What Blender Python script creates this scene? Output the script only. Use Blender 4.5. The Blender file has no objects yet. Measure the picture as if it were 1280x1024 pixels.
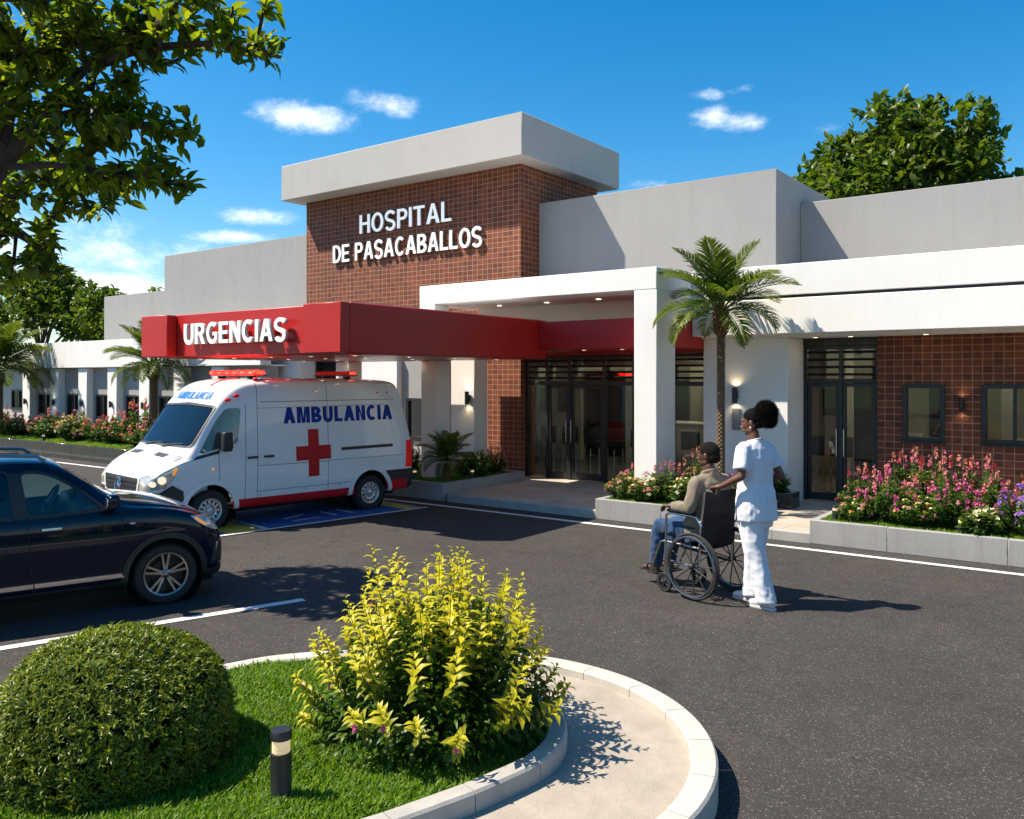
import bpy, bmesh, math, random
import numpy as np
from mathutils import Vector, Matrix, Euler, noise
R_ = math.radians
scene = bpy.context.scene
COL = scene.collection
rng = random.Random(7)
nrng = np.random.default_rng(11)

# ------------------------------------------------------------------ materials
def new_mat(name):
    m = bpy.data.materials.new(name); m.use_nodes = True
    nt = m.node_tree; nt.nodes.clear()
    return m, nt, nt.nodes, nt.links

def out_bsdf(nd, lk, **kw):
    o = nd.new('ShaderNodeOutputMaterial'); b = nd.new('ShaderNodeBsdfPrincipled')
    lk.new(b.outputs[0], o.inputs['Surface'])
    for k, v in kw.items(): b.inputs[k].default_value = v
    return b, o

def rgb(c): return (c[0], c[1], c[2], 1.0)

def noise_node(nd, lk, vec, scale, detail=6, rough=0.6):
    n = nd.new('ShaderNodeTexNoise'); n.inputs['Scale'].default_value = scale
    n.inputs['Detail'].default_value = detail; n.inputs['Roughness'].default_value = rough
    if vec is not None: lk.new(vec, n.inputs['Vector'])
    return n

def ramp(nd, lk, src, stops):
    r = nd.new('ShaderNodeValToRGB')
    el = r.color_ramp.elements
    while len(el) < len(stops): el.new(0.5)
    for e, (p, c) in zip(el, stops): e.position = p; e.color = rgb(c) if len(c) == 3 else c
    lk.new(src, r.inputs['Fac']); return r

def mixc(nd, lk, a, b, fac, mode='MIX'):
    m = nd.new('ShaderNodeMix'); m.data_type = 'RGBA'; m.blend_type = mode
    for sock, v in ((m.inputs[6], a), (m.inputs[7], b)):
        if hasattr(v, 'is_output'): lk.new(v, sock)
        else: sock.default_value = rgb(v)
    if hasattr(fac, 'is_output'): lk.new(fac, m.inputs[0])
    else: m.inputs[0].default_value = fac
    return m.outputs[2]

def bump(nd, lk, src, strength, dist, b):
    u = nd.new('ShaderNodeBump'); u.inputs['Strength'].default_value = strength; u.inputs['Distance'].default_value = dist
    lk.new(src, u.inputs['Height']); lk.new(u.outputs[0], b.inputs['Normal']); return u

def math_n(nd, lk, op, a, b=None, c=None):
    m = nd.new('ShaderNodeMath'); m.operation = op
    for i, v in enumerate((a, b, c)):
        if v is None: continue
        if hasattr(v, 'is_output'): lk.new(v, m.inputs[i])
        else: m.inputs[i].default_value = v
    return m.outputs[0]

def plain(name, c, rough=0.5, metal=0.0, var=0.12, vscale=3.0, bmp=0.0, bscale=80.0, spec=0.5, coat=0.0):
    """paint / plastic / metal with slight mottling and optional fine bump"""
    m, nt, nd, lk = new_mat(name)
    b, o = out_bsdf(nd, lk, Roughness=rough, Metallic=metal)
    b.inputs['Specular IOR Level'].default_value = spec
    if coat: b.inputs['Coat Weight'].default_value = coat; b.inputs['Coat Roughness'].default_value = 0.03
    tc = nd.new('ShaderNodeTexCoord')
    n = noise_node(nd, lk, tc.outputs['Object'], vscale, 5, 0.6)
    d = tuple(x*(1-var) for x in c); l = tuple(min(1, x*(1+var)) for x in c)
    r = ramp(nd, lk, n.outputs[0], [(0.3, d), (0.7, l)])
    lk.new(r.outputs[0], b.inputs['Base Color'])
    if bmp:
        n2 = noise_node(nd, lk, tc.outputs['Object'], bscale, 4, 0.6)
        bump(nd, lk, n2.outputs[0], bmp, 0.01, b)
    return m

def stucco(name, c, var=0.06, grain=0.35, stain=0.12):
    m, nt, nd, lk = new_mat(name)
    b, o = out_bsdf(nd, lk, Roughness=0.85)
    g = nd.new('ShaderNodeNewGeometry')
    n1 = noise_node(nd, lk, g.outputs['Position'], 0.7, 6, 0.65)
    n2 = noise_node(nd, lk, g.outputs['Position'], 55, 3, 0.7)
    mp = nd.new('ShaderNodeMapping'); mp.inputs['Scale'].default_value = (3.0, 3.0, 0.25)
    lk.new(g.outputs['Position'], mp.inputs['Vector'])
    n3 = noise_node(nd, lk, mp.outputs[0], 1.6, 6, 0.7)
    base = ramp(nd, lk, n1.outputs[0], [(0.3, tuple(x*(1-var) for x in c)), (0.7, tuple(min(1, x*(1+var)) for x in c))])
    st = ramp(nd, lk, n3.outputs[0], [(0.5, (1, 1, 1)), (0.8, (1-stain, 1-stain*1.05, 1-stain*1.15))])
    c1 = mixc(nd, lk, base.outputs[0], st.outputs[0], 1.0, 'MULTIPLY')
    sp = ramp(nd, lk, n2.outputs[0], [(0.3, (1-grain*0.5,)*3), (0.7, (1.0, 1.0, 1.0))])
    c2 = mixc(nd, lk, c1, sp.outputs[0], 1.0, 'MULTIPLY')
    lk.new(c2, b.inputs['Base Color'])
    bump(nd, lk, n2.outputs[0], 0.35*grain, 0.02, b)
    return m

def brick_mat(name):
    m, nt, nd, lk = new_mat(name)
    b, o = out_bsdf(nd, lk, Roughness=0.75)
    g = nd.new('ShaderNodeNewGeometry')
    sp = nd.new('ShaderNodeSeparateXYZ'); lk.new(g.outputs['Position'], sp.inputs[0])
    sn = nd.new('ShaderNodeSeparateXYZ'); lk.new(g.outputs['True Normal'], sn.inputs[0])
    isx = math_n(nd, lk, 'GREATER_THAN', math_n(nd, lk, 'ABSOLUTE', sn.outputs[0]), 0.6)
    mx = nd.new('ShaderNodeMix'); mx.data_type = 'FLOAT'
    lk.new(isx, mx.inputs[0]); lk.new(sp.outputs[0], mx.inputs[2]); lk.new(sp.outputs[1], mx.inputs[3])
    cb = nd.new('ShaderNodeCombineXYZ'); lk.new(mx.outputs[0], cb.inputs[0]); lk.new(sp.outputs[2], cb.inputs[1])
    t = nd.new('ShaderNodeTexBrick'); t.offset = 0.0; t.squash = 1.0
    lk.new(cb.outputs[0], t.inputs['Vector'])
    t.inputs['Scale'].default_value = 1.0; t.inputs['Brick Width'].default_value = 0.125; t.inputs['Row Height'].default_value = 0.098
    t.inputs['Mortar Size'].default_value = 0.0055; t.inputs['Mortar Smooth'].default_value = 0.15; t.inputs['Bias'].default_value = -0.1
    t.inputs['Color1'].default_value = (0.215, 0.052, 0.017, 1); t.inputs['Color2'].default_value = (0.11, 0.025, 0.009, 1)
    t.inputs['Mortar'].default_value = (0.38, 0.235, 0.155, 1)
    n = noise_node(nd, lk, g.outputs['Position'], 9, 6, 0.65)
    r = ramp(nd, lk, n.outputs[0], [(0.3, (0.72, 0.70, 0.70)), (0.72, (1.18, 1.14, 1.1))])
    c = mixc(nd, lk, t.outputs['Color'], r.outputs[0], 1.0, 'MULTIPLY')
    n4 = noise_node(nd, lk, g.outputs['Position'], 0.55, 4, 0.6)
    r4 = ramp(nd, lk, n4.outputs[0], [(0.3, (0.85, 0.85, 0.86)), (0.7, (1.1, 1.08, 1.05))])
    c = mixc(nd, lk, c, r4.outputs[0], 1.0, 'MULTIPLY')
    lk.new(c, b.inputs['Base Color'])
    hgt = math_n(nd, lk, 'SUBTRACT', 1.0, t.outputs['Fac'])
    hgt = math_n(nd, lk, 'ADD', hgt, math_n(nd, lk, 'MULTIPLY', n.outputs[0], 0.35))
    bump(nd, lk, hgt, 0.6, 0.008, b)
    return m

def asphalt_mat(name):
    m, nt, nd, lk = new_mat(name)
    b, o = out_bsdf(nd, lk, Roughness=0.88)
    b.inputs['Specular IOR Level'].default_value = 0.3
    g = nd.new('ShaderNodeNewGeometry'); P = g.outputs['Position']
    v = nd.new('ShaderNodeTexVoronoi'); v.inputs['Scale'].default_value = 115; lk.new(P, v.inputs['Vector'])
    n1 = noise_node(nd, lk, P, 0.55, 7, 0.65); n2 = noise_node(nd, lk, P, 140, 3, 0.7)
    n3 = noise_node(nd, lk, P, 5.0, 5, 0.6)
    sepc = nd.new('ShaderNodeSeparateColor'); lk.new(v.outputs['Color'], sepc.inputs[0])
    st = ramp(nd, lk, sepc.outputs[0], [(0.0, (0.020, 0.019, 0.020)), (0.55, (0.045, 0.042, 0.042)), (0.90, (0.080, 0.074, 0.070)), (0.96, (0.17, 0.155, 0.145)), (1.0, (0.30, 0.275, 0.25))])
    dd = ramp(nd, lk, v.outputs['Distance'], [(0.25, (1, 1, 1)), (0.75, (0.35, 0.35, 0.35))])
    c = mixc(nd, lk, st.outputs[0], dd.outputs[0], 1.0, 'MULTIPLY')
    base = ramp(nd, lk, n2.outputs[0], [(0.3, (0.028, 0.027, 0.0262)), (0.7, (0.082, 0.077, 0.073))])
    c = mixc(nd, lk, base.outputs[0], c, 0.55)
    lg = ramp(nd, lk, n1.outputs[0], [(0.3, (0.82, 0.80, 0.80)), (0.7, (1.22, 1.17, 1.12))])
    c = mixc(nd, lk, c, lg.outputs[0], 1.0, 'MULTIPLY')
    md = ramp(nd, lk, n3.outputs[0], [(0.3, (0.88, 0.88, 0.88)), (0.7, (1.1, 1.09, 1.08))])
    c = mixc(nd, lk, c, md.outputs[0], 1.0, 'MULTIPLY')
    n5 = noise_node(nd, lk, P, 1.7, 4, 0.55)
    oil = ramp(nd, lk, n5.outputs[0], [(0.62, (1, 1, 1)), (0.74, (0.72, 0.72, 0.72))])
    c = mixc(nd, lk, c, oil.outputs[0], 1.0, 'MULTIPLY')
    # worn oil drips and a few hairline cracks
    cr = nd.new('ShaderNodeTexVoronoi'); cr.feature = 'DISTANCE_TO_EDGE'; cr.inputs['Scale'].default_value = 0.33
    wv = nd.new('ShaderNodeVectorMath'); wv.operation = 'ADD'
    sc = nd.new('ShaderNodeVectorMath'); sc.operation = 'SCALE'; sc.inputs['Scale'].default_value = 0.5
    lk.new(n3.outputs['Color'], sc.inputs[0]); lk.new(P, wv.inputs[0]); lk.new(sc.outputs[0], wv.inputs[1]); lk.new(wv.outputs[0], cr.inputs['Vector'])
    ck = ramp(nd, lk, cr.outputs['Distance'], [(0.0, (0.62, 0.62, 0.62)), (0.0035, (1, 1, 1))])
    c = mixc(nd, lk, c, ck.outputs[0], 1.0, 'MULTIPLY')
    lk.new(c, b.inputs['Base Color'])
    h = math_n(nd, lk, 'ADD', v.outputs['Distance'], n2.outputs[0])
    bump(nd, lk, h, 0.55, 0.006, b)
    return m

def paint_mat(name, c):
    """worn road paint: chips show the asphalt below"""
    m, nt, nd, lk = new_mat(name)
    b, o = out_bsdf(nd, lk, Roughness=0.7)
    g = nd.new('ShaderNodeNewGeometry'); P = g.outputs['Position']
    n1 = noise_node(nd, lk, P, 45, 5, 0.75); n2 = noise_node(nd, lk, P, 1.3, 5, 0.6)
    s = math_n(nd, lk, 'ADD', math_n(nd, lk, 'MULTIPLY', n1.outputs[0], 0.6), math_n(nd, lk, 'MULTIPLY', n2.outputs[0], 0.4))
    r = ramp(nd, lk, s, [(0.36, (0.05, 0.048, 0.048)), (0.45, tuple(x*0.85 for x in c)), (0.6, c)])
    lk.new(r.outputs[0], b.inputs['Base Color'])
    bump(nd, lk, n1.outputs[0], 0.3, 0.004, b)
    return m

def slab_mat(name, c, sx, sy, rot=0.0, joint=0.006, var=0.14, speck=0.25, jc=0.45):
    m, nt, nd, lk = new_mat(name)
    b, o = out_bsdf(nd, lk, Roughness=0.75)
    g = nd.new('ShaderNodeNewGeometry')
    mp = nd.new('ShaderNodeMapping'); mp.inputs['Rotation'].default_value = (0, 0, rot); lk.new(g.outputs['Position'], mp.inputs['Vector'])
    t = nd.new('ShaderNodeTexBrick'); t.offset = 0.5; lk.new(mp.outputs[0], t.inputs['Vector'])
    t.inputs['Scale'].default_value = 1.0; t.inputs['Brick Width'].default_value = sx; t.inputs['Row Height'].default_value = sy
    t.inputs['Mortar Size'].default_value = joint; t.inputs['Mortar Smooth'].default_value = 0.2
    t.inputs['Color1'].default_value = rgb(tuple(x*(1+var) for x in c)); t.inputs['Color2'].default_value = rgb(tuple(x*(1-var) for x in c))
    t.inputs['Mortar'].default_value = rgb(tuple(x*jc for x in c))
    n = noise_node(nd, lk, g.outputs['Position'], 2.4, 7, 0.7); n2 = noise_node(nd, lk, g.outputs['Position'], 120, 3, 0.7)
    r = ramp(nd, lk, n.outputs[0], [(0.3, (0.82, 0.80, 0.78)), (0.7, (1.1, 1.1, 1.1))])
    r2 = ramp(nd, lk, n2.outputs[0], [(0.35, (1-speck,)*3), (0.65, (1.05, 1.05, 1.05))])
    cc = mixc(nd, lk, t.outputs['Color'], r.outputs[0], 1.0, 'MULTIPLY')
    cc = mixc(nd, lk, cc, r2.outputs[0], 1.0, 'MULTIPLY')
    lk.new(cc, b.inputs['Base Color'])
    h = math_n(nd, lk, 'SUBTRACT', math_n(nd, lk, 'MULTIPLY', n2.outputs[0], 0.25), t.outputs['Fac'])
    bump(nd, lk, h, 0.5, 0.006, b)
    return m

def stamped_mat(name, c):
    """beige concrete stamped with a fine irregular crackle"""
    m, nt, nd, lk = new_mat(name); b, o = out_bsdf(nd, lk, Roughness=0.8)
    g = nd.new('ShaderNodeNewGeometry'); P = g.outputs['Position']
    n1 = noise_node(nd, lk, P, 1.6, 7, 0.65); n2 = noise_node(nd, lk, P, 130, 3, 0.7); n3 = noise_node(nd, lk, P, 7, 5, 0.65)
    wv = nd.new('ShaderNodeVectorMath'); wv.operation = 'ADD'; sc = nd.new('ShaderNodeVectorMath'); sc.operation = 'SCALE'; sc.inputs['Scale'].default_value = 0.07
    lk.new(n3.outputs['Color'], sc.inputs[0]); lk.new(P, wv.inputs[0]); lk.new(sc.outputs[0], wv.inputs[1])
    v = nd.new('ShaderNodeTexVoronoi'); v.feature = 'DISTANCE_TO_EDGE'; v.inputs['Scale'].default_value = 9; lk.new(wv.outputs[0], v.inputs['Vector'])
    base = ramp(nd, lk, n1.outputs[0], [(0.3, tuple(x*0.86 for x in c)), (0.7, tuple(x*1.1 for x in c))])
    gr = ramp(nd, lk, n2.outputs[0], [(0.35, (0.80, 0.80, 0.80)), (0.65, (1.06, 1.06, 1.06))]); st = ramp(nd, lk, n3.outputs[0], [(0.3, (0.86, 0.85, 0.84)), (0.65, (1.04, 1.04, 1.04))])
    ck = ramp(nd, lk, v.outputs['Distance'], [(0.0, (0.92, 0.915, 0.91)), (0.03, (1, 1, 1))])
    k = mixc(nd, lk, base.outputs[0], gr.outputs[0], 1.0, 'MULTIPLY'); k = mixc(nd, lk, k, st.outputs[0], 1.0, 'MULTIPLY'); k = mixc(nd, lk, k, ck.outputs[0], 1.0, 'MULTIPLY')
    lk.new(k, b.inputs['Base Color']); h = math_n(nd, lk, 'ADD', math_n(nd, lk, 'MINIMUM', v.outputs['Distance'], 0.03), math_n(nd, lk, 'MULTIPLY', n2.outputs[0], 0.03)); bump(nd, lk, h, 0.5, 0.04, b)
    return m

def leaf_mat(name, c_dark, c_light, c_tip=None, trans=0.3, rough=0.45, rare=None):
    """leaf: hue differs leaf by leaf; the 'tint' attribute (0..1) runs from old leaf to young shoot"""
    m, nt, nd, lk = new_mat(name)
    o = nd.new('ShaderNodeOutputMaterial'); b = nd.new('ShaderNodeBsdfPrincipled')
    b.inputs['Roughness'].default_value = rough; b.inputs['Specular IOR Level'].default_value = 0.35
    tr = nd.new('ShaderNodeBsdfTranslucent'); mx = nd.new('ShaderNodeMixShader'); mx.inputs[0].default_value = trans
    g = nd.new('ShaderNodeNewGeometry')
    rnd = g.outputs['Random Per Island']
    r = ramp(nd, lk, rnd, [(0.0, c_dark), (1.0, c_light)])
    c = r.outputs[0]
    if c_tip is not None:
        a = nd.new('ShaderNodeAttribute'); a.attribute_name = 'tint'
        tip = ramp(nd, lk, rnd, [(0.0, tuple(x*0.75 for x in c_tip)), (1.0, c_tip)])
        c = mixc(nd, lk, c, tip.outputs[0], a.outputs['Fac'])
    if rare is not None:
        rr = ramp(nd, lk, rnd, [(0.0, (1, 1, 1)), (0.025, (1, 1, 1)), (0.03, (0, 0, 0))])
        c = mixc(nd, lk, c, rare, rr.outputs[0])
    lk.new(c, b.inputs['Base Color'])
    tc = mixc(nd, lk, c, (1.5, 1.6, 0.5), 1.0, 'MULTIPLY')
    lk.new(tc, tr.inputs['Color'])
    lk.new(b.outputs[0], mx.inputs[1]); lk.new(tr.outputs[0], mx.inputs[2]); lk.new(mx.outputs[0], o.inputs['Surface'])
    return m

def glass_mat(name, tint=(0.8, 0.85, 0.85), ior=1.5, rough=0.0, dark=0.0):
    m, nt, nd, lk = new_mat(name)
    o = nd.new('ShaderNodeOutputMaterial')
    t = nd.new('ShaderNodeBsdfTransparent'); t.inputs[0].default_value = rgb(tint)
    g = nd.new('ShaderNodeBsdfGlossy'); g.inputs['Roughness'].default_value = rough; g.inputs[0].default_value = (1, 1, 1, 1)
    f = nd.new('ShaderNodeFresnel'); f.inputs['IOR'].default_value = ior
    tc = nd.new('ShaderNodeTexCoord'); n = noise_node(nd, lk, tc.outputs['Object'], 1.1, 2, 0.5)
    u = nd.new('ShaderNodeBump'); u.inputs['Strength'].default_value = 0.02; u.inputs['Distance'].default_value = 0.05
    lk.new(n.outputs[0], u.inputs['Height']); lk.new(u.outputs[0], g.inputs['Normal'])
    f2 = math_n(nd, lk, 'ADD', f.outputs[0], 0.008)
    mx = nd.new('ShaderNodeMixShader'); lk.new(f2, mx.inputs[0]); lk.new(t.outputs[0], mx.inputs[1]); lk.new(g.outputs[0], mx.inputs[2])
    lk.new(mx.outputs[0], o.inputs['Surface'])
    return m

def emit_mat(name, c, strength, base=None):
    m, nt, nd, lk = new_mat(name)
    b, o = out_bsdf(nd, lk, Roughness=0.2)
    tc = nd.new('ShaderNodeTexCoord'); n = noise_node(nd, lk, tc.outputs['Object'], 30, 2, 0.5)
    r = ramp(nd, lk, n.outputs[0], [(0.3, tuple(x*0.85 for x in (base or c))), (0.7, base or c)])
    lk.new(r.outputs[0], b.inputs['Base Color'])
    b.inputs['Emission Color'].default_value = rgb(c); b.inputs['Emission Strength'].default_value = strength
    return m

# ------------------------------------------------------------------ objects
def thing(name, label, cat, loc=(0, 0, 0), rotz=0.0, group=None):
    o = bpy.data.objects.new(name, None); COL.objects.link(o)
    o.location = loc; o.rotation_euler = (0, 0, rotz); o.empty_display_size = 0.2
    o['label'] = label; o['category'] = cat
    if group: o['group'] = group
    return o

def tag(o, label=None, cat=None, group=None, kind=None):
    if label: o['label'] = label
    if cat: o['category'] = cat
    if group: o['group'] = group
    if kind: o['kind'] = kind
    return o

def mw(o):
    M = Matrix.LocRotScale(o.location, o.rotation_euler, o.scale)
    return M if o.parent is None else mw(o.parent) @ M

def link_mesh(name, me, mats=None, parent=None, world=False):
    o = bpy.data.objects.new(name, me); COL.objects.link(o)
    if mats is not None:
        for m in (mats if isinstance(mats, (list, tuple)) else [mats]): me.materials.append(m)
    if parent is not None:
        o.parent = parent
        if world: me.transform(mw(parent).inverted())
    return o

def copy_tree(o, parent=None):
    c = o.copy(); COL.objects.link(c)
    c.parent = parent
    for ch in list(o.children): copy_tree(ch, c)
    return c

class MB:
    """collects faces, then links them as ONE mesh object"""
    def __init__(s): s.v = []; s.f = []; s.m = []; s.mi = 0
    def add(s, vs, fs):
        b = len(s.v); s.v.extend([tuple(p) for p in vs])
        for f in fs: s.f.append([i+b for i in f]); s.m.append(s.mi)
        return s
    def box(s, x0, x1, y0, y1, z0, z1, M=None):
        x0, x1 = min(x0, x1), max(x0, x1); y0, y1 = min(y0, y1), max(y0, y1); z0, z1 = min(z0, z1), max(z0, z1)
        vs = [Vector(p) for p in ((x0, y0, z0), (x1, y0, z0), (x1, y1, z0), (x0, y1, z0), (x0, y0, z1), (x1, y0, z1), (x1, y1, z1), (x0, y1, z1))]
        if M is not None: vs = [M @ p for p in vs]
        return s.add(vs, [(0, 3, 2, 1), (4, 5, 6, 7), (0, 1, 5, 4), (1, 2, 6, 5), (2, 3, 7, 6), (3, 0, 4, 7)])
    def tube(s, pts, r, n=8, caps=True, closed=False):
        pts = [Vector(p) for p in pts]; N = len(pts)
        rs = r if isinstance(r, (list, tuple)) else [r]*N
        vs = []; prev = None
        for i, p in enumerate(pts):
            if closed: t = (pts[(i+1) % N]-pts[i-1])
            elif i == 0: t = pts[1]-p
            elif i == N-1: t = p-pts[i-1]
            else: t = (pts[i+1]-p).normalized()+(p-pts[i-1]).normalized()
            if t.length < 1e-9: t = Vector((0, 0, 1))
            t.normalize()
            if prev is None:
                a = Vector((0, 0, 1)) if abs(t.z) < 0.9 else Vector((1, 0, 0))
                u = t.cross(a).normalized()
            else:
                u = prev-t*prev.dot(t)
                if u.length < 1e-6: u = t.orthogonal()
                u.normalize()
            prev = u; w = t.cross(u)
            for k in range(n):
                a = 2*math.pi*k/n; vs.append(p+(u*math.cos(a)+w*math.sin(a))*rs[i])
        fs = []
        M = N if closed else N-1
        for i in range(M):
            j = (i+1) % N
            for k in range(n):
                l = (k+1) % n; fs.append((i*n+k, i*n+l, j*n+l, j*n+k))
        if caps and not closed:
            fs.append(tuple(range(n-1, -1, -1))); fs.append(tuple((N-1)*n+k for k in range(n)))
        return s.add(vs, fs)
    def lathe(s, prof, n=24, M=None, a0=0.0, a1=2*math.pi):
        """prof: list of (r, z) round local z"""
        full = abs(a1-a0-2*math.pi) < 1e-6; K = n if full else n+1
        vs = []
        for (r, z) in prof:
            for k in range(K):
                a = a0+(a1-a0)*k/n; p = Vector((r*math.cos(a), r*math.sin(a), z)); vs.append(M @ p if M is not None else p)
        fs = []
        for i in range(len(prof)-1):
            for k in range(n):
                l = (k+1) % K if full else k+1
                fs.append((i*K+k, i*K+l, (i+1)*K+l, (i+1)*K+k))
        return s.add(vs, fs)
    def prism(s, poly, h0, h1, M=None):
        """poly 2-D (x, y), extruded along local z"""
        n = len(poly); vs = [Vector((x, y, h0)) for x, y in poly]+[Vector((x, y, h1)) for x, y in poly]
        if M is not None: vs = [M @ p for p in vs]
        fs = [tuple(range(n-1, -1, -1)), tuple(range(n, 2*n))]+[(k, (k+1) % n, n+(k+1) % n, n+k) for k in range(n)]
        return s.add(vs, fs)
    def ball(s, c, rx, ry=None, rz=None, n=12, m=8, M=None):
        ry = rx if ry is None else ry; rz = rx if rz is None else rz
        vs = [Vector((0, 0, -rz))]
        for i in range(1, m):
            t = -math.pi/2+math.pi*i/m
            for k in range(n):
                a = 2*math.pi*k/n; vs.append(Vector((rx*math.cos(t)*math.cos(a), ry*math.cos(t)*math.sin(a), rz*math.sin(t))))
        vs.append(Vector((0, 0, rz))); L = len(vs)-1
        fs = [(0, 1+(k+1) % n, 1+k) for k in range(n)]
        for i in range(m-2):
            for k in range(n):
                l = (k+1) % n; fs.append((1+i*n+k, 1+i*n+l, 1+(i+1)*n+l, 1+(i+1)*n+k))
        b = 1+(m-2)*n
        fs += [(L, b+k, b+(k+1) % n) for k in range(n)]
        c = Vector(c)
        vs = [(M @ p if M is not None else p)+c for p in vs]
        return s.add(vs, fs)
    def mesh(s, name):
        me = bpy.data.meshes.new(name); me.from_pydata(s.v, [], s.f); me.validate(clean_customdata=False)
        return me
    def build(s, name, mats, parent=None, world=False, smooth=False, bevel=0.0, seg=2, angle=40):
        me = s.mesh(name)
        if not isinstance(mats, (list, tuple)): mats = [mats]
        if len(mats) > 1 and len(me.polygons) == len(s.m): me.polygons.foreach_set('material_index', s.m)
        bm = bmesh.new(); bm.from_mesh(me)
        bmesh.ops.recalc_face_normals(bm, faces=bm.faces)
        if bevel > 0:
            es = [e for e in bm.edges if len(e.link_faces) == 2 and e.calc_face_angle(0) > R_(30)]
            bmesh.ops.bevel(bm, geom=es, offset=bevel, segments=seg, profile=0.5, affect='EDGES', clamp_overlap=True)
        bm.to_mesh(me); bm.free()
        if smooth or bevel:
            me.polygons.foreach_set('use_smooth', [True]*len(me.polygons)); me.set_sharp_from_angle(angle=R_(angle))
        return link_mesh(name, me, mats, parent, world)

def axisM(o, z, x=None):
    """matrix whose local z points along z, origin o"""
    z = Vector(z).normalized()
    x = Vector(x) if x is not None else (Vector((0, 0, 1)) if abs(z.z) < 0.95 else Vector((1, 0, 0)))
    x = (x-z*x.dot(z)).normalized(); y = z.cross(x)
    return Matrix(((x.x, y.x, z.x, o[0]), (x.y, y.y, z.y, o[1]), (x.z, y.z, z.z, o[2]), (0, 0, 0, 1)))

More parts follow.
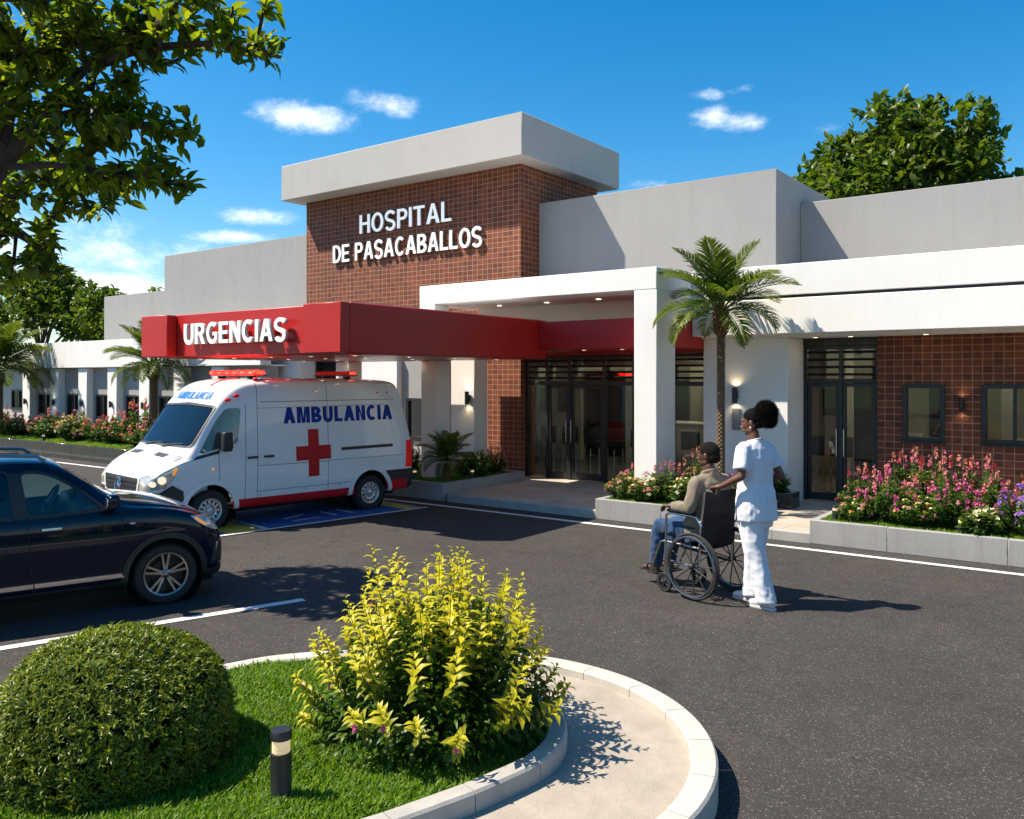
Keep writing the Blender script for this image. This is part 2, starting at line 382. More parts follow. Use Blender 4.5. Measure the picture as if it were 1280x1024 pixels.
def _arc(cx, cy, rx, ry, a0, a1, n=10): return [(cx+rx*math.cos(R_(a0+(a1-a0)*k/n)), cy+ry*math.sin(R_(a0+(a1-a0)*k/n))) for k in range(n+1)]
def _stroke(path, t):
    """outline of a stroke of width t along a path"""
    P = [Vector(p) for p in path]; L = []; Rr = []
    for i, p in enumerate(P):
        d = (P[min(i+1, len(P)-1)]-P[max(i-1, 0)]).normalized(); n = Vector((-d.y, d.x))*t/2
        L.append(tuple(p+n)); Rr.append(tuple(p-n))
    return L+Rr[::-1]
def glyph(c, t):
    """loops and advance width of a bold grotesque capital, cap height 1"""
    h = t/2; v = t*0.86; q = v/2
    if c == 'I': return [[(0, 0), (t, 0), (t, 1), (0, 1)]], t
    if c == 'L': return [[(0, 0), (.56, 0), (.56, v), (t, v), (t, 1), (0, 1)]], .56
    if c == 'T': return [[(.33-h, 0), (.33+h, 0), (.33+h, 1-v), (.66, 1-v), (.66, 1), (0, 1), (0, 1-v), (.33-h, 1-v)]], .66
    if c == 'E': return [[(0, 0), (.6, 0), (.6, v), (t, v), (t, .5-q), (.55, .5-q), (.55, .5+q), (t, .5+q), (t, 1-v), (.59, 1-v), (.59, 1), (0, 1)]], .6
    if c == 'H': return [[(0, 0), (t, 0), (t, .52-q), (.68-t, .52-q), (.68-t, 0), (.68, 0), (.68, 1), (.68-t, 1), (.68-t, .52+q), (t, .52+q), (t, 1), (0, 1)]], .68
    if c == 'N': return [[(0, 0), (t, 0), (t, .66), (.68-t, 0), (.68, 0), (.68, 1), (.68-t, 1), (.68-t, .34), (t, 1), (0, 1)]], .68
    if c == 'M': return [[(0, 0), (t*.95, 0), (t*.95, .72), (.42-h*.9, 0), (.42+h*.9, 0), (.84-t*.95, .72), (.84-t*.95, 0), (.84, 0), (.84, 1), (.84-t*1.35, 1), (.42, .30), (t*1.35, 1), (0, 1)]], .84
    if c == 'A':
        w = .76; a = .235; b = a+v*.95
        k = lambda y: (w/2-h*1.1)*y
        return [[(0, 0), (t*1.08, 0), (t*1.08+k(a)*.98, a), (w-t*1.08-k(a)*.98, a), (w-t*1.08, 0), (w, 0), (w/2+h*1.1, 1), (w/2-h*1.1, 1)],
                [(t*1.08+k(b)*.98, b), (w-t*1.08-k(b)*.98, b), (w/2, .80)]], w
    if c == 'O': return [_arc(.38, .5, .38, .515, 0, 360, 32)[:-1], _arc(.38, .5, .38-t, .515-v, 0, 360, 28)[:-1]], .76
    if c == 'C': return [_stroke(_arc(.37, .5, .37-h, .515-q, 47, 313, 30), (t+v)/2)], .71
    if c == 'G': return [_stroke(_arc(.38, .5, .38-h, .515-q, 48, 318, 30)+[(.73-h, .22), (.73-h, .22+(.54-.22)*.5), (.73-h, .54)], (t+v)/2), [(.42, .54-v), (.73-t-.002, .54-v), (.73-t-.002, .54), (.42, .54)]], .74
    if c == 'S': return [_stroke(_arc(.33, .5+(.5-q)/2+.005, .285-h*.35, (.5-q)/2+.012, 22, 252, 18)+_arc(.33, (.5+q)/2-.01-q*.5+.0, .33-h, (.5-q)/2+.008, 74, -160, 20), (t+v)/2)], .66
    if c == 'U': return [_stroke([(h, 1), (h, .7)]+_arc(.34, .36, .34-h, .36+.012-q, 180, 360, 20)+[(.68-h, .7), (.68-h, 1)], t)], .68
    if c == 'D': return [[(0, 0)]+_arc(.30, .5, .38, .5, -90, 90, 18)+[(0, 1)], [(t, v)]+_arc(.30, .5, .38-t, .5-v, -90, 90, 16)+[(t, 1-v)]], .68
    top = [_arc(.35, .71, .27, .29, -90, 90, 14), _arc(.35, .71, .27-t*.95, .29-v, -90, 90, 12)]
    if c == 'P': return [[(0, 0), (t, 0), (t, .42)]+top[0]+[(0, 1)], [(t, .42+v)]+top[1]+[(t, 1-v)]], .62
    if c == 'R': return [[(0, 0), (t, 0), (t, .42), (.30, .42), (.68-t*1.15, 0), (.70, 0), (.49, .45)]+_arc(.36, .71, .28, .29, -60, 90, 14)+[(0, 1)], [(t, .42+v)]+top[1]+[(t, 1-v)]], .69
    if c == 'B': return [[(0, 0)]+_arc(.37, .275, .30, .275, -90, 68, 12)+_arc(.35, .745, .27, .255, -62, 90, 12)+[(0, 1)], [(t, v)]+_arc(.36, .275, .30-t, .275-v, -90, 90, 10)+[(t, .55-v)], [(t, .55)]+_arc(.34, .745, .26-t, .255-v*1.0, -80, 90, 10)[0:]+[(t, 1-v)]], .67
    return [], .30

def text_mesh(body, height, width=None, depth=0.02, t=0.19, gap=0.095):
    """lettering in the x-y plane, lower left corner at the origin, cap height and total width as given"""
    cu = bpy.data.curves.new('lettering', 'CURVE'); cu.dimensions = '2D'; cu.fill_mode = 'BOTH'; cu.extrude = 0.5
    x = 0
    for c in body:
        loops, w = glyph(c, t)
        for lp_ in loops:
            s = cu.splines.new('POLY'); s.points.add(len(lp_)-1); s.use_cyclic_u = True
            for p, q in zip(s.points, lp_): p.co = (x+q[0], q[1], 0, 1)
        x += w+gap
    o = bpy.data.objects.new('lettering', cu); COL.objects.link(o)
    dg = bpy.context.evaluated_depsgraph_get(); dg.update()
    me = bpy.data.meshes.new_from_object(o.evaluated_get(dg))
    bpy.data.objects.remove(o); bpy.data.curves.remove(cu)
    xs = [v.co.x for v in me.vertices]; x0, x1 = min(xs), max(xs)
    sy = height; sx = width/(x1-x0) if width else sy
    for v in me.vertices: v.co = ((v.co.x-x0)*sx, v.co.y*sy, (v.co.z+0.5)*depth)
    bm = bmesh.new(); bm.from_mesh(me); bmesh.ops.remove_doubles(bm, verts=bm.verts, dist=1e-5); bmesh.ops.recalc_face_normals(bm, faces=bm.faces); bm.to_mesh(me); bm.free()
    me.materials.clear()
    return me

def add_mod_apply(o, fn):
    """add modifiers with fn(o), replace the mesh by the evaluated one"""
    fn(o)
    dg = bpy.context.evaluated_depsgraph_get(); dg.update()
    me = bpy.data.meshes.new_from_object(o.evaluated_get(dg))
    old = o.data; o.modifiers.clear(); o.data = me
    bpy.data.meshes.remove(old)
    return o

def kill(o):
    me = o.data; bpy.data.objects.remove(o)
    if me and me.users == 0: bpy.data.meshes.remove(me)

def mesh_np(name, V, F, smooth=False, tint=None, midx=None):
    """mesh from arrays: V (n,3), F (m,k)"""
    me = bpy.data.meshes.new(name)
    V = np.asarray(V, np.float32); F = np.asarray(F, np.int32); k = F.shape[1]
    me.vertices.add(len(V)); me.vertices.foreach_set('co', V.ravel())
    me.loops.add(F.size); me.loops.foreach_set('vertex_index', F.ravel())
    me.polygons.add(len(F)); me.polygons.foreach_set('loop_start', np.arange(0, F.size, k, dtype=np.int32))
    if smooth: me.polygons.foreach_set('use_smooth', np.ones(len(F), bool))
    if midx is not None: me.polygons.foreach_set('material_index', np.asarray(midx, np.int32))
    if tint is not None:
        a = me.attributes.new('tint', 'FLOAT', 'FACE'); a.data.foreach_set('value', np.asarray(tint, np.float32))
    me.update(); me.validate()
    return me

def norm(a): return a/np.maximum(np.linalg.norm(a, axis=-1, keepdims=True), 1e-9)

def leaves_arrays(P, D, N, L, W, fold=0.25, curl=0.15, kind='leaf'):
    """each leaf: 5 points, two folded quads; P base, D axis, N upper side"""
    P = np.asarray(P, float); D = norm(np.asarray(D, float)); n = len(P)
    N = np.asarray(N, float); N = norm(N-D*np.sum(N*D, 1, keepdims=True)); S = np.cross(D, N)
    L = np.asarray(L, float).reshape(-1, 1)*np.ones((n, 1)); W = np.asarray(W, float).reshape(-1, 1)*np.ones((n, 1))
    b = P; t = P+D*L-N*L*curl
    c1 = P+D*L*0.28+N*L*curl*0.25; c2 = P+D*L*0.62+N*L*curl*0.1
    e1 = S*W*0.46; e2 = S*W*0.42; f1 = N*W*fold
    V = np.stack([b, c1+e1+f1, c2+e2+f1, t, c2-e2+f1, c1-e1+f1, c1, c2], 1).reshape(-1, 3)
    T = np.array([[0, 1, 6], [0, 6, 5], [1, 2, 7], [1, 7, 6], [6, 7, 4], [6, 4, 5], [2, 3, 7], [7, 3, 4]])
    F = (np.arange(n)[:, None, None]*8+T[None]).reshape(-1, 3)
    return V, F
NF = 8   # faces in one leaf

def rand_dirs(n, g=nrng):
    return norm(g.normal(size=(n, 3)))
# ================================================================== setting
M = {}
M['asphalt'] = asphalt_mat('asphalt'); M['white_paint'] = paint_mat('white road paint', (0.72, 0.72, 0.70))
M['blue_paint'] = paint_mat('blue road paint', (0.018, 0.11, 0.38)); M['yellow_paint'] = paint_mat('yellow road paint', (0.58, 0.45, 0.04))
M['path'] = stamped_mat('path concrete', (0.36, 0.32, 0.265))
M['kerb'] = plain('kerb stone', (0.44, 0.415, 0.37), 0.8, 0, 0.10, 4, 0.25, 150)
M['kerb_grey'] = plain('grey kerb stone', (0.36, 0.345, 0.32), 0.8, 0, 0.14, 5, 0.3, 150)
M['paving'] = slab_mat('paving', (0.44, 0.39, 0.33), 0.9, 0.6, 0.0, 0.006, 0.10, 0.2, 0.5)
M['planter_grey'] = stucco('planter concrete', (0.33, 0.325, 0.315), 0.10, 0.35, 0.25)
M['planter_dark'] = plain('dark polished stone', (0.05, 0.055, 0.05), 0.12, 0, 0.25, 6)
M['soil'] = plain('soil', (0.05, 0.032, 0.02), 0.95, 0, 0.4, 9, 0.8, 60)
M['grass_soil'] = plain('turf', (0.022, 0.055, 0.010), 0.95, 0, 0.3, 9, 0.6, 60)
M['field'] = plain('field', (0.06, 0.10, 0.03), 0.95, 0, 0.3, 0.4)
M['grass'] = leaf_mat('grass blades', (0.040, 0.125, 0.005), (0.125, 0.26, 0.014), (0.26, 0.36, 0.035), 0.45, 0.5)

def sheet(name, poly, z, mat, kind='structure', thick=0.0):
    mb = MB()
    if thick: mb.prism(poly, z-thick, z)
    else: mb.add([(x, y, z) for x, y in poly], [tuple(range(len(poly)))])
    return tag(mb.build(name, mat), kind=kind)

sheet('ground', [(-900, -900), (900, -900), (900, 900), (-900, 900)], -0.03, M['field'])
sheet('road', [(-60, -30), (45, -30), (45, 10.40), (-60, 10.40)], 0.0, M['asphalt'])
# --- road markings
def bar(p0, p1, w, z=0.004):
    a = Vector(p0); b = Vector(p1); n = Vector((-(b-a).y, (b-a).x)).normalized()*w/2
    return [(a-n)[:], (b-n)[:], (b+n)[:], (a+n)[:]], z
def marking(name, bars, mat):
    mb = MB()
    for poly, z in bars: mb.add([(x, y, z) for x, y in poly], [(0, 1, 2, 3)])
    return tag(mb.build(name, mat), kind='structure')
marking('road_marking_line', [bar((-12.3, 9.96), (20, 10.04), 0.10), bar((-12.9, 9.75), (-45, 9.5), 0.10)], M['white_paint'])
pf = Vector((0.299, 0.954))
pe = Vector((-6.06, 5.02))
marking('parking_line', [bar(pe-pf*6, pe, 0.10)], M['white_paint'])
# --- ambulance bay painted blue, yellow and white
aa = Vector((math.sin(R_(8.4)), math.cos(R_(8.4)))); an = Vector((aa.y, -aa.x))
bo = Vector((-9.31, 6.37))
def bay(u, v): return bo-an*u+aa*v
bl = 3.35
marking('bay_fill', [([bay(0.06, -0.55)[:], bay(2.7, -0.55)[:], bay(2.7, bl)[:], bay(0.06, bl)[:]], 0.004)], M['blue_paint'])
marking('bay_yellow', [([bay(0.06, 0.15)[:], bay(0.95, 0.15)[:], bay(0.95, 0.62)[:], bay(0.06, 0.62)[:]], 0.008),
                       ([bay(0.06, bl-0.35)[:], bay(2.6, bl-0.35)[:], bay(2.6, bl-0.1)[:], bay(0.06, bl-0.1)[:]], 0.008)], M['yellow_paint'])
marking('bay_border', [bar(bay(0, -0.7), bay(0, bl), 0.07, 0.012), bar(bay(2.7, -0.7), bay(2.7, bl), 0.07, 0.012),
                       bar(bay(0.06, 0.68), bay(1.0, 0.68), 0.07, 0.012), bar(bay(0.35, 1.25), bay(0.35, 1.7), 0.06, 0.012), bar(bay(0.55, 1.22), bay(0.75, 1.65), 0.06, 0.012),
                       bar(bay(0.35, 1.95), bay(0.8, 1.95), 0.06, 0.012), bar(bay(0.35, 2.25), bay(0.8, 2.25), 0.06, 0.012)], M['white_paint'])
# --- entrance paving with its kerb
sheet('entrance_paving', [(-12.6, 10.467), (14, 10.467), (14, 13.5), (-12.6, 13.5)], 0.12, M['paving'], thick=0.14)
def kerb_run(name, pts, w, z0, z1, mat, seg=0.45, gap=0.005):
    """kerb stones laid end to end to the right-hand side of a polyline"""
    P = [Vector(p) for p in pts]; S = [0]
    for a, b in zip(P, P[1:]): S.append(S[-1]+(b-a).length)
    def at(s):
        s = min(max(s, 0), S[-1]-1e-6)
        i = max(k for k in range(len(S)-1) if S[k] <= s); t = (s-S[i])/(S[i+1]-S[i]); return P[i].lerp(P[i+1], t)
    def nrm(s):
        d = (at(s+0.03)-at(s-0.03)).normalized(); return Vector((d.y, -d.x))
    mb = MB(); n = max(1, round(S[-1]/seg)); L = S[-1]/n
    for k in range(n):
        sub = 4; vs = []; c = 0.012
        for q in range(sub+1):
            s = k*L+gap/2+(L-gap)*q/sub; p = at(s); nn = nrm(s)
            for (o, z) in ((0, z0), (0, z1-c), (c, z1), (w-c, z1), (w, z1-c), (w, z0)): vs.append((*(p+nn*o), z))
        fs = [(q*6+i, q*6+i+1, (q+1)*6+i+1, (q+1)*6+i) for q in range(sub) for i in range(5)]
        fs += [tuple(range(6)), tuple(reversed([sub*6+i for i in range(6)]))]
        mb.add(vs, fs)
    return tag(mb.build(name, mat), kind='structure')
kerb_run('pavement_kerb', [(14, 10.365), (-9.0, 10.365)], 0.10, 0, 0.123, M['kerb_grey'], 0.9)
# --- island with lawn, path and kerbs
def arc(c, r, a0, a1, n): return [(c[0]+r*math.cos(R_(a0+(a1-a0)*k/n)), c[1]+r*math.sin(R_(a0+(a1-a0)*k/n))) for k in range(n+1)]
lp = Vector((-4.55, 3.96))
def bez(a, b, c, n): return [tuple(Vector(a)*(1-t)**2+Vector(b)*2*t*(1-t)+Vector(c)*t*t) for t in [k/n for k in range(n+1)]]
left_line = [tuple(lp+pf*t) for t in (-9, -6, -3, -1.5, -0.8, -0.6)]
outer = left_line+bez(lp+pf*-0.55, (-4.59, 3.86), (-3.694, 4.434), 12)[1:]+arc((-2.9, 3.3), 1.385, 124, -6, 32)+[(-1.53, 2.6), (-1.6, 1.5), (-1.8, -1), (-2.0, -4.6)]
kerb_run('island_kerb', outer, 0.13, 0, 0.155, M['kerb'], 0.42)
inner = [(-4.26, 3.86)]+bez((-4.2, 3.90), (-3.7, 4.05), (-3.1, 4.03), 6)+arc((-3.0, 3.3), 0.73, 88, -12, 18)[1:]+[(-2.33, 2.9), (-2.44, 2.5), (-2.62, 2.0), (-3.0, 1.0), (-3.6, -0.5), (-4.4, -2.0)]
kerb_run('lawn_kerb', inner, 0.105, 0.09, 0.195, M['kerb_grey'], 0.40)
def inset(pts, w):
    o = []
    for i, p in enumerate(pts):
        a = Vector(pts[max(i-1, 0)]); b = Vector(pts[min(i+1, len(pts)-1)]); d = (b-a).normalized(); o.append((p[0]+d.y*w, p[1]-d.x*w))
    return o
sheet('island_path', inset(outer, 0.128), 0.10, M['path'], thick=0.09)
lawn_poly = [tuple(lp+pf*t+Vector((0.13*0.954, -0.13*0.299))) for t in (-8, -4, -1, -0.5)]+[(x-0.04, y-0.04) for x, y in inner[1:]]
sheet('lawn_soil', lawn_poly, 0.122, M['grass_soil'], thick=0.02)

def in_poly(P, poly):
    x, y = P[:, 0], P[:, 1]; c = np.zeros(len(P), bool); n = len(poly)
    for i in range(n):
        x0, y0 = poly[i]; x1, y1 = poly[(i+1) % n]
        t = ((y0 > y) != (y1 > y)) & (x < (x1-x0)*(y-y0)/((y1-y0) if abs(y1-y0) > 1e-9 else 1e-9)+x0); c ^= t
    return c

def grass(name, poly, z, n, hgt, label, w=0.006, seed=1, box=None):
    g = np.random.default_rng(seed); P2 = np.array(poly)
    lo = P2.min(0); hi = P2.max(0)
    if box: lo = np.maximum(lo, box[0]); hi = np.minimum(hi, box[1])
    P = g.uniform(lo, hi, (int(n*2.6), 2)); P = P[in_poly(P, poly)][:n]; n = len(P)
    hh = hgt*g.uniform(0.5, 1.15, n)*(1+0.25*np.sin(P[:, 0]*9)*np.cos(P[:, 1]*7)); az = g.uniform(0, 2*np.pi, n); lean = g.uniform(0.15, 1.0, n)
    D = np.stack([np.cos(az), np.sin(az)], 1); S = np.stack([-D[:, 1], D[:, 0]], 1)*w*g.uniform(0.6, 1.3, (n, 1))
    b = np.column_stack([P, np.full(n, z)])
    S3 = np.column_stack([S, np.zeros(n)])
    m = b+np.column_stack([D*(lean*hh*0.25)[:, None], hh*0.6]); t = b+np.column_stack([D*(lean*hh*0.8)[:, None], hh*(1.0-0.25*lean)])
    V = np.stack([b-S3, b+S3, m+S3*0.7, m-S3*0.7, t], 1).reshape(-1, 3)
    i = np.arange(n)[:, None]*5
    F = np.concatenate([i+np.array([[0, 1, 2]]), i+np.array([[0, 2, 3]]), i+np.array([[3, 2, 4]])], 1).reshape(-1, 3)
    tint = np.repeat(np.clip(g.normal(0.35, 0.3, n), 0, 1), 3)
    o = link_mesh(name, mesh_np(name, V, F, tint=tint), M['grass'])
    return tag(o, label, None, None, 'stuff')
grass('lawn_grass', lawn_poly, 0.12, 95000, 0.066, 'bright green lawn of the island round the clipped bush', box=((-5.6, 1.6), (-2.2, 4.4)))

# --- planters
def planter(label, x0, x1, y0, y1, h, mat, joints, thick=0.09, gseed=1, gn=6000, gh=0.06, z0=0.0, group='low planters along the building', gedge=None, gbox=None):
    t = thing('planter', label, 'planter', ((x0+x1)/2, y0, z0), 0, group)
    mb = MB(); zt = h
    xs = [x0]+[x for x in joints if x0 < x < x1]+[x1]
    for a, b in zip(xs, xs[1:]): mb.box(a+0.002, b-0.002, y0, y0+thick, 0, zt); mb.box(a+0.002, b-0.002, y1-thick, y1, 0, zt)
    mb.box(x0, x0+thick, y0+thick, y1-thick, 0, zt); mb.box(x1-thick, x1, y0+thick, y1-thick, 0, zt)
    mb.build('planter_wall', mat, t, world=True, bevel=0.006, seg=1)
    MB().box(x0+thick*0.9, x1-thick*0.9, y0+thick*0.9, y1-thick*0.9, 0, zt-0.035).build('soil', M['soil'], t, world=True)
    e = gedge if gedge else y1-thick
    grass('planter_grass', [(x0+thick, y0+thick*0.6), (x1-thick, y0+thick*0.6), (x1-thick, e), (x0+thick, e)], zt-0.04, gn, gh, 'grass edging inside '+label, 0.006, gseed, gbox)
    return t
planter('long grey concrete planter of pink salvias in front of the brick wall', -3.23, 12, 10.36, 12.0, 0.285, M['planter_grey'], [-2.35, -1.15, 0.05, 1.25, 2.45, 4, 5.5, 7, 8.5, 10], gseed=2, gn=26000, gbox=((-3.3, 10), (2.0, 12.0)), gedge=11.6)
planter('grey concrete planter around the tall palm behind the wheelchair', -6.23, -4.1, 10.36, 11.75, 0.285, M['planter_grey'], [-5.2], gseed=3, gn=14000)
planter('small dark planter at the foot of the white pier', -5.0, -4.02, 12.1, 12.46, 0.34, M['planter_dark'], [], gseed=4, gn=900, gh=0.03)
planter('dark grey planter with a small palm beside the canopy column', -11.9, -9.08, 10.36, 12.62, 0.285, M['planter_grey'], [-10.3], gseed=5, gn=14000)
planter('long dark polished planter in front of the left wing', -40, -12.75, 10.25, 11.9, 0.36, M['planter_dark'], [-36, -33, -30, -27, -24, -21, -18, -15.5], gseed=6, gn=30000, gh=0.07, gbox=((-30, 10), (-12, 11.3)))
# ================================================================== hospital building
M['white'] = stucco('white render', (0.80, 0.785, 0.755), 0.03, 0.08, 0.06)
M['grey'] = stucco('grey render', (0.36, 0.355, 0.35), 0.05, 0.5, 0.10)
M['cap'] = stucco('pale grey render', (0.47, 0.455, 0.43), 0.04, 0.3, 0.10)
M['brick'] = brick_mat('red tile brick')
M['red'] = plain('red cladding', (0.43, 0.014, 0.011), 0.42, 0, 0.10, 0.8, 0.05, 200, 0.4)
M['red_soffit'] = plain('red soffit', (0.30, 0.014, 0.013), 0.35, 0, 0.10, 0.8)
M['frame'] = plain('black aluminium', (0.016, 0.017, 0.019), 0.4, 0.0, 0.2, 5)
M['steel'] = plain('brushed steel', (0.55, 0.55, 0.56), 0.25, 1.0, 0.08, 6)
M['glass'] = glass_mat('window glass', (0.80, 0.84, 0.82), 1.42)
M['int_wall'] = plain('inside wall paint', (0.38, 0.345, 0.28), 0.8, 0, 0.06, 1.0)
M['int_light'] = plain('pale inside paint', (0.55, 0.52, 0.45), 0.8, 0, 0.04); M['int_floor'] = plain('inside floor', (0.22, 0.19, 0.16), 0.25, 0, 0.1, 1.0)
M['lamp'] = emit_mat('lit lamp', (1.0, 0.80, 0.52), 9.0, (0.8, 0.7, 0.5))
M['lamp_hot'] = emit_mat('wall lamp bulb', (1.0, 0.76, 0.45), 45.0, (0.8, 0.7, 0.5)); M['ceil_lamp'] = emit_mat('ceiling panel lamp', (1.0, 0.86, 0.66), 10.0, (0.8, 0.8, 0.75))
M['letter'] = emit_mat('white sign letter with added glow', (1.0, 0.98, 0.95), 0.26, (0.82, 0.82, 0.81))  # glow added to the letter faces so they stay white in shade
M['letter_side'] = plain('letter return', (0.50, 0.50, 0.50), 0.4, 0, 0.05)
M['steel_grey'] = plain('grey steel panel', (0.26, 0.26, 0.26), 0.5, 0.3, 0.1); M['picture'] = plain('dark print', (0.06, 0.07, 0.05), 0.4, 0, 0.6, 6)
M['chair'] = plain('dark chair shell', (0.025, 0.025, 0.03), 0.45)

H = thing('hospital', 'long low hospital with a brick tower, grey parapets and white fascias', 'hospital', (-9.5, 13.0, 0))
def part(name, boxes, mat, parent=H, bevel=0.006):
    mb = MB()
    for b in boxes: mb.box(*b)
    return mb.build(name, mat, parent, world=True, bevel=bevel, seg=1)
def lab(o, s): o['label'] = s; return o
# tower and cap
part('tower_wall', [(-15.6, -9.45, 13.0, 15.8, 2.47, 6.2), (-10.55, -9.45, 13.0, 13.45, 0.1, 2.47)], M['brick'], bevel=0)
part('tower_cap', [(-15.88, -9.06, 12.5, 16.08, 6.05, 6.84)], M['cap'], bevel=0.012)
# grey upper walls
lab(part('upper_wall', [(-9.447, -4.77, 13.6, 18, 3.42, 5.39)], M['grey']), 'grey upper wall beside the brick tower')
lab(part('upper_wall', [(-4.767, 14, 14.8, 18, 3.3, 5.02)], M['grey']), 'lower grey upper wall above the right wing')
lab(part('upper_wall', [(-22, -15.603, 13.3, 17, 2.8, 5.4)], M['grey']), 'grey upper wall left of the brick tower')
lab(part('upper_wall', [(-26.6, -22.003, 14, 17, 2.8, 4.57)], M['grey']), 'lowest grey upper wall at the far left')
# right wing
part('fascia', [(-5.537, 14, 12.08, 12.42, 2.63, 3.135), (-5.537, 14, 12.08, 12.42, 3.18, 3.62)], M['white'])
part('fascia_groove', [(-5.53, 14, 12.13, 12.4, 3.13, 3.185)], M['frame'], bevel=0)
part('roof', [(-5.5, 14, 12.42, 18.5, 3.30, 3.42), (-29, -15.6, 12.3, 18.5, 2.72, 2.85), (-9.44, -5.55, 13.0, 13.7, 3.3, 3.42)], M['cap'])
part('soffit', [(-5.537, 14, 12.42, 13.5, 2.60, 2.66)], M['white'], bevel=0)
part('pier', [(-5.54, -4.21, 12.5, 13.4, 0.1, 2.598)], M['white'])
WIN = [(-2.754, -2.226, 1.107, 1.90), (-1.754, -0.99, 1.107, 1.90), (-0.3, 0.45, 1.107, 1.90), (1.2, 1.95, 1.107, 1.90)]
bx = []; xp = -3.10
for (a, b, z0, z1) in WIN:
    bx += [(xp, a, 13.1, 13.4, 0.1, 2.598), (a, b, 13.1, 13.4, 0.1, z0), (a, b, 13.1, 13.4, z1, 2.598)]; xp = b
bx.append((xp, 14, 13.1, 13.4, 0.1, 2.598))
part('brick_wall', bx, M['brick'], bevel=0)
def window(x0, x1, z0, z1, y, panes=2, fw=0.05, depth=0.09, parent=H, lbl=None):
    mb = MB(); mb.box(x0-0.01, x0+fw, y-0.02, y+depth, z0, z1); mb.box(x1-fw, x1+0.01, y-0.02, y+depth, z0, z1)
    mb.box(x0+fw, x1-fw, y-0.02, y+depth, z1-fw, z1+0.01); mb.box(x0+fw, x1-fw, y-0.02, y+depth, z0-0.01, z0+fw)
    for k in range(1, panes):
        xm = x0+(x1-x0)*k/panes; mb.box(xm-fw*0.4, xm+fw*0.4, y-0.012, y+depth-0.005, z0+fw, z1-fw)
    f = mb.build('window', M['frame'], parent, world=True, bevel=0.004, seg=1)
    g = MB().box(x0+fw*0.8, x1-fw*0.8, y+0.03, y+0.038, z0+fw*0.8, z1-fw*0.8).build('pane', M['glass'])
    g.parent = f; g.data.transform(mw(f).inverted())
    s = MB().box(x0-0.02, x1+0.02, y-0.045, y-0.003, z0-0.04, z0-0.012).build('sill', M['frame']); s.parent = f; s.data.transform(mw(f).inverted())
    if lbl: f['label'] = lbl
    return f
for (a, b, z0, z1) in WIN: window(a, b, z0, z1, 13.1, 1 if b-a < 0.6 else 2)

def glazed_doors(xs, y, z0, zdoor, zt, ztop, doors, lbl=None):
    """a glazed front: bays between xs, a louvred band above a transom, door leaves in some bays"""
    fw = 0.055; mb = MB()
    for x in xs: mb.box(x-fw/2, x+fw/2, y-0.05, y+0.05, z0, ztop)
    for a, b in zip(xs, xs[1:]):
        mb.box(a+fw/2, b-fw/2, y-0.045, y+0.045, zdoor, zt)          # transom
        mb.box(a+fw/2, b-fw/2, y-0.045, y+0.045, ztop-0.05, ztop)
    fr = mb.build('glazed_front', M['frame'], H, world=True, bevel=0.004, seg=1)
    if lbl: fr['label'] = lbl
    lv = MB(); n = 4
    for a, b in zip(xs, xs[1:]):
        for k in range(n):
            zc = zt+(ztop-0.05-zt)*(k+0.6)/n
            lv.box(a+fw/2, b-fw/2, -0.035, 0.035, -0.005, 0.005, Matrix.Translation((0, y, zc)) @ Matrix.Rotation(R_(-24), 4, 'X'))
    l = lv.build('louvres', M['frame']); l.parent = fr; l.data.transform(mw(fr).inverted())
    gp = MB()
    for a, b in zip(xs, xs[1:]): gp.box(a+fw/2, b-fw/2, y+0.04, y+0.046, zt, ztop-0.05)
    for i, (a, b) in enumerate(zip(xs, xs[1:])):
        if i in doors: continue
        gp.box(a+fw/2, b-fw/2, y+0.0, y+0.008, z0+0.02, zdoor)
    p = gp.build('pane', M['glass']); p.parent = fr; p.data.transform(mw(fr).inverted())
    for i in doors:
        a, b = xs[i], xs[i+1]; a += fw/2+0.003; b -= fw/2+0.003; q = 0.045
        d = MB(); d.box(a, a+q, y-0.03, y+0.03, z0+0.015, zdoor-0.004); d.box(b-q, b, y-0.03, y+0.03, z0+0.015, zdoor-0.004)
        d.box(a+q, b-q, y-0.03, y+0.03, z0+0.015, z0+0.13); d.box(a+q, b-q, y-0.03, y+0.03, zdoor-0.06, zdoor-0.004)
        d = d.build('door', M['frame'], H, world=True, bevel=0.004, seg=1)
        g = MB().box(a+q*0.8, b-q*0.8, y-0.004, y+0.004, z0+0.1, zdoor-0.05).build('pane', M['glass']); g.parent = d; g.data.transform(mw(d).inverted())
        hx = b-q*0.5 if (doors.index(i) % 2 == 0) else a+q*0.5
        h = MB().tube([(hx, y-0.03, z0+0.70), (hx, y-0.075, z0+0.70), (hx, y-0.075, z0+1.1), (hx, y-0.03, z0+1.1)], 0.011, 8).build('handle', M['steel'], smooth=True)
        h.parent = d; h.data.transform(mw(d).inverted())
    return fr
glazed_doors([-4.18, -3.655, -3.13], 13.26, 0.12, 1.92, 1.98, 2.48, [0, 1], 'glazed double doors of the right wing')
part('door_lintel', [(-4.21, -3.10, 13.2, 13.4, 2.481, 2.598)], M['frame'])
glazed_doors([-9.42, -8.96, -8.46, -7.73, -7.13, -6.4, -5.6], 13.2, 0.12, 1.86, 1.93, 2.40, [1, 2], 'main entrance glazing under the white portal')
glazed_doors([-15.55, -14.75, -13.93], 13.3, 0.12, 1.86, 1.95, 2.46, [0, 1], 'emergency entrance glazing behind the ambulance')
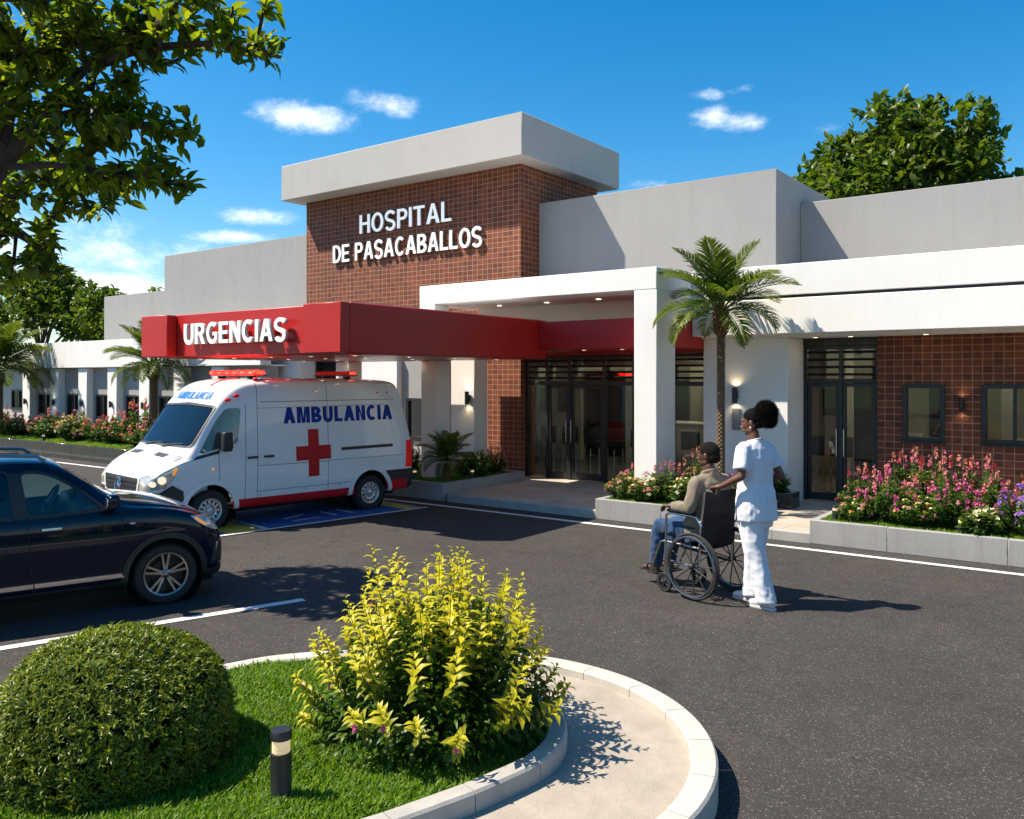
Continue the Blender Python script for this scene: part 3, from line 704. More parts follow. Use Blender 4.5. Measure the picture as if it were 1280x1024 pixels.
# wall pieces under the canopy
part('wall', [(-17.3, -15.6, 12.75, 13.4, 0, 2.69)], M['white']); part('wall', [(-13.9, -12.6, 12.9, 13.4, 0.1, 2.469)], M['white'])
part('wall', [(-12.597, -11.3, 13.05, 13.4, 0.1, 0.72), (-12.597, -11.3, 13.05, 13.4, 1.56, 2.469), (-12.597, -12.45, 13.05, 13.4, 0.72, 1.56), (-11.5, -11.3, 13.05, 13.4, 0.72, 1.56)], M['grey'])
window(-12.45, -11.5, 0.72, 1.56, 13.05, 2)
glazed_doors([-11.28, -10.57], 13.2, 0.12, 1.86, 1.93, 2.40, [])
# portal
po = MB(); po.box(-10.1, -5.54, 10.9, 12.3, 3.26, 3.58); po.box(-5.9, -5.54, 10.9, 11.5, 0.1, 3.257); po.box(-10.1, -9.74, 10.9, 11.26, 2.94, 3.257)
po.box(-5.9, -5.54, 11.5, 12.5, 2.92, 3.257)
po.box(-9.9, -5.9, 12.3, 12.5, 2.92, 3.58)
po.build('portal', M['white'], H, world=True, bevel=0.008, seg=1)
part('red_band', [(-7.897, -5.545, 11.36, 13.1, 2.45, 2.90)], M['red'])
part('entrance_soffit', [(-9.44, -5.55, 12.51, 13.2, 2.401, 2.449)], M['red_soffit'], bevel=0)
# canopy
cn = MB(); cn.box(-12.4, -7.9, 7.27, 11.6, 2.31, 2.935); cn.box(-12.4, -11.7, 7.11, 7.268, 2.31, 2.935); cn.box(-8.6, -7.9, 7.11, 7.268, 2.31, 2.935)
canopy = cn.build('canopy', M['red'], H, world=True, bevel=0.008, seg=1)
lab(canopy, 'red emergency canopy over the ambulance')
part('canopy_bounce_cover', [(-12.33, -7.97, 7.35, 11.5, 2.937, 2.95)], M['cap'], bevel=0)  # unseen grey sheet added to keep red bounce light off the portal
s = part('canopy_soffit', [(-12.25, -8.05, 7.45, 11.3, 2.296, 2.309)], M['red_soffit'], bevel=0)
def downlight(x, y, z, r=0.045):
    mb = MB(); mb.lathe([(r*1.25, 0), (r*1.25, -0.008), (r, -0.008), (r, -0.002)], 16, Matrix.Translation((x, y, z)))
    o = mb.build('downlight', M['steel'], H, world=True, smooth=True)
    mb = MB(); mb.add([(x+r*math.cos(a), y+r*math.sin(a), z-0.004) for a in [2*math.pi*k/16 for k in range(16)]], [tuple(range(15, -1, -1))])
    b = mb.build('bulb', M['lamp']); b.parent = o; b.data.transform(mw(o).inverted())
for i in range(5):
    for j in range(4): downlight(-11.9+i*0.88, 7.8+j*1.02, 2.296, 0.035)
for x in (-9.0, -8.0, -7.0, -6.3): downlight(x, 11.75, 3.26)
for x in (-7.3, -6.6, -5.9): downlight(x, 11.8, 2.45, 0.035)
for x in (-3.9, -3.4, -2.4, -1.2, 0.0, 1.2): downlight(x, 12.8, 2.60, 0.04)
lab(part('column', [(-10.11, -9.75, 10.95, 11.31, 0.2, 2.295)], M['white'], bevel=0.01), 'white canopy column standing in the planter')
part('column', [(-10.5, -9.93, 12.2, 12.6, 0.1, 2.60)], M['white'], bevel=0.01)
part('column', [(-12.3, -11.95, 10.95, 11.3, 0.0, 2.295)], M['white'], bevel=0.01)
# left wing
part('fascia', [(-29.2, -15.98, 12.0, 12.3, 2.28, 3.02)], M['white'])
part('soffit', [(-29.2, -15.98, 12.3, 12.8, 2.26, 2.30)], M['white'], bevel=0)
CX = [-27.8, -26.0, -24.35, -22.75, -21.15, -19.55, -17.95]
for x in CX: part('column', [(x, x+0.48, 12.06, 12.262, 0, 2.258)], M['white'], bevel=0.01)
wb = []
for a, b in zip(CX, CX[1:]+[-16.35]):
    w0, w1 = a+0.48+0.15, b-0.16
    wb += [(a+0.25, w0, 12.26, 12.6, 0, 2.258), (w1, b+0.25, 12.26, 12.6, 0, 2.258), (w0, w1, 12.26, 12.6, 0, 0.86), (w0, w1, 12.26, 12.6, 1.52, 2.258)]
    window(w0, w1, 0.86, 1.52, 12.26, 2, 0.045)
for k in range(0, len(wb), 4): part('wall', wb[k:k+4], M['grey'], bevel=0)
part('wall', [(-45, -39.5, 14.2, 14.5, 0, 2.9), (-39.5, -27.55, 14.2, 14.5, 0, 0.86), (-39.5, -27.55, 14.2, 14.5, 1.55, 2.9), (-38.2, -36.6, 14.2, 14.5, 0.86, 1.55), (-35.6, -33.6, 14.2, 14.5, 0.86, 1.55), (-32.4, -30.2, 14.2, 14.5, 0.86, 1.55), (-29.0, -27.55, 14.2, 14.5, 0.86, 1.55)], M['cap'], bevel=0)
for a, b in ((-39.5, -38.2), (-36.6, -35.6), (-33.6, -32.4), (-30.2, -29.0)): window(a, b, 0.86, 1.55, 14.2, 2, 0.05)
# rooms behind the glass
part('room', [(-45, 14, 18.0, 18.2, 0, 3.0), (-45, -44.8, 13.6, 18, 0, 3.0), (13.8, 14, 13.6, 18, 0, 3), (-5.85, -5.75, 13.5, 18, 0.12, 2.6), (-16, -15.8, 13.5, 18, 0.12, 2.6), (-0.75, -0.65, 13.5, 18, 0.12, 2.6)], M['int_wall'], bevel=0)
part('room_floor', [(-45, 14, 13.42, 18, -0.02, 0.115)], M['int_floor'], bevel=0)
part('room_ceiling', [(-45, 14, 13.45, 18, 2.62, 2.70)], M['int_wall'], bevel=0)
for x, y in ((-8.4, 14.6), (-6.7, 15.6), (-3.7, 14.8), (-3.2, 15.9), (-1.0, 14.6), (-14.5, 15), (-12, 15), (-7.6, 17.0)):
    mb = MB(); mb.box(x-0.5, x+0.5, y-0.08, y+0.08, 2.60, 2.619); mb.build('ceiling_lamp', M['ceil_lamp'], H, world=True)
def wall_picture(x, z, w, h, y=17.99, label=''):
    t = thing('picture', label, 'picture', (x, y, z), 0, 'framed pictures inside the hospital')
    MB().box(x-w/2, x+w/2, y-0.025, y-0.005, z-h/2, z+h/2).build('frame', M['frame'], t, world=True)
    MB().box(x-w/2+0.04, x+w/2-0.04, y-0.03, y-0.026, z-h/2+0.04, z+h/2-0.04).build('print', M['picture'], t, world=True)
wall_picture(-11.35, 1.5, 0.24, 0.5, 16.59, label='left of two dark framed pictures seen through the entrance glazing')
wall_picture(-10.8, 1.5, 0.34, 0.58, 16.59, label='right of two dark framed pictures seen through the entrance glazing')
wall_picture(-5.15, 1.5, 0.34, 0.55, label='dark framed picture seen through the right wing doors')
# black panels standing in for corridor shade, a pale screen wall and a counter beyond the entrance glass
part('inner_partition', [(-12.1, -10.35, 16.6, 16.7, 0.115, 2.6), (-9.2, -8.9, 16.6, 16.7, 0.115, 2.6)], M['int_light'], bevel=0)
part('corridor_shade_panel', [(-11.0, -9.9, 17.9, 17.98, 0.115, 2.2), (-9.3, -8.3, 17.9, 17.98, 0.115, 2.3), (-4.75, -4.3, 17.9, 17.98, 0.115, 2.2), (-3.3, -2.5, 17.9, 17.98, 0.115, 2.1)], M['frame'], bevel=0)
part('inner_pillar', [(-8.35, -8.1, 15.9, 16.15, 0.115, 2.6), (-4.55, -4.35, 16.4, 16.6, 0.115, 2.6), (-1.75, -1.55, 15.0, 15.2, 0.115, 2.6)], M['int_light'], bevel=0)
# waiting chairs
def chair(loc, label):
    t = thing('waiting_chair', label, 'chair', loc, 0, 'waiting room chairs inside the hospital')
    mb = MB(); mb.prism([(-0.22, 0.40), (0.2, 0.42), (0.22, 0.44), (-0.2, 0.44)], -0.2, 0.2, axisM((0, 0, 0), (1, 0, 0), (0, -1, 0))); mb.build('seat', M['chair'], t)
    mb = MB(); mb.box(-0.2, 0.2, 0.18, 0.21, 0.46, 0.82); mb.build('backrest', M['chair'], t, bevel=0.01)
    for x in (-0.18, 0.18):
        for y in (-0.18, 0.18): MB().tube([(x, y, 0), (x, y, 0.41)], 0.012, 6).build('leg', M['steel'], t)
    return t
ch0 = chair((-10.5, 15.3, 0.115), 'dark waiting chair behind the entrance glass, first of its row')
nm = ['second', 'third', 'fourth', 'fifth', 'sixth', 'seventh']
for k in range(6):
    c = copy_tree(ch0); c.location = (-10.5+0.56*(k+1), 15.3, 0.115); c['label'] = 'dark waiting chair behind the entrance glass, %s of its row' % nm[k]
for k in range(3):
    c = copy_tree(ch0); c.location = (-4.85+0.5*k, 15.6, 0.115); c['label'] = 'dark waiting chair behind the right wing doors, %s of its row' % (['first']+nm)[k]
cd = thing('reception_desk', 'pale reception desk inside the entrance hall', 'desk', (-7.6, 16.9, 0.115))
MB().box(-8.8, -6.4, 16.8, 17.3, 0.115, 1.0).build('front_panel', M['int_wall'], cd, world=True, bevel=0.01); MB().box(-8.85, -6.35, 16.73, 17.35, 1.002, 1.04).build('counter_top', M['white'], cd, world=True, bevel=0.008)

# ------------------------------------------------------------------ signs
def sign_line(parent, name, body, x0, x1, z0, z1, y, depth=0.05, t=0.17):
    me = text_mesh(body, z1-z0, x1-x0, depth, t)
    me.transform(Matrix(((1, 0, 0, x0), (0, 0, -1, y), (0, 1, 0, z0), (0, 0, 0, 1))))
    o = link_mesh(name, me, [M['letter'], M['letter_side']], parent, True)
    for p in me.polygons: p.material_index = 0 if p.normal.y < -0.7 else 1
    return o
sg = thing('hospital_sign', 'white raised lettering HOSPITAL DE PASACABALLOS on the brick tower', 'sign', (-12.5, 13, 4.6))
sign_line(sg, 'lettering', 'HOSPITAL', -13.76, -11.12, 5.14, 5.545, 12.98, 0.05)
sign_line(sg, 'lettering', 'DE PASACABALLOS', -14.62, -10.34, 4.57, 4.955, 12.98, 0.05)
sg = thing('emergency_sign', 'white raised lettering URGENCIAS on the red canopy front', 'sign', (-10.2, 7.27, 2.48))
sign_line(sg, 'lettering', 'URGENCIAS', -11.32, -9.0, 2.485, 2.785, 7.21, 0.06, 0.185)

# ------------------------------------------------------------------ wall lamps
def wall_lamp(x, y, z, label, face=(0, -1), h=0.24, r=0.04):
    t = thing('wall_lamp', label, 'wall lamp', (x, y, z), 0, 'black up-and-down wall lamps')
    cx, cy = x+face[0]*(r+0.03), y+face[1]*(r+0.03)
    mb = MB(); mb.lathe([(r*0.8, -h/2+0.03), (r, -h/2), (r, h/2), (r*0.8, h/2-0.03)], 16, Matrix.Translation((cx, cy, z))); mb.build('housing', M['frame'], t, world=True, smooth=True)
    mb = MB()
    mb.add([(cx+r*0.8*math.cos(a), cy+r*0.8*math.sin(a), z-h/2+0.03) for a in [2*math.pi*k/12 for k in range(12)]], [tuple(range(11, -1, -1))])
    mb.add([(cx+r*0.8*math.cos(a), cy+r*0.8*math.sin(a), z+h/2-0.03) for a in [2*math.pi*k/12 for k in range(12)]], [tuple(range(12))])
    mb.build('bulb', M['lamp_hot'], t, world=True)
    a, b = sorted((x+face[0]*0.001, x+face[0]*(0.045))); c, d = sorted((y+face[1]*0.001, y+face[1]*0.045))
    if face[0]: c, d = y-0.03, y+0.03
    else: a, b = x-0.03, x+0.03
    MB().box(a, b, c, d, z-0.06, z+0.06).build('bracket', M['frame'], t, world=True)
nth = ['leftmost', 'second', 'third', 'fourth', 'fifth', 'sixth', 'seventh']
for i, x in enumerate(CX): wall_lamp(x+0.25, 12.06, 1.27, 'black wall lamp on the %s white column of the left wing' % nth[i], h=0.17, r=0.03)
wall_lamp(-10.05, 12.2, 1.62, 'black wall lamp on the white column behind the small palm')
wall_lamp(-5.0, 12.5, 1.73, 'black wall lamp on the white pier beside the tall palm')
MB_ = MB().box(-5.05, -4.93, 12.45, 12.497, 1.20, 1.53).build('intercom_panel', [M['steel_grey']], None, bevel=0.006); tag(MB_, 'narrow grey panel on the white pier below the wall lamp', 'panel')
wall_lamp(-2.0, 13.1, 1.62, 'black wall lamp between two windows on the brick wall', h=0.17, r=0.028)
# ================================================================== vehicles
def car_paint(name, c, flake=0.0, rough=0.25, dirt=0.0):
    m, nt, nd, lk = new_mat(name)
    b, o = out_bsdf(nd, lk, Roughness=rough)
    b.inputs['Specular IOR Level'].default_value = 0.05
    b.inputs['Coat Weight'].default_value = 1.0; b.inputs['Coat Roughness'].default_value = 0.025; b.inputs['Coat IOR'].default_value = 1.38; b.inputs['Metallic'].default_value = flake
    tc = nd.new('ShaderNodeTexCoord')
    n = noise_node(nd, lk, tc.outputs['Object'], 2.2, 6, 0.65)
    sz = nd.new('ShaderNodeSeparateXYZ'); lk.new(tc.outputs['Object'], sz.inputs[0])
    low = nd.new('ShaderNodeMapRange'); low.inputs[1].default_value = 0.55; low.inputs[2].default_value = 0.15; lk.new(sz.outputs[2], low.inputs[0])
    d = math_n(nd, lk, 'MULTIPLY', math_n(nd, lk, 'MULTIPLY', low.outputs[0], n.outputs[0]), dirt)
    r = ramp(nd, lk, n.outputs[0], [(0.3, tuple(x*0.95 for x in c)), (0.7, c)])
    lk.new(mixc(nd, lk, r.outputs[0], (0.16, 0.14, 0.11), d), b.inputs['Base Color'])
    lk.new(math_n(nd, lk, 'ADD', math_n(nd, lk, 'MULTIPLY', d, 0.5), rough), b.inputs['Roughness'])
    return m
M['navy'] = car_paint('navy car paint', (0.0010, 0.0065, 0.022), 0.0, 0.2, 0.02)
M['van_white'] = car_paint('white van paint', (0.80, 0.80, 0.79), 0.0, 0.3, 0.12)
M['rubber'] = plain('tyre rubber', (0.016, 0.016, 0.017), 0.75, 0, 0.2, 12, 0.15, 300)
M['trim'] = plain('black plastic trim', (0.018, 0.018, 0.02), 0.5, 0, 0.15, 8, 0.15, 400)
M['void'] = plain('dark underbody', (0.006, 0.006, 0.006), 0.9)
M['chrome'] = plain('chrome', (0.75, 0.75, 0.76), 0.12, 1.0, 0.05)
M['alloy'] = plain('grey alloy', (0.32, 0.31, 0.31), 0.28, 1.0, 0.1, 10)
M['rim_dark'] = plain('dark rim barrel', (0.03, 0.03, 0.032), 0.45, 0.5)
M['steel_rim'] = plain('silver steel wheel', (0.60, 0.60, 0.61), 0.35, 0.7, 0.08, 10)
M['car_glass'] = glass_mat('car window glass', (0.74, 0.84, 0.84), 1.38)
M['van_glass'] = glass_mat('windscreen glass', (0.72, 0.80, 0.82), 1.33)
M['seat'] = plain('dark seat cloth', (0.13, 0.14, 0.15), 0.8, 0, 0.15, 20, 0.3, 200)
M['seat_tan'] = plain('grey seat cloth', (0.16, 0.15, 0.14), 0.8, 0, 0.15, 20, 0.3, 200)
M['dash'] = plain('dashboard plastic', (0.15, 0.165, 0.175), 0.6, 0, 0.1, 9)
M['dash_grey'] = plain('grey dashboard plastic', (0.52, 0.53, 0.54), 0.6, 0, 0.1, 9)
M['decal_red'] = plain('red vinyl', (0.52, 0.012, 0.016), 0.45, 0, 0.06, 2, 0, 80, 0.2)
M['decal_blue'] = plain('blue vinyl', (0.006, 0.035, 0.27), 0.5, 0, 0.06, 2, 0, 80, 0.15)
M['decal_sky'] = plain('mid blue vinyl', (0.03, 0.17, 0.48), 0.35, 0, 0.06, 2)
M['seam'] = plain('panel gap', (0.10, 0.10, 0.105), 0.7)
M['seam_dark'] = plain('dark panel gap', (0.002, 0.003, 0.006), 0.7)
M['red_lit'] = emit_mat('lit red beacon', (1.0, 0.004, 0.002), 9.0, (0.7, 0.02, 0.02))
M['red_hot'] = emit_mat('bright beacon lamp', (1.0, 0.012, 0.006), 7.0, (0.9, 0.2, 0.1))
M['red_lens'] = emit_mat('red lamp lens', (1.0, 0.02, 0.01), 0.06, (0.55, 0.015, 0.012))
M['amber'] = emit_mat('amber lens', (1.0, 0.35, 0.02), 0.3, (0.75, 0.25, 0.03))
M['lamp_bowl'] = plain('headlamp bowl', (0.55, 0.52, 0.46), 0.15, 0.4, 0.45, 14, 0, 80, 0.5, 1.0)
M['head_lit'] = emit_mat('lit headlamp', (1.0, 0.74, 0.42), 0.5, (0.9, 0.9, 0.85))
M['lens'] = glass_mat('lamp lens', (0.93, 0.94, 0.95), 1.5)

def shell(sections, name='body', sub=2, sharp=None):
    """closed body skin lofted through half sections (x, [(y, z), ...]) mirrored in y; returns a closed mesh object"""
    bm = bmesh.new(); rings = []
    for x, pts in sections:
        ring = []
        for (y, z) in pts: ring.append(bm.verts.new((x, y, z)))
        for (y, z) in reversed(pts[1:-1]): ring.append(bm.verts.new((x, -y, z)))
        rings.append(ring)
    n = len(rings[0])
    for a, b in zip(rings, rings[1:]):
        for k in range(n): bm.faces.new((a[k], a[(k+1) % n], b[(k+1) % n], b[k]))
    m = len(sections[0][1])
    for ring, flip in ((rings[0], False), (rings[-1], True)):
        for k in range(m-1):
            l = (n-k) % n; q = [ring[k], ring[k+1], ring[n-k-1], ring[l]]
            u = []
            for v in q:
                if v not in u: u.append(v)
            if len(u) > 2: bm.faces.new(u)
    bmesh.ops.recalc_face_normals(bm, faces=bm.faces)
    me = bpy.data.meshes.new(name); bm.to_mesh(me); bm.free()
    o = bpy.data.objects.new(name, me); COL.objects.link(o)
    if sub: add_mod_apply(o, lambda q: setattr(q.modifiers.new('s', 'SUBSURF'), 'levels', sub))
    return o

def dup_o(o, name='tmp'):
    c = bpy.data.objects.new(name, o.data.copy()); COL.objects.link(c); return c
def offset_shell(o, out, thick):
    """closed skin: outer face `out` outside the body, `thick` deep"""
    c = dup_o(o)
    def fn(q):
        d = q.modifiers.new('d', 'DISPLACE'); d.mid_level = 0; d.strength = out
        s = q.modifiers.new('s', 'SOLIDIFY'); s.thickness = thick; s.offset = -1
    return add_mod_apply(c, fn)
from mathutils.bvhtree import BVHTree
def boolean(a, b, op, solver='EXACT'):
    def fn(q):
        m = q.modifiers.new('b', 'BOOLEAN'); m.operation = op; m.object = b; m.solver = solver
    return add_mod_apply(a, fn)
def cutter_side(poly, y0, y1):
    """prism across y from a side-view outline (x, z)"""
    mb = MB(); mb.prism(poly, y0, y1, Matrix(((1, 0, 0, 0), (0, 0, 1, 0), (0, 1, 0, 0), (0, 0, 0, 1))))
    return mb_obj(mb)
def cutter_front(poly, x0, x1):
    mb = MB(); mb.prism(poly, x0, x1, Matrix(((0, 0, 1, 0), (1, 0, 0, 0), (0, 1, 0, 0), (0, 0, 0, 1))))
    return mb_obj(mb)
def cutter_top(poly, z0, z1):
    mb = MB(); mb.prism(poly, z0, z1); return mb_obj(mb)
def mb_obj(mb):
    o = mb.build('cutter', [M['void']]); o.data.materials.clear(); return o
def round_poly(pts, r, n=5):
    out = []; N = len(pts)
    for i, p in enumerate(pts):
        rr = r[i] if isinstance(r, (list, tuple)) else r
        p = Vector(p); a = Vector(pts[i-1]); b = Vector(pts[(i+1) % N])
        if rr <= 0: out.append(tuple(p)); continue
        d = min(rr, (a-p).length*0.45, (b-p).length*0.45); s = p+(a-p).normalized()*d; e = p+(b-p).normalized()*d
        for k in range(n+1):
            t = k/n; out.append(tuple(s*(1-t)**2+p*2*t*(1-t)+e*t*t))
    return out
def grow(poly, d):
    P = [Vector(p) for p in poly]; N = len(P); A = sum(P[i].x*P[(i+1) % N].y-P[(i+1) % N].x*P[i].y for i in range(N)); sg = 1 if A > 0 else -1
    out = []
    for i in range(N):
        e1 = (P[i]-P[i-1]); e2 = (P[(i+1) % N]-P[i])
        e1 = e1.normalized() if e1.length > 1e-9 else e2.normalized(); e2 = e2.normalized() if e2.length > 1e-9 else e1
        n = (Vector((e1.y, -e1.x))+Vector((e2.y, -e2.x)))
        n = n.normalized() if n.length > 1e-6 else Vector((e1.y, -e1.x)); out.append(tuple(P[i]+n*sg*d))
    return out

class Body:
    def __init__(s, base, root): s.base = base; s.root = root; s.cache = {}; s.tree = BVHTree.FromObject(base, bpy.context.evaluated_depsgraph_get())
    def sk(s, out, thick):
        k = (out, thick)
        if k not in s.cache: s.cache[k] = offset_shell(s.base, out, thick)
        return s.cache[k]
    def patch(s, name, cutters, mat, out=0.003, thick=0.012, parent=None, smooth=40, minus=None):
        """the piece of the body skin inside the outline"""
        if not isinstance(cutters, (list, tuple)): cutters = [cutters]
        tries = [(0, 0, 'EXACT'), (0.0007, 0.001, 'EXACT'), (-0.0006, 0.0005, 'EXACT'), (0, 0, 'FAST'), (0.0005, 0.002, 'FAST'), (0, 0, 'MANIFOLD')]
        best = None
        for do, dt, sol in tries:
            o = dup_o(s.sk(out+do, thick+dt), name)
            for c in cutters: boolean(o, c, 'INTERSECT', sol)
            for c in (minus or []): boolean(o, c, 'DIFFERENCE', sol)
            if len(o.data.vertices) and max((s.tree.find_nearest(v.co)[3] or 0) for v in o.data.vertices) < 0.05: break
            print('RETRY', name, sol, len(o.data.vertices)); kill(o); o = None
        for c in cutters+(minus or []): kill(c)
        if o is None: return None
        me = o.data; me.materials.clear(); me.materials.append(mat)
        me.polygons.foreach_set('material_index', [0]*len(me.polygons))
        me.polygons.foreach_set('use_smooth', [True]*len(me.polygons)); me.set_sharp_from_angle(angle=R_(smooth))
        o.name = name; o.parent = parent or s.root; return o
    def done(s):
        for o in s.cache.values(): kill(o)
        kill(s.base)

def wheel(root, x, y, r, w, kind, side):
    """wheel at (x, y, r), axle along y, outer face towards side*y: parts wheel > tyre"""
    T = axisM((x, y, r), (0, side, 0), (1, 0, 0)); h = w/2; ri = r*(0.71 if kind == 'alloy' else 0.62)
    mb = MB(); mb.lathe([(ri, -h*0.9), (r*0.93, -h), (r*0.985, -h*0.75), (r, -h*0.4), (r, h*0.4), (r*0.985, h*0.75), (r*0.93, h), (r*0.80, h*1.04), (ri+0.004, h*0.9), (ri, h*0.8), (ri, -h*0.9)], 48, T)
    for k in range(64):
        a = 2*math.pi*k/64
        for z in (-h*0.45, h*0.45):
            mb.box(r-0.004, r+0.0035, -0.0045, 0.0045, z-h*0.3, z+h*0.3, T @ Matrix.Rotation(a+(0.04 if z > 0 else 0), 4, 'Z'))
    hub = None
    rm = MB(); rm.mi = 0
    rm.lathe([(ri, -h*0.8), (ri*0.97, h*0.72), (ri*0.985, h*0.85), (ri*1.0, h*0.86), (ri*0.93, h*0.80), (ri*0.90, h*0.5), (ri*0.88, -h*0.7)], 48, T)
    rm.mi = 1; rm.lathe([(ri*0.89, -h*0.3), (0.0, -h*0.3)], 32, T)
    rm.lathe([(ri*0.62, -h*0.25), (ri*0.62, h*0.05), (ri*0.1, h*0.05)], 32, T)
    rm.mi = 0
    if kind == 'alloy':
        for k in range(5):
            for s in (-1, 1):
                a = 2*math.pi*k/5+0.32+s*0.17
                R2 = T @ Matrix.Rotation(a, 4, 'Z')
                p = [(ri*0.16, -ri*0.055+s*0.0), (ri*0.95, -ri*0.05), (ri*0.95, ri*0.05), (ri*0.16, ri*0.055)]
                n = len(p); vs = []
                for (u, v) in p: vs.append(R2 @ Vector((u, v, h*(0.52 if u < ri*0.5 else 0.70))))
                for (u, v) in p: vs.append(R2 @ Vector((u, v*1.25, h*(0.2 if u < ri*0.5 else 0.45))))
                rm.add(vs, [(0, 1, 2, 3), (7, 6, 5, 4)]+[(i, i+4, (i+1) % 4+4, (i+1) % 4) for i in range(4)])
        rm.lathe([(ri*0.22, h*0.2), (ri*0.22, h*0.55), (ri*0.17, h*0.62), (0, h*0.63)], 20, T)
        for k in range(5):
            a = 2*math.pi*k/5+0.1; rm.mi = 1; rm.lathe([(0.008, h*0.63), (0.008, h*0.66), (0, h*0.66)], 8, T @ Matrix.Translation((ri*0.12*math.cos(a), ri*0.12*math.sin(a), 0)))
        mats = [M['alloy'], M['rim_dark']]
    else:
        # pressed steel disc with a ring of hand holes
        rm.lathe([(ri*0.93, h*0.45), (ri*0.86, h*0.62), (ri*0.80, h*0.66)], 40, T)
        rm.lathe([(ri*0.60, h*0.68), (ri*0.50, h*0.62), (ri*0.42, h*0.40), (ri*0.40, h*0.30)], 40, T)
        nh = 12
        for k in range(nh):
            a = 2*math.pi*k/nh; d = math.pi/nh*0.5
            vs = []
            for rr, zz in ((ri*0.80, 0.66), (ri*0.60, 0.68)):
                for q in (-d, 0, d): vs.append(T @ Vector((rr*math.cos(a+q), rr*math.sin(a+q), h*zz)))
            rm.add(vs, [(0, 1, 4, 3), (1, 2, 5, 4)])
        rm.lathe([(ri*0.26, h*0.3), (ri*0.25, h*0.75), (ri*0.20, h*0.82), (0, h*0.83)], 20, T)
        for k in range(6):
            a = 2*math.pi*k/6; rm.lathe([(0.011, h*0.35), (0.011, h*0.52), (0, h*0.53)], 8, T @ Matrix.Translation((ri*0.335*math.cos(a), ri*0.335*math.sin(a), 0)))
        rm.lathe([(ri*0.41, h*0.32), (ri*0.2, h*0.34)], 32, T)
        mats = [M['steel_rim'], M['rim_dark']]
    whl = rm.build('wheel', mats, root, smooth=True, angle=35)
    ty = mb.build('tyre', M['rubber'], whl, smooth=True, angle=30)
    return whl

def seat_part(root, x, y, z, mat, w=0.34, hh=0.46, rear=-1):
    """car seat: cushion, back and headrest in one piece, facing +x"""
    mb = MB(); mb.box(x-0.2, x+0.22, y-w/2, y+w/2, z, z+0.12)
    mb.box(-0.05, 0.05, y-w/2, y+w/2, 0, hh, Matrix.Translation((x-0.2, 0, z+0.08)) @ Matrix.Rotation(R_(-14), 4, 'Y'))
    mb.box(-0.035, 0.035, y-w*0.28, y+w*0.28, hh+0.03, hh+0.17, Matrix.Translation((x-0.2, 0, z+0.08)) @ Matrix.Rotation(R_(-12), 4, 'Y'))
    return mb.build('seat', mat, root, bevel=0.03, seg=3)
def steering(root, x, y, z, tilt=60, r=0.14):
    Mx = axisM((x, y, z), (-math.cos(R_(90-tilt)), 0, math.sin(R_(90-tilt))), (0, 1, 0))
    mb = MB(); pts = [Mx @ Vector((r*math.cos(2*math.pi*k/28), r*math.sin(2*math.pi*k/28), 0)) for k in range(28)]
    mb.tube(pts, 0.012, 8, closed=True)
    for a in (20, 160, 270): mb.tube([Mx @ Vector((0, 0, -0.01)), Mx @ Vector((r*math.cos(R_(a)), r*math.sin(R_(a)), 0))], 0.013, 6)
    mb.lathe([(0.0, 0.012), (0.045, 0.008), (0.05, -0.02)], 16, Mx)
    return mb.build('steering_wheel', M['dash'], root, smooth=True)

# ------------------------------------------------------------------ ambulance (x forward, +y its left side, the one in view)
amb = thing('ambulance', 'white high-roof ambulance with blue lettering, red cross and red stripe under the canopy', 'ambulance', (-10.46, 7.92, 0), R_(-98.4))
def van_sec(x, zb, w, zt, wt, r, belt=0.90, crown=0.02):
    belt = min(belt, zt-0.12); up = zt-belt; ww = lambda t: w+(wt-w)*t
    return (x, [(0, zb), (w*0.75, zb), (w*0.96, zb+0.012), (w*0.995, zb+0.06), (w, zb+0.25*(belt-zb)), (w*1.004, zb+0.62*(belt-zb)), (w, belt-0.03), (w*0.995, belt+0.03),
                (ww(0.22), belt+up*0.25), (ww(0.55), belt+up*0.58), (ww(0.92), zt-r), (wt-r*0.22, zt-r*0.38), (wt-r*0.75, zt-r*0.06), (wt*0.5, zt+crown*0.75), (0, zt+crown)])
AW = 0.90
vs_ = [(-2.085, .30, AW*.965, 0.95, AW*.95, .03), (-2.07, .27, AW*.985, 1.08, AW*.94, .04), (-2.00, .25, AW*.995, 1.36, AW*.935, .07), (-1.92, .24, AW, 1.66, AW*.92, .10), (-1.865, .24, AW, 1.85, AW*.91, .11), (-1.82, .23, AW, 1.925, AW*.90, .12), (-1.76, .23, AW, 1.955, AW*.90, .12), (-1.45, .23, AW, 1.965, AW*.90, .12), (-0.6, .23, AW, 1.98, AW*.90, .12), (0.2, .23, AW, 1.98, AW*.90, .12), (0.62, .23, AW, 1.97, AW*.90, .13),
       (0.80, .23, AW, 1.94, AW*.90, .14), (0.95, .23, AW, 1.86, AW*.90, .16), (1.06, .23, AW, 1.74, AW*.90, .12), (1.20, .23, AW, 1.54, AW*.905, .08), (1.36, .23, AW, 1.30, AW*.91, .07), (1.50, .23, AW, 1.10, AW*.91, .07), (1.58, .23, AW*.998, 1.025, AW*.87, .085), (1.70, .23, AW*.99, .985, AW*.85, .085), (1.85, .22, AW*.975, .935, AW*.83, .08), (1.99, .21, AW*.955, .87, AW*.80, .08), (2.09, .205, AW*.92, .815, AW*.76, .07), (2.155, .21, AW*.86, .755, AW*.71, .06), (2.185, .25, AW*.76, .68, AW*.64, .05)]
fx = lambda x: x if x < 1.6 else 1.6+(x-1.6)*0.78
fxp = lambda P: [(fx(x), z) for x, z in P]
vs_ = [(fx(x), zb, w, zt, wt, min(r, 0.6*(zt-0.9)) if zt > 1.0 else min(r, 0.055), *rest_) for (x, zb, w, zt, wt, r, *rest_) in vs_]
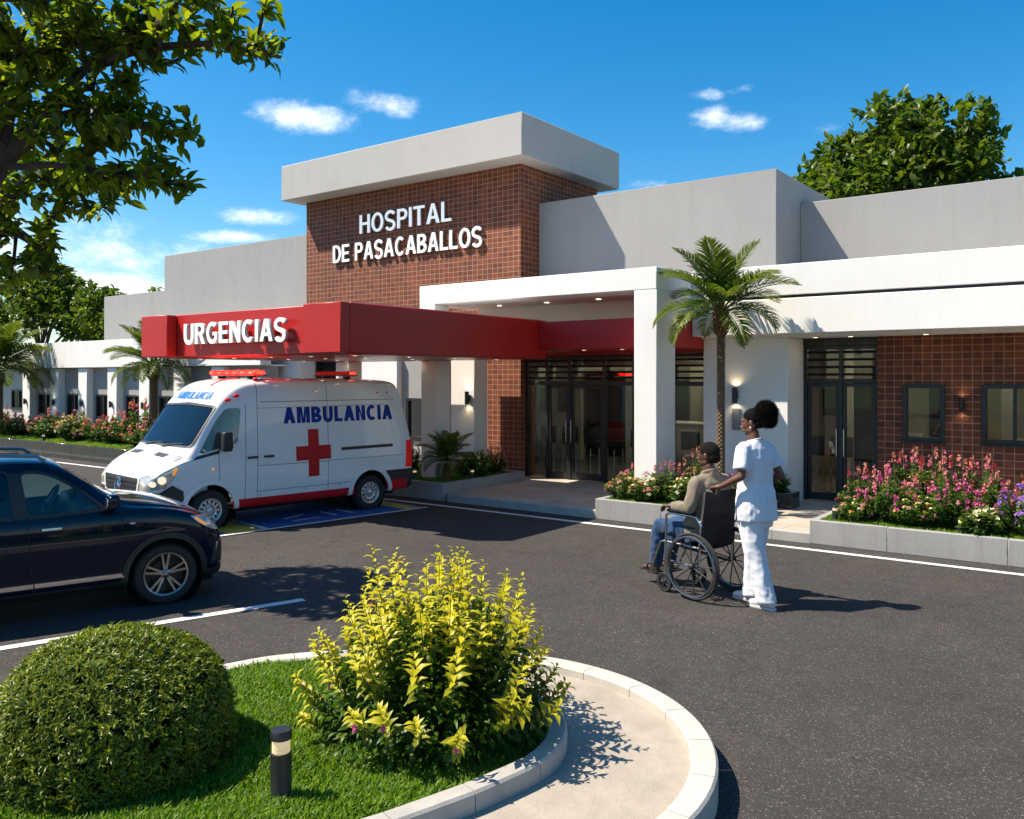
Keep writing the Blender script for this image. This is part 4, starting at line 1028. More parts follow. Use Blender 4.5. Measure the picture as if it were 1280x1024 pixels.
base = shell([van_sec(*a) for a in vs_], 'ambulance_body', 2)
B = Body(base, amb)
fwx, rwx, wr = 1.255, -1.275, 0.262
arch = lambda x, r=0.335: cutter_side([(x+r*math.cos(R_(a)), wr+r*math.sin(R_(a))*1.02) for a in range(-50, 231, 10)], -1.5, 1.5)
body = offset_shell(base, 0.0, 0.03); body.name = 'body'
side_win = round_poly([(1.42, 0.985), (0.865, 1.12), (0.80, 1.60), (1.02, 1.585), (1.15, 1.44)], [0.03, 0.05, 0.07, 0.05, 0.12])
quarter = None
ws_out = lambda d=0: round_poly(grow([(-0.805, 1.10), (0.805, 1.10), (0.775, 1.61), (0, 1.64), (-0.775, 1.61)], d), [0.06, 0.06, 0.06, 0, 0.06])
for c in (arch(fwx), arch(rwx), cutter_side(side_win, -1.5, 1.5), cutter_front(ws_out(), 0.9, 1.75)):
    boolean(body, c, 'DIFFERENCE'); kill(c)
def finish(o, mats, root, smooth=35):
    me = o.data; me.materials.clear(); [me.materials.append(m) for m in mats]
    me.polygons.foreach_set('material_index', [0]*len(me.polygons)); me.polygons.foreach_set('use_smooth', [True]*len(me.polygons)); me.set_sharp_from_angle(angle=R_(smooth)); o.parent = root
finish(body, [M['van_white']], amb)
rest = 0
B.patch('windscreen', cutter_front(ws_out(-0.002), 0.9, 1.75), M['van_glass'], -0.006, 0.008)
B.patch('windscreen_seal', cutter_front(ws_out(0.022), 0.9, 1.75), M['trim'], 0.003, 0.012, minus=[cutter_front(ws_out(-0.012), 0.8, 1.8)])
for s in (1, -1):
    y0, y1 = (0.4, 1.5) if s > 0 else (-1.5, -0.4)
    B.patch('side_window', cutter_side(grow(side_win, -0.002), y0, y1), M['car_glass'], -0.006, 0.008)
    B.patch('window_seal', cutter_side(grow(side_win, 0.014), y0, y1), M['trim'], 0.003, 0.012, minus=[cutter_side(grow(side_win, -0.008), y0*0.5, y1*1.2)])
    # black corner below the door window, red stripe, bumper corner, wheel arch lips
    B.patch('mirror_corner', cutter_side([(1.43, 0.98), (1.30, 1.005), (1.12, 1.05), (1.13, 1.0), (1.50, 0.93)], y0, y1), M['trim'], 0.004, 0.012)
    B.patch('red_stripe', cutter_side([(-0.99, 0.235), (0.95, 0.235), (0.95, 0.37), (-0.99, 0.37)], y0, y1), M['decal_red'], 0.0025, 0.01)
    B.patch('red_stripe', cutter_side([(-1.60, 0.235), (-1.96, 0.24), (-1.96, 0.42), (-1.56, 0.42)], y0, y1), M['decal_red'], 0.006, 0.014)
    B.patch('rear_bumper', cutter_side([(-1.60, 0.2), (-2.3, 0.2), (-2.3, 0.575), (-1.56, 0.575)], y0, y1), M['trim'], 0.004, 0.014)
    B.patch('sill_strip', cutter_side([(-0.98, 0.226), (0.93, 0.226), (0.93, 0.246), (-0.98, 0.246)], y0, y1), M['chrome'], 0.006, 0.014)
    for x in (fwx, rwx):
        ring = [(x+0.40*math.cos(R_(a)), wr+0.405*math.sin(R_(a))) for a in range(-2, 183, 8)]
        B.patch('wheel_arch_lip', cutter_side(ring, y0, y1), M['van_white'], 0.012, 0.03, minus=[cutter_side([(x+0.333*math.cos(R_(a)), wr+0.34*math.sin(R_(a))) for a in range(-60, 241, 10)], y0*0.5, y1*1.3)])
    # seams
    def seam(pts, w=0.006, nm='panel_gap'):
        B.patch(nm, cutter_side(grow(pts, 0) if len(pts) > 4 else pts, y0, y1), M['seam'], 0.0015, 0.006)
    def vline(x0, z0, x1, z1, w=0.007): return [(x0-w/2, z0), (x0+w/2, z0), (x1+w/2, z1), (x1-w/2, z1)]
    def hline(x0, z0, x1, z1, w=0.007): return [(x0, z0-w/2), (x1, z1-w/2), (x1, z1+w/2), (x0, z0+w/2)]
    for q in (vline(0.78, 0.24, 0.735, 1.64), vline(0.60, 0.24, 0.56, 1.93), vline(-0.52, 0.24, -0.55, 1.96), vline(1.13, 0.60, 1.14, 1.0), hline(0.60, 0.455, -0.94, 0.455), hline(0.52, 1.665, -1.75, 1.665, 0.009), hline(-0.55, 0.80, -1.9, 0.80), hline(0.56, 0.80, -0.54, 0.79), hline(0.56, 1.58, -1.6, 1.59, 0.005), hline(-1.6, 1.59, -1.75, 0.98, 0.006)): seam(q)
    # lettering and cross
    me = text_mesh('AMBULANCIA', 0.225, 1.88, 0.02, 0.25, 0.10)
    if s > 0: me.transform(Matrix(((-1, 0, 0, 0.175), (0, 0, 1, AW-0.05), (0, 1, 0, 1.355), (0, 0, 0, 1))))
    else: me.transform(Matrix(((1, 0, 0, -1.685), (0, 0, -1, -AW+0.05), (0, 1, 0, 1.355), (0, 0, 0, 1))))
    # lay the letters on the slightly leaning side
    lo = min(abs(v.co.y) for v in me.vertices)
    def side_y(z): return AW+(AW*0.90-AW)*max(0, (z-0.9)/1.06)
    for v in me.vertices:
        d = abs(v.co.y)-lo; v.co.y = s*(side_y(v.co.z)+0.002+d*0.2)
    me.transform(Matrix.Translation((0, s*-0.0, 0)))
    lt = link_mesh('lettering', me, M['decal_blue'], amb)
    cx, cz, a, b_ = -0.29, 0.925, 0.285, 0.088
    crs = [(cx-b_, cz-a*1.18), (cx+b_, cz-a*1.18), (cx+b_, cz-b_*1.15), (cx+a, cz-b_*1.15), (cx+a, cz+b_*1.15), (cx+b_, cz+b_*1.15), (cx+b_, cz+a*1.18), (cx-b_, cz+a*1.18), (cx-b_, cz+b_*1.15), (cx-a, cz+b_*1.15), (cx-a, cz-b_*1.15), (cx-b_, cz-b_*1.15)]
    B.patch('cross', cutter_side(crs, y0, y1), M['decal_red'], 0.0025, 0.01)
    B.patch('side_vent', cutter_side(round_poly([(-1.69, 0.935), (-0.755, 0.93), (-0.755, 0.975), (-1.69, 0.98)], 0.01, 2), y0, y1), M['trim'], 0.004, 0.012)
    # tail lamps, marker lamps, handles
    tl = B.patch('tail_lamp', cutter_side([(-1.93, 0.60), (-2.3, 0.60), (-2.3, 1.02), (-1.955, 1.02)], y0, y1), M['red_lens'], 0.006, 0.014)
    for x, z in ((0.86, 1.755), (0.98, 1.70), (-0.38, 1.80), (-1.45, 1.765), (-1.63, 1.765)):
        mb = MB(); yy = s*(side_y(z)-0.012 if z < 1.76 else side_y(z)-0.03)
        mb.ball((x, yy, z), 0.045, 0.03, 0.026, 12, 8); mb.build('marker_lamp', M['amber' if x in (-0.38,) else 'red_lens'], amb, smooth=True)
    for x in (0.66, 0.42):
        h = MB().box(x-0.075, x+0.075, s*(AW+0.012)-0.012, s*(AW+0.012)+0.012, 0.905, 0.935).build('door_handle', M['trim'], amb, bevel=0.008)
    for x, z in ((1.22, 0.80), (0.55, 0.40), (-0.15, 0.43), (-0.72, 0.43)):
        mb = MB(); mb.ball((x, s*AW, z), 0.022, 0.01, 0.018, 10, 6); mb.build('side_marker', M['amber' if x > 1 else 'steel_rim'], amb, smooth=True)
    # mirror
    mb = MB(); mb.box(1.02, 1.15, s*0.95-0.055, s*0.95+0.055, 1.03, 1.29)
    mir = mb.build('wing_mirror', M['trim'], amb, bevel=0.03, seg=3); mir.data.transform(Matrix.Translation((0, s*0.06, 0)))
    g = MB().box(1.012, 1.018, s*1.01-0.04, s*1.01+0.04, 1.07, 1.25).build('mirror_glass', M['chrome'], mir, bevel=0.002)
    a_ = MB().tube([(1.12, s*0.83, 1.04), (1.10, s*0.95, 1.09)], 0.02, 8).build('mirror_arm', M['trim'], mir, smooth=True)
    # headlight
    hl = [(1.90, 0.60), (2.4, 0.57), (2.4, 0.69), (2.05, 0.775), (1.74, 0.865), (1.70, 0.85), (1.77, 0.72)]
    hl = fxp(hl)
    yh0, yh1 = (0.55, 1.5) if s > 0 else (-1.5, -0.55)
    hb = B.patch('headlight', cutter_side(round_poly(hl, 0.03, 3), yh0, yh1), M['lamp_bowl'], 0.004, 0.012)
    B.patch('turn_lamp', cutter_side(round_poly(fxp([(1.70, 0.85), (1.76, 0.76), (1.80, 0.755), (1.775, 0.83), (1.74, 0.865)]), 0.02, 3), yh0, yh1), M['amber'], 0.007, 0.012, parent=hb)
    for (bx_, bz_, br_) in ((1.955, 0.705, 0.050), (2.085, 0.66, 0.036)):
        B.patch('bulb', cutter_side([(fx(bx_)+br_*1.0*math.cos(2*math.pi*k/18), bz_+br_*math.sin(2*math.pi*k/18)) for k in range(18)], yh0, yh1), M['head_lit'], 0.008, 0.01, parent=hb)
    B.patch('front_bumper_corner', cutter_side(fxp([(1.60, 0.20), (2.4, 0.20), (2.4, 0.535), (1.99, 0.55), (1.80, 0.635), (1.62, 0.55)]), *((0.40, 1.5) if s > 0 else (-1.5, -0.40))), M['trim'], 0.006, 0.02)
# lettering above the windscreen, laid on the roof slope by a ray cast along x
from mathutils.bvhtree import BVHTree
bvh = BVHTree.FromObject(base, bpy.context.evaluated_depsgraph_get())
me = text_mesh('AMBULANCIA', 0.12, 1.06, 0.004, 0.21, 0.10)
bm = bmesh.new(); bm.from_mesh(me); bmesh.ops.triangulate(bm, faces=bm.faces)
for _ in range(2): bmesh.ops.subdivide_edges(bm, edges=[e for e in bm.edges if e.calc_length() > 0.05], cuts=1)
bm.to_mesh(me); bm.free()
for v in me.vertices:
    y = -0.53+v.co.x; z = 1.70+v.co.y*0.85; dep = v.co.z
    hit = bvh.ray_cast(Vector((3, y, z)), Vector((-1, 0, 0)))
    p = hit[0] if hit[0] else Vector((1, y, z)); nrm_ = hit[1] if hit[0] else Vector((1, 0, 0))
    v.co = p+nrm_*(0.002+dep)
link_mesh('lettering', me, M['decal_sky'], amb)
# grille with bars and a ringed three-pointed star, bonnet details
B.patch('grille', cutter_front(round_poly([(-0.56, 0.72), (0.56, 0.72), (0.50, 0.50), (-0.50, 0.50)], 0.04, 4), 1.8, 2.5), M['trim'], 0.004, 0.015)
B.patch('grille_surround', cutter_front(round_poly([(-0.60, 0.745), (0.60, 0.745), (0.54, 0.475), (-0.54, 0.475)], 0.05, 4), 1.8, 2.5), M['van_white'], 0.010, 0.02, minus=[cutter_front(round_poly([(-0.56, 0.72), (0.56, 0.72), (0.50, 0.50), (-0.50, 0.50)], 0.04, 4), 1.5, 2.6)])
for z in (0.545, 0.605, 0.665): B.patch('grille_bar', cutter_front([(-0.52, z-0.008), (0.52, z-0.008), (0.525, z+0.008), (-0.525, z+0.008)], 1.8, 2.5), M['rim_dark'], 0.014, 0.012)
mb = MB(); T = axisM((2.095, 0, 0.61), (1, 0, 0.12), (0, 1, 0))
mb.tube([T @ Vector((0.088*math.cos(2*math.pi*k/28), 0.088*math.sin(2*math.pi*k/28), 0)) for k in range(28)], 0.009, 8, closed=True)
for k in range(3):
    a = R_(90+120*k)
    if True:
        tip = Vector((0.085*math.cos(a), 0.085*math.sin(a), 0)); l = Vector((0.018*math.cos(a+1.05), 0.018*math.sin(a+1.05), 0)); r = Vector((0.018*math.cos(a-1.05), 0.018*math.sin(a-1.05), 0))
        up = Vector((0, 0, 0.012)); mb.add([T @ p for p in (l, r, tip, up, -up)], [(0, 2, 3), (2, 1, 3), (0, 4, 2), (1, 2, 4), (0, 3, 1), (0, 1, 4)])
emb = mb.build('emblem', M['chrome'], amb)
emb.data.transform(Matrix.Rotation(0, 4, 'X'))
for y in (-0.40, 0.40): B.patch('bonnet_vent', cutter_top(round_poly([(1.655, y-0.17), (1.735, y-0.15), (1.735, y+0.15), (1.655, y+0.17)], 0.02, 3), 0.9, 1.2), M['trim'], 0.005, 0.012)
B.patch('bonnet_gap', cutter_top([(1.60, 0.76), (1.93, 0.68), (1.93, 0.687), (1.60, 0.767)], 0.7, 1.2), M['seam'], 0.0015, 0.006)
B.patch('bonnet_gap', cutter_top([(1.60, -0.767), (1.93, -0.687), (1.93, -0.68), (1.60, -0.76)], 0.7, 1.2), M['seam'], 0.0015, 0.006)
mb = MB(); mb.lathe([(0.016, 0), (0.016, 0.006), (0, 0.007)], 14, axisM((1.915, 0, 0.892), (0.5, 0, 1))); mb.build('bonnet_badge', M['steel_rim'], amb, smooth=True)
for (ya, yb) in ((-0.45, 0.02), (0.1, 0.62)):
    hitA = [bvh.ray_cast(Vector((3, y, z)), Vector((-1, 0, 0)))[0]+Vector((0.014, 0, 0.01)) for y, z in ((ya, 1.075), ((ya+yb)/2, 1.11), (yb, 1.13))]
    MB().tube(hitA, [0.013, 0.01, 0.006], 6).build('wiper', M['trim'], amb, smooth=True)
mb = MB(); mb.box(1.95, 2.05, -0.42, 0.42, 0.30, 0.42); mb.build('bumper_intake', M['trim'], amb, bevel=0.02)
# roof beacons
def beacon(name, x, l, z, mats, hot):
    mb = MB(); mb.box(x-0.10, x+0.10, -l/2, l/2, z+0.03, z+0.045); bse = mb.build(name, M['trim'], amb, bevel=0.005)
    for s in (-1, 1): MB().box(x-0.05, x+0.05, s*l*0.32-0.03, s*l*0.32+0.03, z-0.035, z+0.028).build('bracket', M['trim'], bse)
    d = MB(); d.box(x-0.085, x+0.085, -l/2+0.01, l/2-0.01, z+0.047, z+0.105); d.build('beacon_lens', mats, bse, bevel=0.03, seg=3)
    for k in range(hot):
        y = -l/2+l*(k+0.5)/hot; MB().box(x-0.10 if False else x+0.084, x+0.092, y-0.045, y+0.045, z+0.058, z+0.092).build('beacon_lamp', M['red_hot'], bse, bevel=0.004)
        MB().box(x-0.03, x+0.03, y-0.035, y+0.035, z+0.103, z+0.110).build('beacon_lamp', M['red_hot'], bse, bevel=0.003)
    for s in (1,): MB().box(x-0.05, x+0.05, s*(l/2-0.012), s*(l/2-0.004), z+0.06, z+0.09).build('beacon_lamp', M['red_hot'], bse, bevel=0.003)
beacon('light_bar', 0.44, 1.40, 1.992, M['red_lit'], 6)
beacon('rear_light_bar', -1.24, 0.95, 1.99, M['red_lens'], 0)
hit = [bvh.ray_cast(Vector((x, 0.22, 3)), Vector((0, 0, -1)))[0]+Vector((0, 0, 0.008)) for x in (0.50, 0.62, 0.78, 0.93)]
MB().tube(hit, 0.012, 8).build('beacon_cable', M['decal_red'], amb, smooth=True)
mb = MB(); mb.ball((0.52, 0.70, 1.975), 0.035, 0.035, 0.03); mb.build('roof_lamp', M['red_lens'], amb, smooth=True)
# cab inside: seats, dash, wheel, partition
mb = MB(); mb.prism([(1.66, 0.45), (1.70, 0.95), (1.50, 1.02), (1.28, 1.00), (1.22, 0.80), (1.25, 0.45)], -0.80, 0.80, Matrix(((1, 0, 0, 0), (0, 0, 1, 0), (0, 1, 0, 0), (0, 0, 0, 1)))); mb.build('dashboard', M['dash_grey'], amb, bevel=0.03)
for y in (0.40, -0.40): seat_part(amb, 0.72, y, 0.62, M['seat'], 0.42, 0.52)
steering(amb, 1.16, 0.40, 1.04, 55, 0.16)
MB().box(0.42, 0.45, -0.80, 0.80, 0.3, 1.85).build('bulkhead', M['dash_grey'], amb)
MB().box(-1.9, 1.6, -0.79, 0.79, 0.30, 0.33).build('cab_floor', M['dash'], amb)
mb = MB(); mb.box(1.13, 1.15, -0.10, 0.10, 1.47, 1.53); mb.build('rear_view_mirror', M['trim'], amb, bevel=0.008)
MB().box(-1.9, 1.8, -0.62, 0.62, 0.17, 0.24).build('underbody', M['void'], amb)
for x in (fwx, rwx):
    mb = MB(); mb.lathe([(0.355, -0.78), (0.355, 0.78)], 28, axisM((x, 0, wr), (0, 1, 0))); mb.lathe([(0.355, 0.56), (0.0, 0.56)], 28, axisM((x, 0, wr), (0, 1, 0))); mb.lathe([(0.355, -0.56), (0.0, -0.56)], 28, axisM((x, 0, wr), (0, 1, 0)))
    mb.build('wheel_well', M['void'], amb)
    for s in (1, -1): wheel(amb, x, s*(AW-0.085), wr, 0.165, 'steel', s)
mb = MB()
for s in (1, -1): mb = MB(); mb.box(fwx-0.375, fwx-0.365, s*0.80-0.08, s*0.80+0.08, 0.10, 0.24); mb.build('mud_flap', M['trim'], amb)
B.done()

# ------------------------------------------------------------------ dark blue crossover (x forward, -y its right side, the one in view)
suv = thing('parked_car', 'dark navy blue crossover with grey alloy wheels parked at the left edge', 'car', (0, 0, 0), 0)
sa = R_(17.4); SW = 0.68
suv_f = Vector((math.sin(sa), math.cos(sa), 0)); suv_r = Vector((math.cos(sa), -math.sin(sa), 0))
suv.location = Vector((-6.92, 4.20, 0))-suv_r*(SW-0.02); suv.rotation_euler = (0, 0, math.pi/2-sa)
def car_sec(x, zb, w, zt, wt, r, belt=0.84, crown=0.018, tuck=0.03):
    belt = min(belt, zt-0.045); up = zt-belt; r = min(r, up*0.55); ww = lambda t: w+(wt-w)*t
    return (x, [(0, zb), (w*0.72, zb), (w*0.93, zb+0.012), (w-tuck, zb+0.06), (w-tuck*0.35, zb+0.30*(belt-zb)), (w*1.005, zb+0.62*(belt-zb)), (w*1.006, belt-0.10), (w*0.985, belt-0.02), (ww(0.10)-0.012, belt+up*0.06),
                (ww(0.45), belt+up*0.45), (ww(0.9), zt-r), (wt-r*0.25, zt-r*0.36), (wt-r*0.8, zt-r*0.05), (wt*0.5, zt+crown*0.75), (0, zt+crown)])
ss_ = [(-2.52, .36, SW*.80, .80, SW*.62, .06), (-2.49, .30, SW*.90, .92, SW*.66, .07), (-2.42, .24, SW*.96, 1.00, SW*.70, .08), (-2.30, .21, SW*.985, 1.12, SW*.72, .09), (-2.12, .20, SW, 1.23, SW*.74, .09), (-1.90, .19, SW, 1.29, SW*.76, .09), (-1.55, .19, SW, 1.318, SW*.77, .09), (-1.20, .19, SW, 1.322, SW*.775, .09), (-1.00, .19, SW, 1.312, SW*.775, .09), (-0.86, .19, SW, 1.295, SW*.77, .085),
       (-0.72, .19, SW, 1.205, SW*.775, .07), (-0.56, .19, SW, 1.085, SW*.79, .055), (-0.42, .19, SW, .98, SW*.82, .045), (-0.33, .19, SW, .935, SW*.85, .045), (-0.22, .19, SW, .91, SW*.86, .05), (0.0, .19, SW, .875, SW*.85, .055), (0.20, .19, SW*.99, .825, SW*.83, .06), (0.34, .19, SW*.965, .765, SW*.80, .06), (0.43, .18, SW*.92, .70, SW*.75, .055), (0.49, .18, SW*.85, .63, SW*.70, .05), (0.53, .20, SW*.74, .56, SW*.62, .045), (0.55, .24, SW*.60, .50, SW*.52, .03)]
base = shell([car_sec(*a) for a in ss_], 'car_body', 2)
B = Body(base, suv)
frx, rrx, wr2 = 0.0, -1.98, 0.266
body = offset_shell(base, 0.0, 0.025); body.name = 'body'
front_win = round_poly([(-0.50, 0.885), (-1.065, 0.865), (-1.115, 1.215), (-0.985, 1.212), (-0.86, 1.168), (-0.68, 1.05)], [0.02, 0.03, 0.05, 0.04, 0.1, 0.1])
rear_win = round_poly([(-1.16, 0.865), (-1.80, 0.88), (-1.83, 1.20), (-1.66, 1.222), (-1.205, 1.225)], [0.03, 0.05, 0.06, 0.05, 0.04])
q_win = round_poly([(-1.88, 0.90), (-2.16, 0.98), (-2.02, 1.15), (-1.89, 1.21)], 0.04)
ws2 = lambda d=0: round_poly(grow([(-0.56, 0.955), (0.56, 0.955), (0.485, 1.255), (0, 1.29), (-0.485, 1.255)], d), [0.05, 0.05, 0.05, 0, 0.05])
arch2 = lambda x, r=0.315: cutter_side([(x+r*math.cos(R_(a)), wr2+r*math.sin(R_(a))*1.03) for a in range(-50, 231, 10)], -1.5, 1.5)
for c in (arch2(frx), arch2(rrx), cutter_side(front_win, -1.5, 1.5), cutter_side(rear_win, -1.5, 1.5), cutter_side(q_win, -1.5, 1.5), cutter_front(ws2(), -1.0, -0.2)):
    boolean(body, c, 'DIFFERENCE'); kill(c)
finish(body, [M['navy']], suv)
B.patch('windscreen', cutter_front(ws2(-0.002), -1.0, -0.2), M['van_glass'], -0.006, 0.007)
B.patch('rear_window', cutter_front(round_poly([(-0.44, 0.98), (0.44, 0.98), (0.40, 1.2), (-0.40, 1.2)], 0.04), -2.7, -2.05), M['trim'], 0.003, 0.01)
for s in (-1, 1):
    y0, y1 = (0.3, 1.5) if s > 0 else (-1.5, -0.3)
    for nm_, wpoly in (('side_window', front_win), ('side_window', rear_win), ('quarter_window', q_win)):
        pn = B.patch(nm_, cutter_side(grow(wpoly, -0.002), y0, y1), M['car_glass'], -0.006, 0.007)
        B.patch('window_seal', cutter_side(grow(wpoly, 0.018), y0, y1), M['trim'], 0.0025, 0.010, minus=[cutter_side(grow(wpoly, -0.006), y0*0.5, y1*1.2)], parent=pn)
    B.patch('window_pillar', cutter_side([(-1.075, 0.85), (-1.15, 0.85), (-1.195, 1.22), (-1.125, 1.218)], y0, y1), M['trim'], 0.003, 0.01)
    B.patch('chrome_strip', cutter_side([(-0.34, 0.285), (-1.02, 0.285), (-1.02, 0.322), (-0.37, 0.322)], y0, y1), M['alloy'], 0.010, 0.016)
    B.patch('chrome_strip', cutter_side([(-1.03, 0.285), (-1.66, 0.285), (-1.66, 0.322), (-1.03, 0.322)], y0, y1), M['alloy'], 0.010, 0.016)
    B.patch('sill', cutter_side([(-0.33, 0.15), (-1.66, 0.15), (-1.66, 0.245), (-0.33, 0.245)], y0, y1), M['trim'], 0.006, 0.014)
    for x in (frx, rrx):
        ring = [(x+0.365*math.cos(R_(a)), wr2+0.37*math.sin(R_(a))) for a in range(-10, 191, 8)]
        B.patch('wheel_arch_trim', cutter_side(ring, y0, y1), M['trim'], 0.009, 0.022, minus=[cutter_side([(x+0.313*math.cos(R_(a)), wr2+0.322*math.sin(R_(a))) for a in range(-60, 241, 10)], y0*0.5, y1*1.3)])
    for q in (vline(-0.375, 0.25, -0.36, 0.86, 0.006), vline(-1.03, 0.25, -1.075, 0.86, 0.006), vline(-1.72, 0.42, -1.84, 0.88, 0.006), hline(-0.36, 0.62, -2.3, 0.66, 0.0)):
        if abs(q[0][1]-q[1][1])+abs(q[0][0]-q[1][0]) > 1e-6 and q[0][1] != q[3][1] or True:
            try: B.patch('panel_gap', cutter_side(q, y0, y1), M['seam_dark'], 0.0012, 0.005) if q[0] != q[3] else None
            except Exception: pass
    for x in (-0.90, -1.62):
        h = MB().box(x-0.075, x+0.075, s*(SW+0.028)-0.009, s*(SW+0.028)+0.009, 0.748+(-x-0.9)*0.03, 0.775+(-x-0.9)*0.03).build('door_handle', M['chrome'], suv, bevel=0.008, seg=3)
        MB().box(x-0.055, x+0.055, s*(SW+0.01)-0.008, s*(SW+0.01)+0.008, 0.74+(-x-0.9)*0.03, 0.765+(-x-0.9)*0.03).build('handle_recess', M['seam_dark'], h, bevel=0.006)
    mb = MB(); mb.box(-0.50, -0.40, s*0.74-0.075, s*0.74+0.075, 0.89, 1.015); mir = mb.build('wing_mirror', M['navy'], suv, bevel=0.035, seg=4)
    MB().box(-0.507, -0.498, s*0.75-0.06, s*0.75+0.06, 0.918, 0.985).build('mirror_glass', M['chrome'], mir, bevel=0.003)
    MB().box(-0.49, -0.42, s*0.62-0.06, s*0.62+0.06, 0.875, 0.905).build('mirror_arm', M['trim'], mir, bevel=0.01)
    hl = round_poly([(0.20, 0.765), (0.36, 0.745), (0.7, 0.64), (0.7, 0.565), (0.40, 0.62), (0.27, 0.70)], 0.02, 3)
    yh0, yh1 = (0.30, 1.5) if s > 0 else (-1.5, -0.30)
    hb = B.patch('headlight', cutter_side(hl, yh0, yh1), M['lamp_bowl'], 0.004, 0.012)
    B.patch('turn_lamp', cutter_side(round_poly([(0.24, 0.735), (0.33, 0.665), (0.345, 0.685), (0.25, 0.755)], 0.02, 3), yh0, yh1), M['amber'], 0.006, 0.012, parent=hb)
    mb = MB(); mb.ball((0.43, s*0.55, 0.665), 0.035, 0.035, 0.03); mb.build('bulb', M['lens'], hb, smooth=True)
    mb = MB(); mb.ball((-0.28, s*(SW+0.004), 0.745), 0.026, 0.008, 0.012, 12, 6); mb.build('side_marker', M['steel_rim'], suv, smooth=True)
    B.patch('fog_lamp', cutter_side([(0.39, 0.30), (0.7, 0.30), (0.7, 0.47), (0.42, 0.50)], *((0.42, 1.5) if s > 0 else (-1.5, -0.42))), M['trim'], 0.005, 0.012)
    B.patch('bumper_trim', cutter_side(round_poly([(0.42, 0.33), (0.44, 0.33), (0.465, 0.50), (0.445, 0.50)], 0.005, 2), yh0, yh1), M['chrome'], 0.012, 0.012)
    tl = B.patch('tail_lamp', cutter_side([(-2.25, 0.75), (-2.7, 0.72), (-2.7, 0.88), (-2.22, 0.90)], y0, y1), M['red_lens'], 0.005, 0.012)
    rail = [(-2.0, s*0.47, 1.295), (-1.9, s*0.475, 1.345), (-1.3, s*0.48, 1.365), (-0.98, s*0.475, 1.34), (-0.92, s*0.47, 1.30)]
    MB().tube(rail, 0.014, 8).build('roof_rail', M['alloy'], suv, smooth=True)
B.patch('lower_bumper', cutter_side([(0.28, 0.15), (0.8, 0.15), (0.8, 0.275), (0.32, 0.255)], -1.5, 1.5), M['trim'], 0.008, 0.016)
B.patch('grille', cutter_front(round_poly([(-0.34, 0.56), (0.34, 0.56), (0.30, 0.42), (-0.30, 0.42)], 0.03, 3), 0.4, 0.9), M['trim'], 0.004, 0.012)
for z in (0.455, 0.49, 0.525): B.patch('grille_bar', cutter_front([(-0.32, z-0.006), (0.32, z-0.006), (0.32, z+0.006), (-0.32, z+0.006)], 0.4, 0.9), M['chrome'], 0.010, 0.01)
for s in (-1, 1): B.patch('bonnet_gap', cutter_top([(-0.36, s*0.545), (0.33, s*0.52), (0.33, s*0.526), (-0.36, s*0.551)] if s > 0 else [(-0.36, -0.551), (0.33, -0.526), (0.33, -0.52), (-0.36, -0.545)], 0.6, 1.2), M['seam_dark'], 0.0012, 0.005)
mb = MB(); mb.prism([(-0.33, 0.35), (-0.36, 0.91), (-0.50, 0.945), (-0.66, 0.915), (-0.70, 0.78), (-0.62, 0.35)], -0.60, 0.60, Matrix(((1, 0, 0, 0), (0, 0, 1, 0), (0, 1, 0, 0), (0, 0, 0, 1)))); mb.build('dashboard', M['dash'], suv, bevel=0.03)
for y in (0.30, -0.30):
    seat_part(suv, -1.12, y, 0.50, M['seat'], 0.38, 0.48); seat_part(suv, -1.80, y, 0.50, M['seat'], 0.44, 0.44)
steering(suv, -0.78, 0.30, 0.885, 62, 0.135)
MB().box(-0.66, -0.63, -0.14, 0.10, 0.88, 0.99).build('centre_screen', M['trim'], suv, bevel=0.01)
MB().box(-2.3, -0.4, -0.58, 0.58, 0.27, 0.30).build('cab_floor', M['dash'], suv)
mb = MB(); mb.box(-0.80, -0.785, -0.09, 0.09, 1.17, 1.22); mb.build('rear_view_mirror', M['trim'], suv, bevel=0.006)
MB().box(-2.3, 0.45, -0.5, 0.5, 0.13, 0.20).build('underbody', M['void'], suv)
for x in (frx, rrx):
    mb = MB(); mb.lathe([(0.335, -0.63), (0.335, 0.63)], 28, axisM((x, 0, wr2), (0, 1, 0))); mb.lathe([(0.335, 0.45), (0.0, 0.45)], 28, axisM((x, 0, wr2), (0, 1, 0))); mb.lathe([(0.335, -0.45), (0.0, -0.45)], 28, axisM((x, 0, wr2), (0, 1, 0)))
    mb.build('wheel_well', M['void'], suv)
    for s in (1, -1): wheel(suv, x, s*(SW-0.09), wr2, 0.165, 'alloy', s)
B.done()
